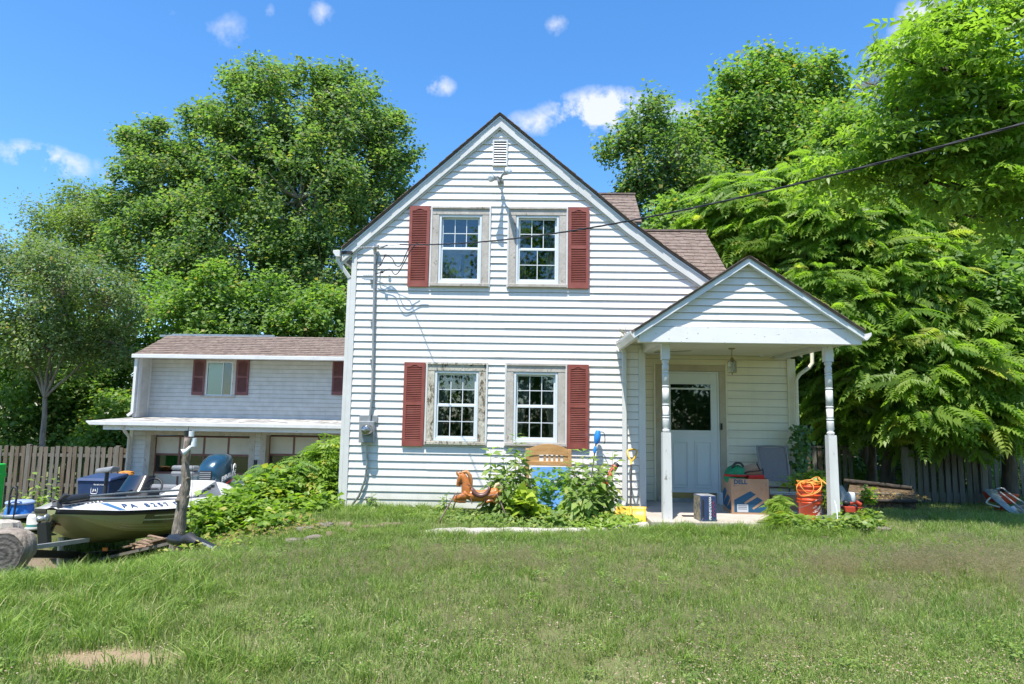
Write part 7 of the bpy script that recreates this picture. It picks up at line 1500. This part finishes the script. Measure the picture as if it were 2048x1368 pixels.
for j in range(13):
    t = j/12; x = 425+150*t; y = 560+34*math.sin(math.pi*t)**.8-(14 if t > .9 else 0)*1; 
    for i in range(n): a = math.pi*(i/(n-1)); rr_ = 50+6*math.sin(math.pi*t); V.append(hz(x, y+22-rr_*.5*math.sin(a)+(16 if i in (0, n-1) else 0)-8*abs(2*t-1)**2*2, math.cos(a)*rr_*k*1.02))
m.add(V, [(j*n+i, j*n+i+1, (j+1)*n+i+1, (j+1)*n+i) for j in range(12) for i in range(n-1)], True); o = m.build('saddle', pmat('dark_brown_saddle', (.085, .035, .028), .4, col2=(.12, .055, .045), scale=8), hs); so = o.modifiers.new('thick', 'SOLIDIFY'); so.thickness = .008
m = MB()
for s in (-1, 1): m.tube([hz(314, 515, s*18*k), hz(335, 500, s*24*k), hz(372, 520, s*32*k), hz(425, 535, s*36*k)], .004, n=5); m.tube([hz(340, 455, s*22*k), hz(338, 500, s*25*k)], .004, n=5)
m.build('bridle', M_['black'], hs); m = MB(); q = hz(322, 472, -22*k); m.ell(q, (.006, .004, .006)); q = hz(322, 472, 22*k); m.ell(q, (.006, .004, .006)); m.build('eye', M_['black_gloss'], hs)
tubem = pmat('rusty_brown_tube', (.17, .10, .075), .45, metal=.4, col2=(.26, .19, .16), scale=12)
gz_ = hz(400, 845).z
for s, top, bot in ((-1, (296, 598), (172, 842)), (-1, (634, 598), (748, 838)), (1, (306, 612), (225, 800)), (1, (640, 606), (728, 800))):
    m = MB(); dy = s*.17; a = hz(*top, dy*.75); b = hz(*bot, dy*1.5); b.z = tz(b.x, b.y)+.005; m.tube([a, b], .0095, n=7); m.build('leg_tube', tubem, hs)
for x, y in ((172, 842), (748, 838)): 
    m = MB(); a = hz(x, y, -.25); b = hz(x, y, .25); a.z = b.z = tz(a.x, a.y)+.012; m.tube([a, b], .0095, n=7); m.build('floor_bar', tubem, hs)
for x, y in ((296, 598), (634, 598)): m = MB(); m.tube([hz(x, y, -.128), hz(x+6, y+8, .128)], .0095, n=7); m.build('cross_bar', tubem, hs)
for a, b in (((298, 600), (415, 618)), ((634, 600), (545, 618))):
    for s in (-1, 1):
        m = MB(); P = []
        for i in range(70): t = i/69; c = hz(a[0], a[1], s*.12).lerp(hz(b[0], b[1], s*.06), t); P.append(c+Vector((0, math.cos(i*.9), math.sin(i*.9)))*.0075)
        m.tube(P, .0022, n=4); m.build('spring', M_['galv'], hs)
for a, b, c in (((400, 610), (425, 650), (430, 682)), ((548, 618), (530, 670), (490, 705))):
    for s in (-1, 1): m = MB(); m.tube([hz(*a, s*.055), hz(*b, s*.075), hz(*c, s*.085)], .006, n=6); m.build('foot_rest', tubem, hs)
# ============================================================ headboard and mirror
pine = pmat('golden_pine', (.42, .22, .08), .6, col2=(.54, .31, .13), scale=5, stretch=(1, 1, 5), dirt=(.30, .15, .05), dscale=6, dlo=.55, dhi=.75)
HBY = 9.58; x0, x1 = at(1051, 900, HBY).x, at(1143, 900, HBY).x; zt_, zs_, zb_, zl_ = at(1097, 888, HBY).z, at(1051, 897, HBY).z, at(1097, 931, HBY).z, tz(.2, 9.5)
hd = thing('headboard', 'arched pine headboard leaning on the wall behind the weeds', 'headboard', ((x0+x1)/2, HBY, zl_))
m = MB(); A = [(x0+.055+(x1-x0-.11)*t, zs_+(zt_-zs_)*(math.sin(math.pi*t)**.8 if 0 < t < 1 else 0)) for t in np.linspace(0, 1, 15)]; B_ = [(x1-.06, zs_-.12)]+[(x1-.06-(x1-x0-.12)*t, zs_-.10+.02*math.sin(math.pi*t)) for t in np.linspace(0, 1, 9)]+[(x0+.06, zs_-.12)]
m.prism((A+B_)[::-1], HBY-.02, HBY+.02); m.build('top_rail', pine, hd); m = MB(); m.box(x0+.055, x1-.055, HBY-.019, HBY+.019, zb_, zb_+.06); m.build('lower_rail', pine, hd, bevel=.004)
for s, x in ((0, x0), (1, x1-.055)): m = MB(); m.box(x, x+.055, HBY-.025, HBY+.025, zl_, zs_+.0); m.build('leg', pine, hd, bevel=.006)
m = MB(); m.box(x0+.056, x0+.20, HBY-.012, HBY+.012, zb_+.06, zs_-.09); m.build('side_panel', pine, hd); m = MB(); m.box(x1-.12, x1-.056, HBY-.012, HBY+.012, zb_+.06, zs_-.09); m.build('side_panel', pine, hd)
for i in range(4): xx = x0+.26+i*(x1-x0-.44)/3.2; m = MB(); m.box(xx, xx+.035, HBY-.010, HBY+.010, zb_+.06, zs_-.085); m.build('spindle', pine, hd)
mi = thing('wall_mirror', 'unframed mirror leaning under the headboard, reflecting trees and sky', 'mirror', ((x0+x1)/2, 9.4, zl_)); mm_ = pmat('silvered_glass', (.72, .78, .80), .015, metal=1.0)
a, b, c, d = at(1064, 1030, 9.30), at(1140, 1030, 9.30), at(1140, 934, 9.50), at(1064, 934, 9.50); a.z = b.z = tz(.2, 9.3)+.01
m = MB(); m.hexa([a, b, b+Vector((0, .012, 0)), a+Vector((0, .012, 0)), d, c, c+Vector((0, .012, 0)), d+Vector((0, .012, 0))]); m.build('glass', mm_, mi)
m = MB(); m.beam(a+Vector((-.008, 0, 0)), d+Vector((-.008, 0, 0)), .016, .022, (1, 0, 0)); m.beam(b+Vector((.008, 0, 0)), c+Vector((.008, 0, 0)), .016, .022, (1, 0, 0)); m.build('edge_strip', M_['galv'], mi)
# ============================================================ yard tools against the wall
blue = pmat('bright_blue_tool_plastic', (.02, .20, .55), .35); ora = pmat('red_orange_tool_plastic', (.50, .075, .03), .4, col2=(.40, .05, .03), scale=8); yel = pmat('yellow_poly', (.62, .33, .015), .45, col2=(.68, .40, .03), scale=4, dirt=(.40, .25, .08), dscale=9, dlo=.6, dhi=.8)
def tool(label, name, cat, base): return thing(name, label, cat, base)
t = tool('blue electric string trimmer standing head-down against the siding', 'string_trimmer', 'trimmer', at(1172, 1042, 8.75))
m = MB(); m.tube([at(1196, 862, 9.74), at(1195, 872, 9.72), at(1194, 882, 9.71), at(1192, 888, 9.70)], [.035, .05, .045, .02], n=14); m.tube([at(1191, 893, 9.68), at(1190, 899, 9.67), at(1189, 906, 9.66)], [.018, .028, .018], n=10); m.build('motor_housing', blue, t)
m = MB(); m.tube([at(1192, 888, 9.70), at(1189, 908, 9.66), at(1172, 1040, 8.8)], .010, n=7); m.build('shaft', M_['black'], t); m = MB(); m.tube(smooth([at(1201, 864, 9.72), at(1208, 866, 9.68), at(1210, 880, 9.68), at(1208, 888, 9.68)]), .006, n=5); m.tube(smooth([at(1175, 935, 9.5), at(1170, 945, 9.42), at(1180, 950, 9.4), at(1195, 940, 9.42), at(1200, 946, 9.4)]), .007, n=5); m.build('handle_loop', M_['black'], t)
m = MB(); q = at(1172, 1041, 8.78); m.lathe([(.03, .05), (.07, .035), (.13, .0), (.12, -.01)], c=(q.x, q.y, q.z), n=16); m.build('guard', blue, t); m = MB(); m.lathe([(.03, .03), (.035, -.02)], c=(q.x, q.y, q.z-.01), n=10); m.build('spool', M_['sash'], t)
t = tool('red-orange and black string trimmer tilted beside the downspout', 'string_trimmer', 'trimmer', at(1198, 1038, 8.9))
m = MB(); m.tube([at(1234, 928, 9.62), at(1229, 934, 9.6)], [.045, .04], n=10); m.build('cap', M_['black'], t); m = MB(); m.tube([at(1230, 933, 9.6), at(1222, 946, 9.55), at(1215, 960, 9.5)], [.045, .04, .02], n=12); m.box(*(lambda q: (q.x-.05, q.x+.03, 9.4, 9.5, q.z-.03, q.z+.025))(at(1212, 966, 9.45))); m.build('motor_housing', ora, t)
m = MB(); m.tube([at(1215, 960, 9.5), at(1203, 1012, 9.05)], .014, n=8); m.tube([at(1200, 958, 9.5), at(1211, 962, 9.48)], .012); m.build('shaft', M_['black'], t); m = MB(); m.tube([at(1203, 1012, 9.05), at(1200, 1020, 9.0), at(1196, 1036, 8.93)], [.022, .036, .030], n=12); m.build('guard', ora, t)
t = tool('yellow snow shovel with D handle leaning against the siding by the porch', 'snow_shovel', 'shovel', at(1262, 1046, 8.62))
m = MB(); m.tube([at(1261, 1014, 8.82), at(1262.5, 930, 9.52)], .0135, n=9); m.build('shaft', M_['black'], t); m = MB(); m.tube([at(1262, 950, 9.36), at(1262.3, 942, 9.42)], .0145, n=9); m.build('collar', M_['sash'], t)
m = MB(); m.tube(smooth([at(1262.5, 930, 9.52), at(1262, 922, 9.58), at(1256.5, 912, 9.66), at(1256.5, 900, 9.73), at(1272, 900, 9.73), at(1271, 912, 9.66), at(1264, 922, 9.58)], 4), .013, n=8); m.build('d_handle', yel, t)
m = MB(); V = []; nx = 12
for j in range(7):
    v = j/6
    for i in range(nx+1):
        u = i/nx; px = 1231+61*u; py = 1013+36*v; rib = .012*abs(math.sin(u*math.pi*5)); q = at(px, py, 8.86-.22*v); V.append((q.x, q.y+.06*math.sin(math.pi*v)+rib-.03*(2*u-1)**2, q.z))
m.add(V, [(j*(nx+1)+i, (j+1)*(nx+1)+i, (j+1)*(nx+1)+i+1, j*(nx+1)+i+1) for j in range(6) for i in range(nx)], True); o = m.build('blade', yel, t); so = o.modifiers.new('thick', 'SOLIDIFY'); so.thickness = .006
m = MB(); m.tube([at(1261, 1013, 8.84), at(1262, 1030, 8.74)], [.022, .012], n=8); m.build('socket', yel, t)
# ============================================================ things on the porch
card = pmat('brown_cardboard', (.36, .22, .13), .85, col2=(.42, .27, .17), scale=5, dirt=(.28, .16, .09), dscale=4, dlo=.55, dhi=.8); dblue = pmat('printed_blue', (.008, .075, .155), .6)
BW, BH, BD = .51, .475, .40; c0 = gz(1463.8, 1028, SLZ); bx = thing('cardboard_box', 'large open cardboard computer box with blue print, filled with junk on the porch', 'box', (c0.x, c0.y, SLZ), rz=R_(0))
def bxl(m, name, mat, **kw): return m.build(name, mat, bx, local=True, **kw)
m = MB(); t_ = .006
m.box(0, BW, 0, t_, .0, BH); m.box(0, BW, BD-t_, BD, .0, BH); m.box(0, t_, t_, BD-t_, .0, BH); m.box(BW-t_, BW, t_, BD-t_, .0, BH); m.box(t_, BW-t_, t_, BD-t_, 0, t_); body = bxl(m, 'carton', card)
def face(u, v): return ((u-755)/580*BW, (1110-v)/550*BH)
def polyf(pts, name, mat, y=-.0015): m = MB(); P = [face(*p) for p in pts]; m.prism(P[::-1], y, -.0003); return bxl(m, name, mat)
polyf([(795, 1080), (795, 890), (1045, 752), (1130, 802), (945, 930), (965, 955)], 'printed_logo', dblue)
polyf([(795, 1080), (965, 955), (1150, 840), (1235, 890), (1068, 1015), (1000, 1080)], 'printed_logo', dblue, -.0016); polyf([(1000, 1080), (1068, 1015), (1090, 1035), (1280, 910), (1310, 920), (1310, 1010), (1205, 1080)], 'printed_logo', dblue, -.0017)
polyf([(948, 935), (962, 955), (1150, 842), (1132, 806)], 'logo_gap', card, -.0021); polyf([(1072, 1018), (1088, 1036), (1280, 912), (1238, 893)], 'logo_gap', card, -.0022)
polyf([(838, 1078), (838, 960), (1008, 960), (1008, 1078)], 'address_label', pmat('grey_white_label', (.50, .53, .56), .6), -.0027)
for i, v in enumerate((985, 1010, 1035)): u, w = face(850, v); m = MB(); m.box(u, u+.125, -.0036, -.0028, w, w+.010); bxl(m, 'label_line', pmat('label_ink', (.12, .15, .2), .6) if i == 0 else bpy.data.materials['label_ink'])
u, w = face(897, 612); piece('lettering', text_mesh('DELL', .082, dblue, .0008, .0028), bx, Matrix.Translation((u, -.0012, w)) @ Matrix.Rotation(R_(90), 4, 'X'))
u, w = face(830, 670); piece('lettering', text_mesh('BOX 4 OF 4', .013, dblue, .0003), bx, Matrix.Translation((u, -.0012, w)) @ Matrix.Rotation(R_(90), 4, 'X'))
u, w = face(1295, 640); piece('lettering', text_mesh('FRAGILE', .016, dblue, .0003), bx, Matrix.Translation((u, -.0012, w)) @ Matrix.Rotation(R_(90), 4, 'X') @ Matrix.Rotation(R_(90), 4, 'Z'))
def side(u, v): return (BD*(1-(u-630)/125), (1110-v)/550*BH)    # left face
for P, xx in (([(632, 1000), (632, 800), (665, 725), (690, 780), (662, 890)], -.0016), ([(632, 1000), (675, 890), (705, 820), (735, 860), (700, 980), (680, 1040)], -.0018), ([(680, 1040), (712, 985), (745, 900), (748, 1040), (735, 1065)], -.002)):
    m = MB(); Q = [side(*p) for p in P]; m.add([(xx, q[0], q[1]) for q in Q], [tuple(range(len(Q)))]); bxl(m, 'printed_logo', dblue)
m = MB(); m.hexa([(0, 0, BH), (BW, 0, BH), (BW, .005, BH), (0, .005, BH), (0, -.07, BH-.10), (BW, -.07, BH-.10), (BW, -.066, BH-.10), (0, -.066, BH-.10)]) if 0 else None
cb = wmat(bx)
def bxp(x, y, z): return cb @ Vector((x, y, z))
gb = thing('green_bag', 'green soft bag with a red band and black handles on top of the box', 'bag', bxp(.14, .2, BH)); m = MB(); m.ell(bxp(.13, .20, BH+.03), (.16, .15, .15)); m.ell(bxp(.09, .2, BH), (.13, .15, .10)); o = m.build('bag', pmat('green_cloth', (.01, .17, .07), .8, col2=(.02, .24, .10), scale=8), gb)
m = MB(); P = [bxp(.13+.163*math.cos(a), .20+.153*math.sin(a), BH+.035) for a in np.linspace(3.3, 5.6, 12)]; m.tube(P, .018, n=6); m.build('red_band', pmat('red_cloth', (.45, .03, .02), .8), gb); m = MB(); m.tube(smooth([bxp(.05, .12, BH+.14), bxp(.09, .1, BH+.20), bxp(.16, .1, BH+.205), bxp(.21, .12, BH+.16)]), .016, n=7); m.build('handle', M_['black'], gb)
m = MB(); m.box(-.13, .13, -.1, .1, -.005, .10, Matrix.Translation(bxp(.33, .22, BH+.05)) @ Euler((R_(12), R_(-14), .1)).to_matrix().to_4x4()); tag(m.build('small_carton', card, bevel=.004), 'small tan carton tilted on top of the junk in the box', 'carton')
m = MB(); m.box(-.11, .11, -.05, .05, -.04, .05, Matrix.Translation(bxp(.36, .08, BH-.0)) @ Euler((0, R_(-3), 0)).to_matrix().to_4x4()); tag(m.build('red_toy_box', pmat('glossy_red_plastic', (.50, .01, .01), .3), bevel=.012), 'bright red plastic box poking out of the cardboard box', 'toy box')
m = MB(); m.tube(smooth([bxp(.20, .1, BH-.02), bxp(.23, .08, BH+.08), bxp(.42, .06, BH+.11), bxp(.47, .1, BH+.13), bxp(.47, .1, BH-.02)]), .009, n=6); m.tube([bxp(.42, .06, BH+.11), bxp(.38, .08, BH+.21)], .010, n=6); tag(m.build('luggage_frame', M_['black']), 'thin black folded luggage frame sticking out of the box', 'luggage frame')
q = gz(1444, 1010, SLZ); m = MB(); m.box(q.x-.03, q.x+.035, q.y, q.y+.16, SLZ+.001, SLZ+.17); tag(m.build('white_carton', M_['sash'], bevel=.004), 'small white carton between the door and the big cardboard box', 'carton')
# boxed battery
c1 = gz(1402, 1043, SLZ); bt = thing('boxed_charger', 'small navy blue boxed car accessory at the porch edge by the left post', 'box', (c1.x, c1.y, SLZ), rz=R_(6)); w_, d2, h_ = .205, .26, .315
m = MB(); m.box(0, w_, 0, d2, .0, h_); m.build('carton', pmat('navy_carton', (.025, .045, .11), .45, col2=(.035, .06, .14), scale=6), bt, local=True, bevel=.004)
m = MB(); m.box(-.0015, -.0003, .01, d2-.01, .01, h_-.01); m.build('side_print', pmat('faded_photo_print', (.30, .25, .14), .5, col2=(.06, .07, .08), scale=22, lo=.4, hi=.6), bt, local=True)
m = MB(); m.box(.006, w_-.006, .006, d2-.006, h_, h_+.0012); m.build('top_print', pmat('grey_top_print', (.30, .31, .33), .5, col2=(.08, .09, .1), scale=18, lo=.45, hi=.6), bt, local=True)
piece('lettering', text_mesh('PENNSYLVANIA', .040, whitep, .0006, .0012), bt, Matrix.Translation((w_*.60, -.001, h_*.52)) @ Matrix.Rotation(R_(90), 4, 'X') @ Matrix.Rotation(R_(90), 4, 'Z'))
m = MB(); m.tube([(w_*.78, -.002, .06+.19*i/8) if i % 2 else (w_*.86, -.002, .06+.19*i/8) for i in range(9)], .004, n=4); m.build('flash_print', redp, bt, local=True); m = MB(); m.box(.02, .045, -.0013, -.0003, .04, .27); m.build('side_stripe', M_['black'], bt, local=True)
# black doormat, sheet of cloth
q = gz(1370, 1034, SLZ); m = MB(); m.box(q.x-.02, q.x+.35, q.y+.02, q.y+.10, SLZ+.001, SLZ+.012, ); tag(m.build('black_strip', M_['black']), 'thin black rubber strip lying flat on the porch between post and navy box', 'rubber strip')
# folded sling chair, second box, panel
CYc = 10.2; p0, p1 = at(1517, 893, CYc), at(1578, 962, CYc); ch = thing('patio_chair', 'folded patio chair with taupe sling leaning in the porch corner', 'chair', ((p0.x+p1.x)/2, CYc, SLZ)); cm = pmat('taupe_frame', (.25, .23, .22), .5, metal=.3); slg = pmat('taupe_sling', (.19, .175, .175), .85, col2=(.22, .20, .20), scale=40)
m = MB(); m.tube(smooth([(p0.x+.04, CYc-.05, p1.z), (p0.x, CYc+.06, p0.z-.05), (p0.x+.06, CYc+.1, p0.z), (p1.x-.06, CYc+.1, p0.z), (p1.x, CYc+.06, p0.z-.05), (p1.x-.01, CYc-.05, p1.z)]), .014, n=8); m.build('back_frame', cm, ch)
m = MB(); m.hexa([(p0.x+.035, CYc-.05, p1.z), (p1.x-.012, CYc-.05, p1.z), (p1.x-.012, CYc-.045, p1.z), (p0.x+.035, CYc-.045, p1.z), (p0.x+.02, CYc+.085, p0.z-.012), (p1.x-.02, CYc+.085, p0.z-.012), (p1.x-.02, CYc+.09, p0.z-.012), (p0.x+.02, CYc+.09, p0.z-.012)]); m.build('backrest', slg, ch)
zz = at(1550, 972, CYc).z
m = MB(); m.hexa([(p0.x+.03, CYc-.34, zz+.02), (p1.x-.01, CYc-.34, zz+.02), (p1.x-.01, CYc-.06, zz-.03), (p0.x+.03, CYc-.06, zz-.03), (p0.x+.03, CYc-.34, zz+.03), (p1.x-.01, CYc-.34, zz+.03), (p1.x-.01, CYc-.06, zz-.02), (p0.x+.03, CYc-.06, zz-.02)]); m.build('seat', slg, ch)
for x in (p0.x+.03, p1.x-.01):
    m = MB(); m.tube([(x, CYc-.36, zz+.03), (x, CYc-.05, zz-.03), (x, CYc+.05, SLZ)], .012, n=7); m.build('leg', cm, ch); m = MB(); m.tube([(x, CYc-.34, SLZ), (x, CYc-.30, zz+.02)], .012, n=7); m.build('leg', cm, ch)
for dz in (-.06, -.085): m = MB(); m.box(p0.x+.03, p1.x, CYc-.36, CYc-.35, zz+dz, zz+dz+.012); m.build('stretcher', M_['sash'], ch)
q = at(1539, 988, 9.95); q2 = at(1592, 1010, 9.95); m = MB(); m.box(q.x, q2.x, 9.75, 10.1, SLZ+.002, q.z); tag(m.build('plain_carton', card, bevel=.004), 'plain low cardboard box on the porch under the folded chair', 'box')
# ============================================================ bucket stack with cord
BC = at(1620, 1030, 8.95); r0 = .142; bz = tz(BC.x, 8.95); bz = at(1620, 1036, 8.95).z; bo = pmat('orange_bucket_plastic', (.62, .075, .015), .35, col2=(.55, .06, .012), scale=5)
bk_ = thing('bucket_stack', 'two nested orange pails with white diagonal lettering beside the right porch post', 'bucket', (BC.x, 8.95, bz))
m = MB(); m.lathe([(.133, 0), (.140, .19), (.157, .195), (.158, .215), (.152, .22)], c=(BC.x, 8.95, bz), n=32, cap=False); m.build('lower_bucket', bo, bk_)
m = MB(); m.lathe([(.146, .221), (.157, .226), (.157, .255), (.149, .26), (.149, .29), (.160, .295), (.160, .312), (.152, .318), (.153, .345), (.162, .35), (.162, .365), (.155, .37), (.156, .40), (.166, .405), (.166, .425), (.156, .43), (.150, .40), (.145, .30)], c=(BC.x, 8.95, bz), n=32, cap=False); m.build('upper_bucket', bo, bk_)
m = MB(); m.lathe([(0.001, .305), (.146, .305)], c=(BC.x, 8.95, bz), n=24, cap=False); m.build('bucket_inside', bo, bk_)
def wrap_text(txt, size, z, ang, rot, R0=.1405):
    me = text_mesh(txt, size, whitep, .0006, .0012)
    for v in me.vertices:
        x, y, zz = v.co; c, s = math.cos(rot), math.sin(rot); u = x*c-y*s; w = x*s+y*c; a = ang+u/R0; rr_ = R0+.0015+zz+.008*(w/.1); v.co = (rr_*math.cos(a), rr_*math.sin(a), w)
    piece('lettering', me, bk_, Matrix.Translation((0, 0, z)))
for i, (tx_, sz, dz, da) in enumerate((('THE', .030, .155, -1.50), ('HOME', .052, .125, -1.22), ('DEPOT', .052, .08, -.95))): wrap_text(tx_, sz, dz, da, R_(42), .137)
m = MB(); 
for i in range(3): m.tube([(BC.x+.165*math.cos(a), 8.95+.165*math.sin(a), bz+.235-.03*i*0+.10*math.cos(a*1.0)) for a in np.linspace(-3.0, -.2, 10)], .003, n=4) if i == 0 else None
m.build('bail_wire', M_['galv'], bk_)
m = MB(); cmat = pmat('orange_yellow_cord', (.72, .30, .05), .5)
def cpt(x, y, Y=8.74): return at(1560+x/9.12, 930+y/9.12, Y)
m.tube(smooth([cpt(760, 380, 8.78), cpt(720, 470), cpt(640, 520), cpt(500, 560), cpt(380, 560), cpt(310, 470), cpt(310, 390), cpt(370, 320, 8.8), cpt(520, 290, 8.85), cpt(640, 225, 8.9), cpt(720, 235, 8.9), cpt(755, 330, 8.8), cpt(750, 400, 8.77), cpt(640, 500, 8.75), cpt(500, 510), cpt(410, 430), cpt(365, 350, 8.78), cpt(420, 300, 8.9), cpt(560, 330, 8.8), cpt(612, 400, 8.74), cpt(600, 480, 8.74), cpt(560, 525, 8.74)]), .0058, n=6)
for k_ in range(5): m.tube(smooth([(BC.x+(.10+.012*k_)*math.cos(a+k_)*1.05, 8.95+(.09+.01*k_)*math.sin(a+k_), bz+.425+.012*k_+.012*math.sin(3*a+k_)) for a in np.linspace(0, 6.0, 12)], 3), .0058, n=5)
m.tube(smooth([cpt(690, 240, 8.9), cpt(800, 300, 8.85), cpt(870, 390, 8.75), cpt(905, 460, 8.72), cpt(900, 520, 8.7)]), .0058, n=6); m.tube(smooth([cpt(700, 260, 8.9), cpt(820, 330, 8.82), cpt(880, 420, 8.75)]), .0058, n=6)
tag(m.build('extension_cord', cmat), 'orange-yellow extension cord coiled over the orange bucket stack', 'extension cord')
m = MB(); m.tube(smooth([at(1669, 1002, 8.5), at(1672, 1012, 8.45), at(1674, 1024, 8.42), at(1675, 1038, 8.38)]), .006, n=5); tag(m.build('loose_cable', M_['sash']), 'short white cord dangling at the foot of the right porch post', 'cable')
# orange tool and small cans beyond the post
q = gz(1700, 1030, .0); ot = thing('orange_tool', 'low red-orange plastic power tool half buried in the vine right of the post', 'power tool', q); k_ = q.y/FPX
m = MB(); m.box(q.x-10*k_, q.x+12*k_, q.y, q.y+.14, .03, .03+12*k_); m.tube([(q.x, q.y+.05, .16), (q.x+14*k_, q.y+.05, .19), (q.x+24*k_, q.y+.03, .15)], [.03, .035, .03], n=9); m.build('body', ora, ot, bevel=.012); m = MB(); m.box(q.x+17*k_, q.x+29*k_, q.y-.05, q.y+.07, .0, 15*k_); m.build('battery_pack', ora, ot, bevel=.01); m = MB(); m.ell((q.x-3*k_, q.y+.05, .17), (.06, .05, .045)); m.build('grip', M_['black'], ot)
q = at(1702, 1003, 9.9); m = MB(); m.lathe([(.055, 0), (.062, .02), (.06, .10), (.05, .13), (.02, .135)], c=(q.x, 9.9, q.z), n=16); tag(m.build('plastic_jug', M_['sash']), 'small off-white plastic jug behind the vine tangle right of the post', 'jug')
m = MB(); q = at(1690, 992, 10.3); m.hexa([(q.x-.1, 10.2, q.z-.2), (q.x+.18, 10.2, q.z-.22), (q.x+.18, 10.4, q.z-.22), (q.x-.1, 10.4, q.z-.2), (q.x-.1, 10.25, q.z+.16), (q.x-.06, 10.25, q.z+.16), (q.x-.06, 10.35, q.z+.16), (q.x-.1, 10.35, q.z+.16)]); tag(m.build('clear_tarp', pmat('grey_film', (.20, .23, .24), .25, col2=(.30, .33, .34), scale=15)), 'crumpled grey plastic sheet behind the right porch post', 'plastic sheet')
# ============================================================ overturned frame at the right edge
wbm = pmat('blue_grey_steel', (.12, .17, .20), .4, metal=.5, col2=(.22, .28, .31), scale=14, dirt=(.35, .37, .36), dscale=18, dlo=.62, dhi=.7)
YW = 11.3; wb = thing('wheelbarrow', 'overturned blue-grey steel wheelbarrow tray lying at the right edge', 'wheelbarrow', at(2010, 1035, YW))
def wz(x, y, Y=YW): return at(1880+x/10.52, 930+y/10.52, Y)
m = MB(); A = [wz(905, 510, 11.6), wz(1180, 505, 11.7), wz(1290, 690, 11.4), wz(1480, 880, 11.2), wz(1720, 1090, 10.9), wz(1660, 1130, 10.8), wz(1400, 940, 11.0), wz(1150, 740, 11.2)]
m.add(A, [(0, 7, 2, 1), (7, 6, 3, 2), (6, 5, 4, 3)]); o = m.build('tray', wbm, wb); so = o.modifiers.new('t', 'SOLIDIFY'); so.thickness = .012
m = MB(); B2 = [wz(1480, 880, 11.2), wz(1720, 1090, 10.9), wz(1990, 1000, 11.2), wz(1800, 780, 11.5), wz(1560, 850, 11.5)]; m.add(B2, [(0, 1, 2, 3, 4)]); o = m.build('tray_side', wbm, wb); so = o.modifiers.new('t', 'SOLIDIFY'); so.thickness = .01
m = MB(); m.tube(smooth([wz(1180, 505, 11.7), wz(1320, 490, 11.7), wz(1440, 590, 11.5), wz(1768, 800, 11.2), wz(2000, 930, 11)]), .017, n=8); m.build('handle', M_['grey_metal'], wb); m = MB(); m.tube([wz(1270, 570, 11.5), wz(1560, 800, 11.2), wz(1800, 1000, 11.0)], .014, n=7); m.build('brace', M_['grey_metal'], wb)
m = MB(); m.tube(smooth([wz(1060, 690, 11.3), wz(990, 760, 11.2), wz(1010, 820, 11.1), wz(1250, 890, 11.1)]), .014, n=7); m.build('leg', pmat('cream_tube', (.34, .36, .28), .5), wb)
q, q2 = wz(1265, 610, 11.9), wz(1700, 830, 11.9); rc = thing('red_crate', 'red-orange plastic crate behind the overturned wheelbarrow', 'crate', ((q.x+q2.x)/2, 12, q2.z)); m = MB(); m.hexa([(q.x+.03, 11.95, q2.z), (q2.x-.05, 11.95, q2.z), (q2.x-.05, 12.3, q2.z), (q.x+.03, 12.3, q2.z), (q.x-.02, 11.9, q.z), (q2.x, 11.9, q.z), (q2.x, 12.35, q.z), (q.x-.02, 12.35, q.z)]); m.build('crate_body', pmat('faded_red_crate', (.55, .06, .025), .4), rc, bevel=.015)
qq = wz(1310, 700, 11.88); piece('lettering', text_mesh('S', .09, whitep, .001), rc, wmat(rc).inverted() @ Matrix.Translation((qq.x, 11.91, qq.z)) @ Matrix.Rotation(R_(90), 4, 'X'))
m = MB(); q = wz(1290, 930, 11.4); m.box(q.x-.04, q.x+.04, 11.35, 11.5, q.z-.04, q.z+.05); tag(m.build('red_block', bpy.data.materials['faded_red_crate']), 'small red plastic piece on the grass under the wheelbarrow', 'plastic piece')
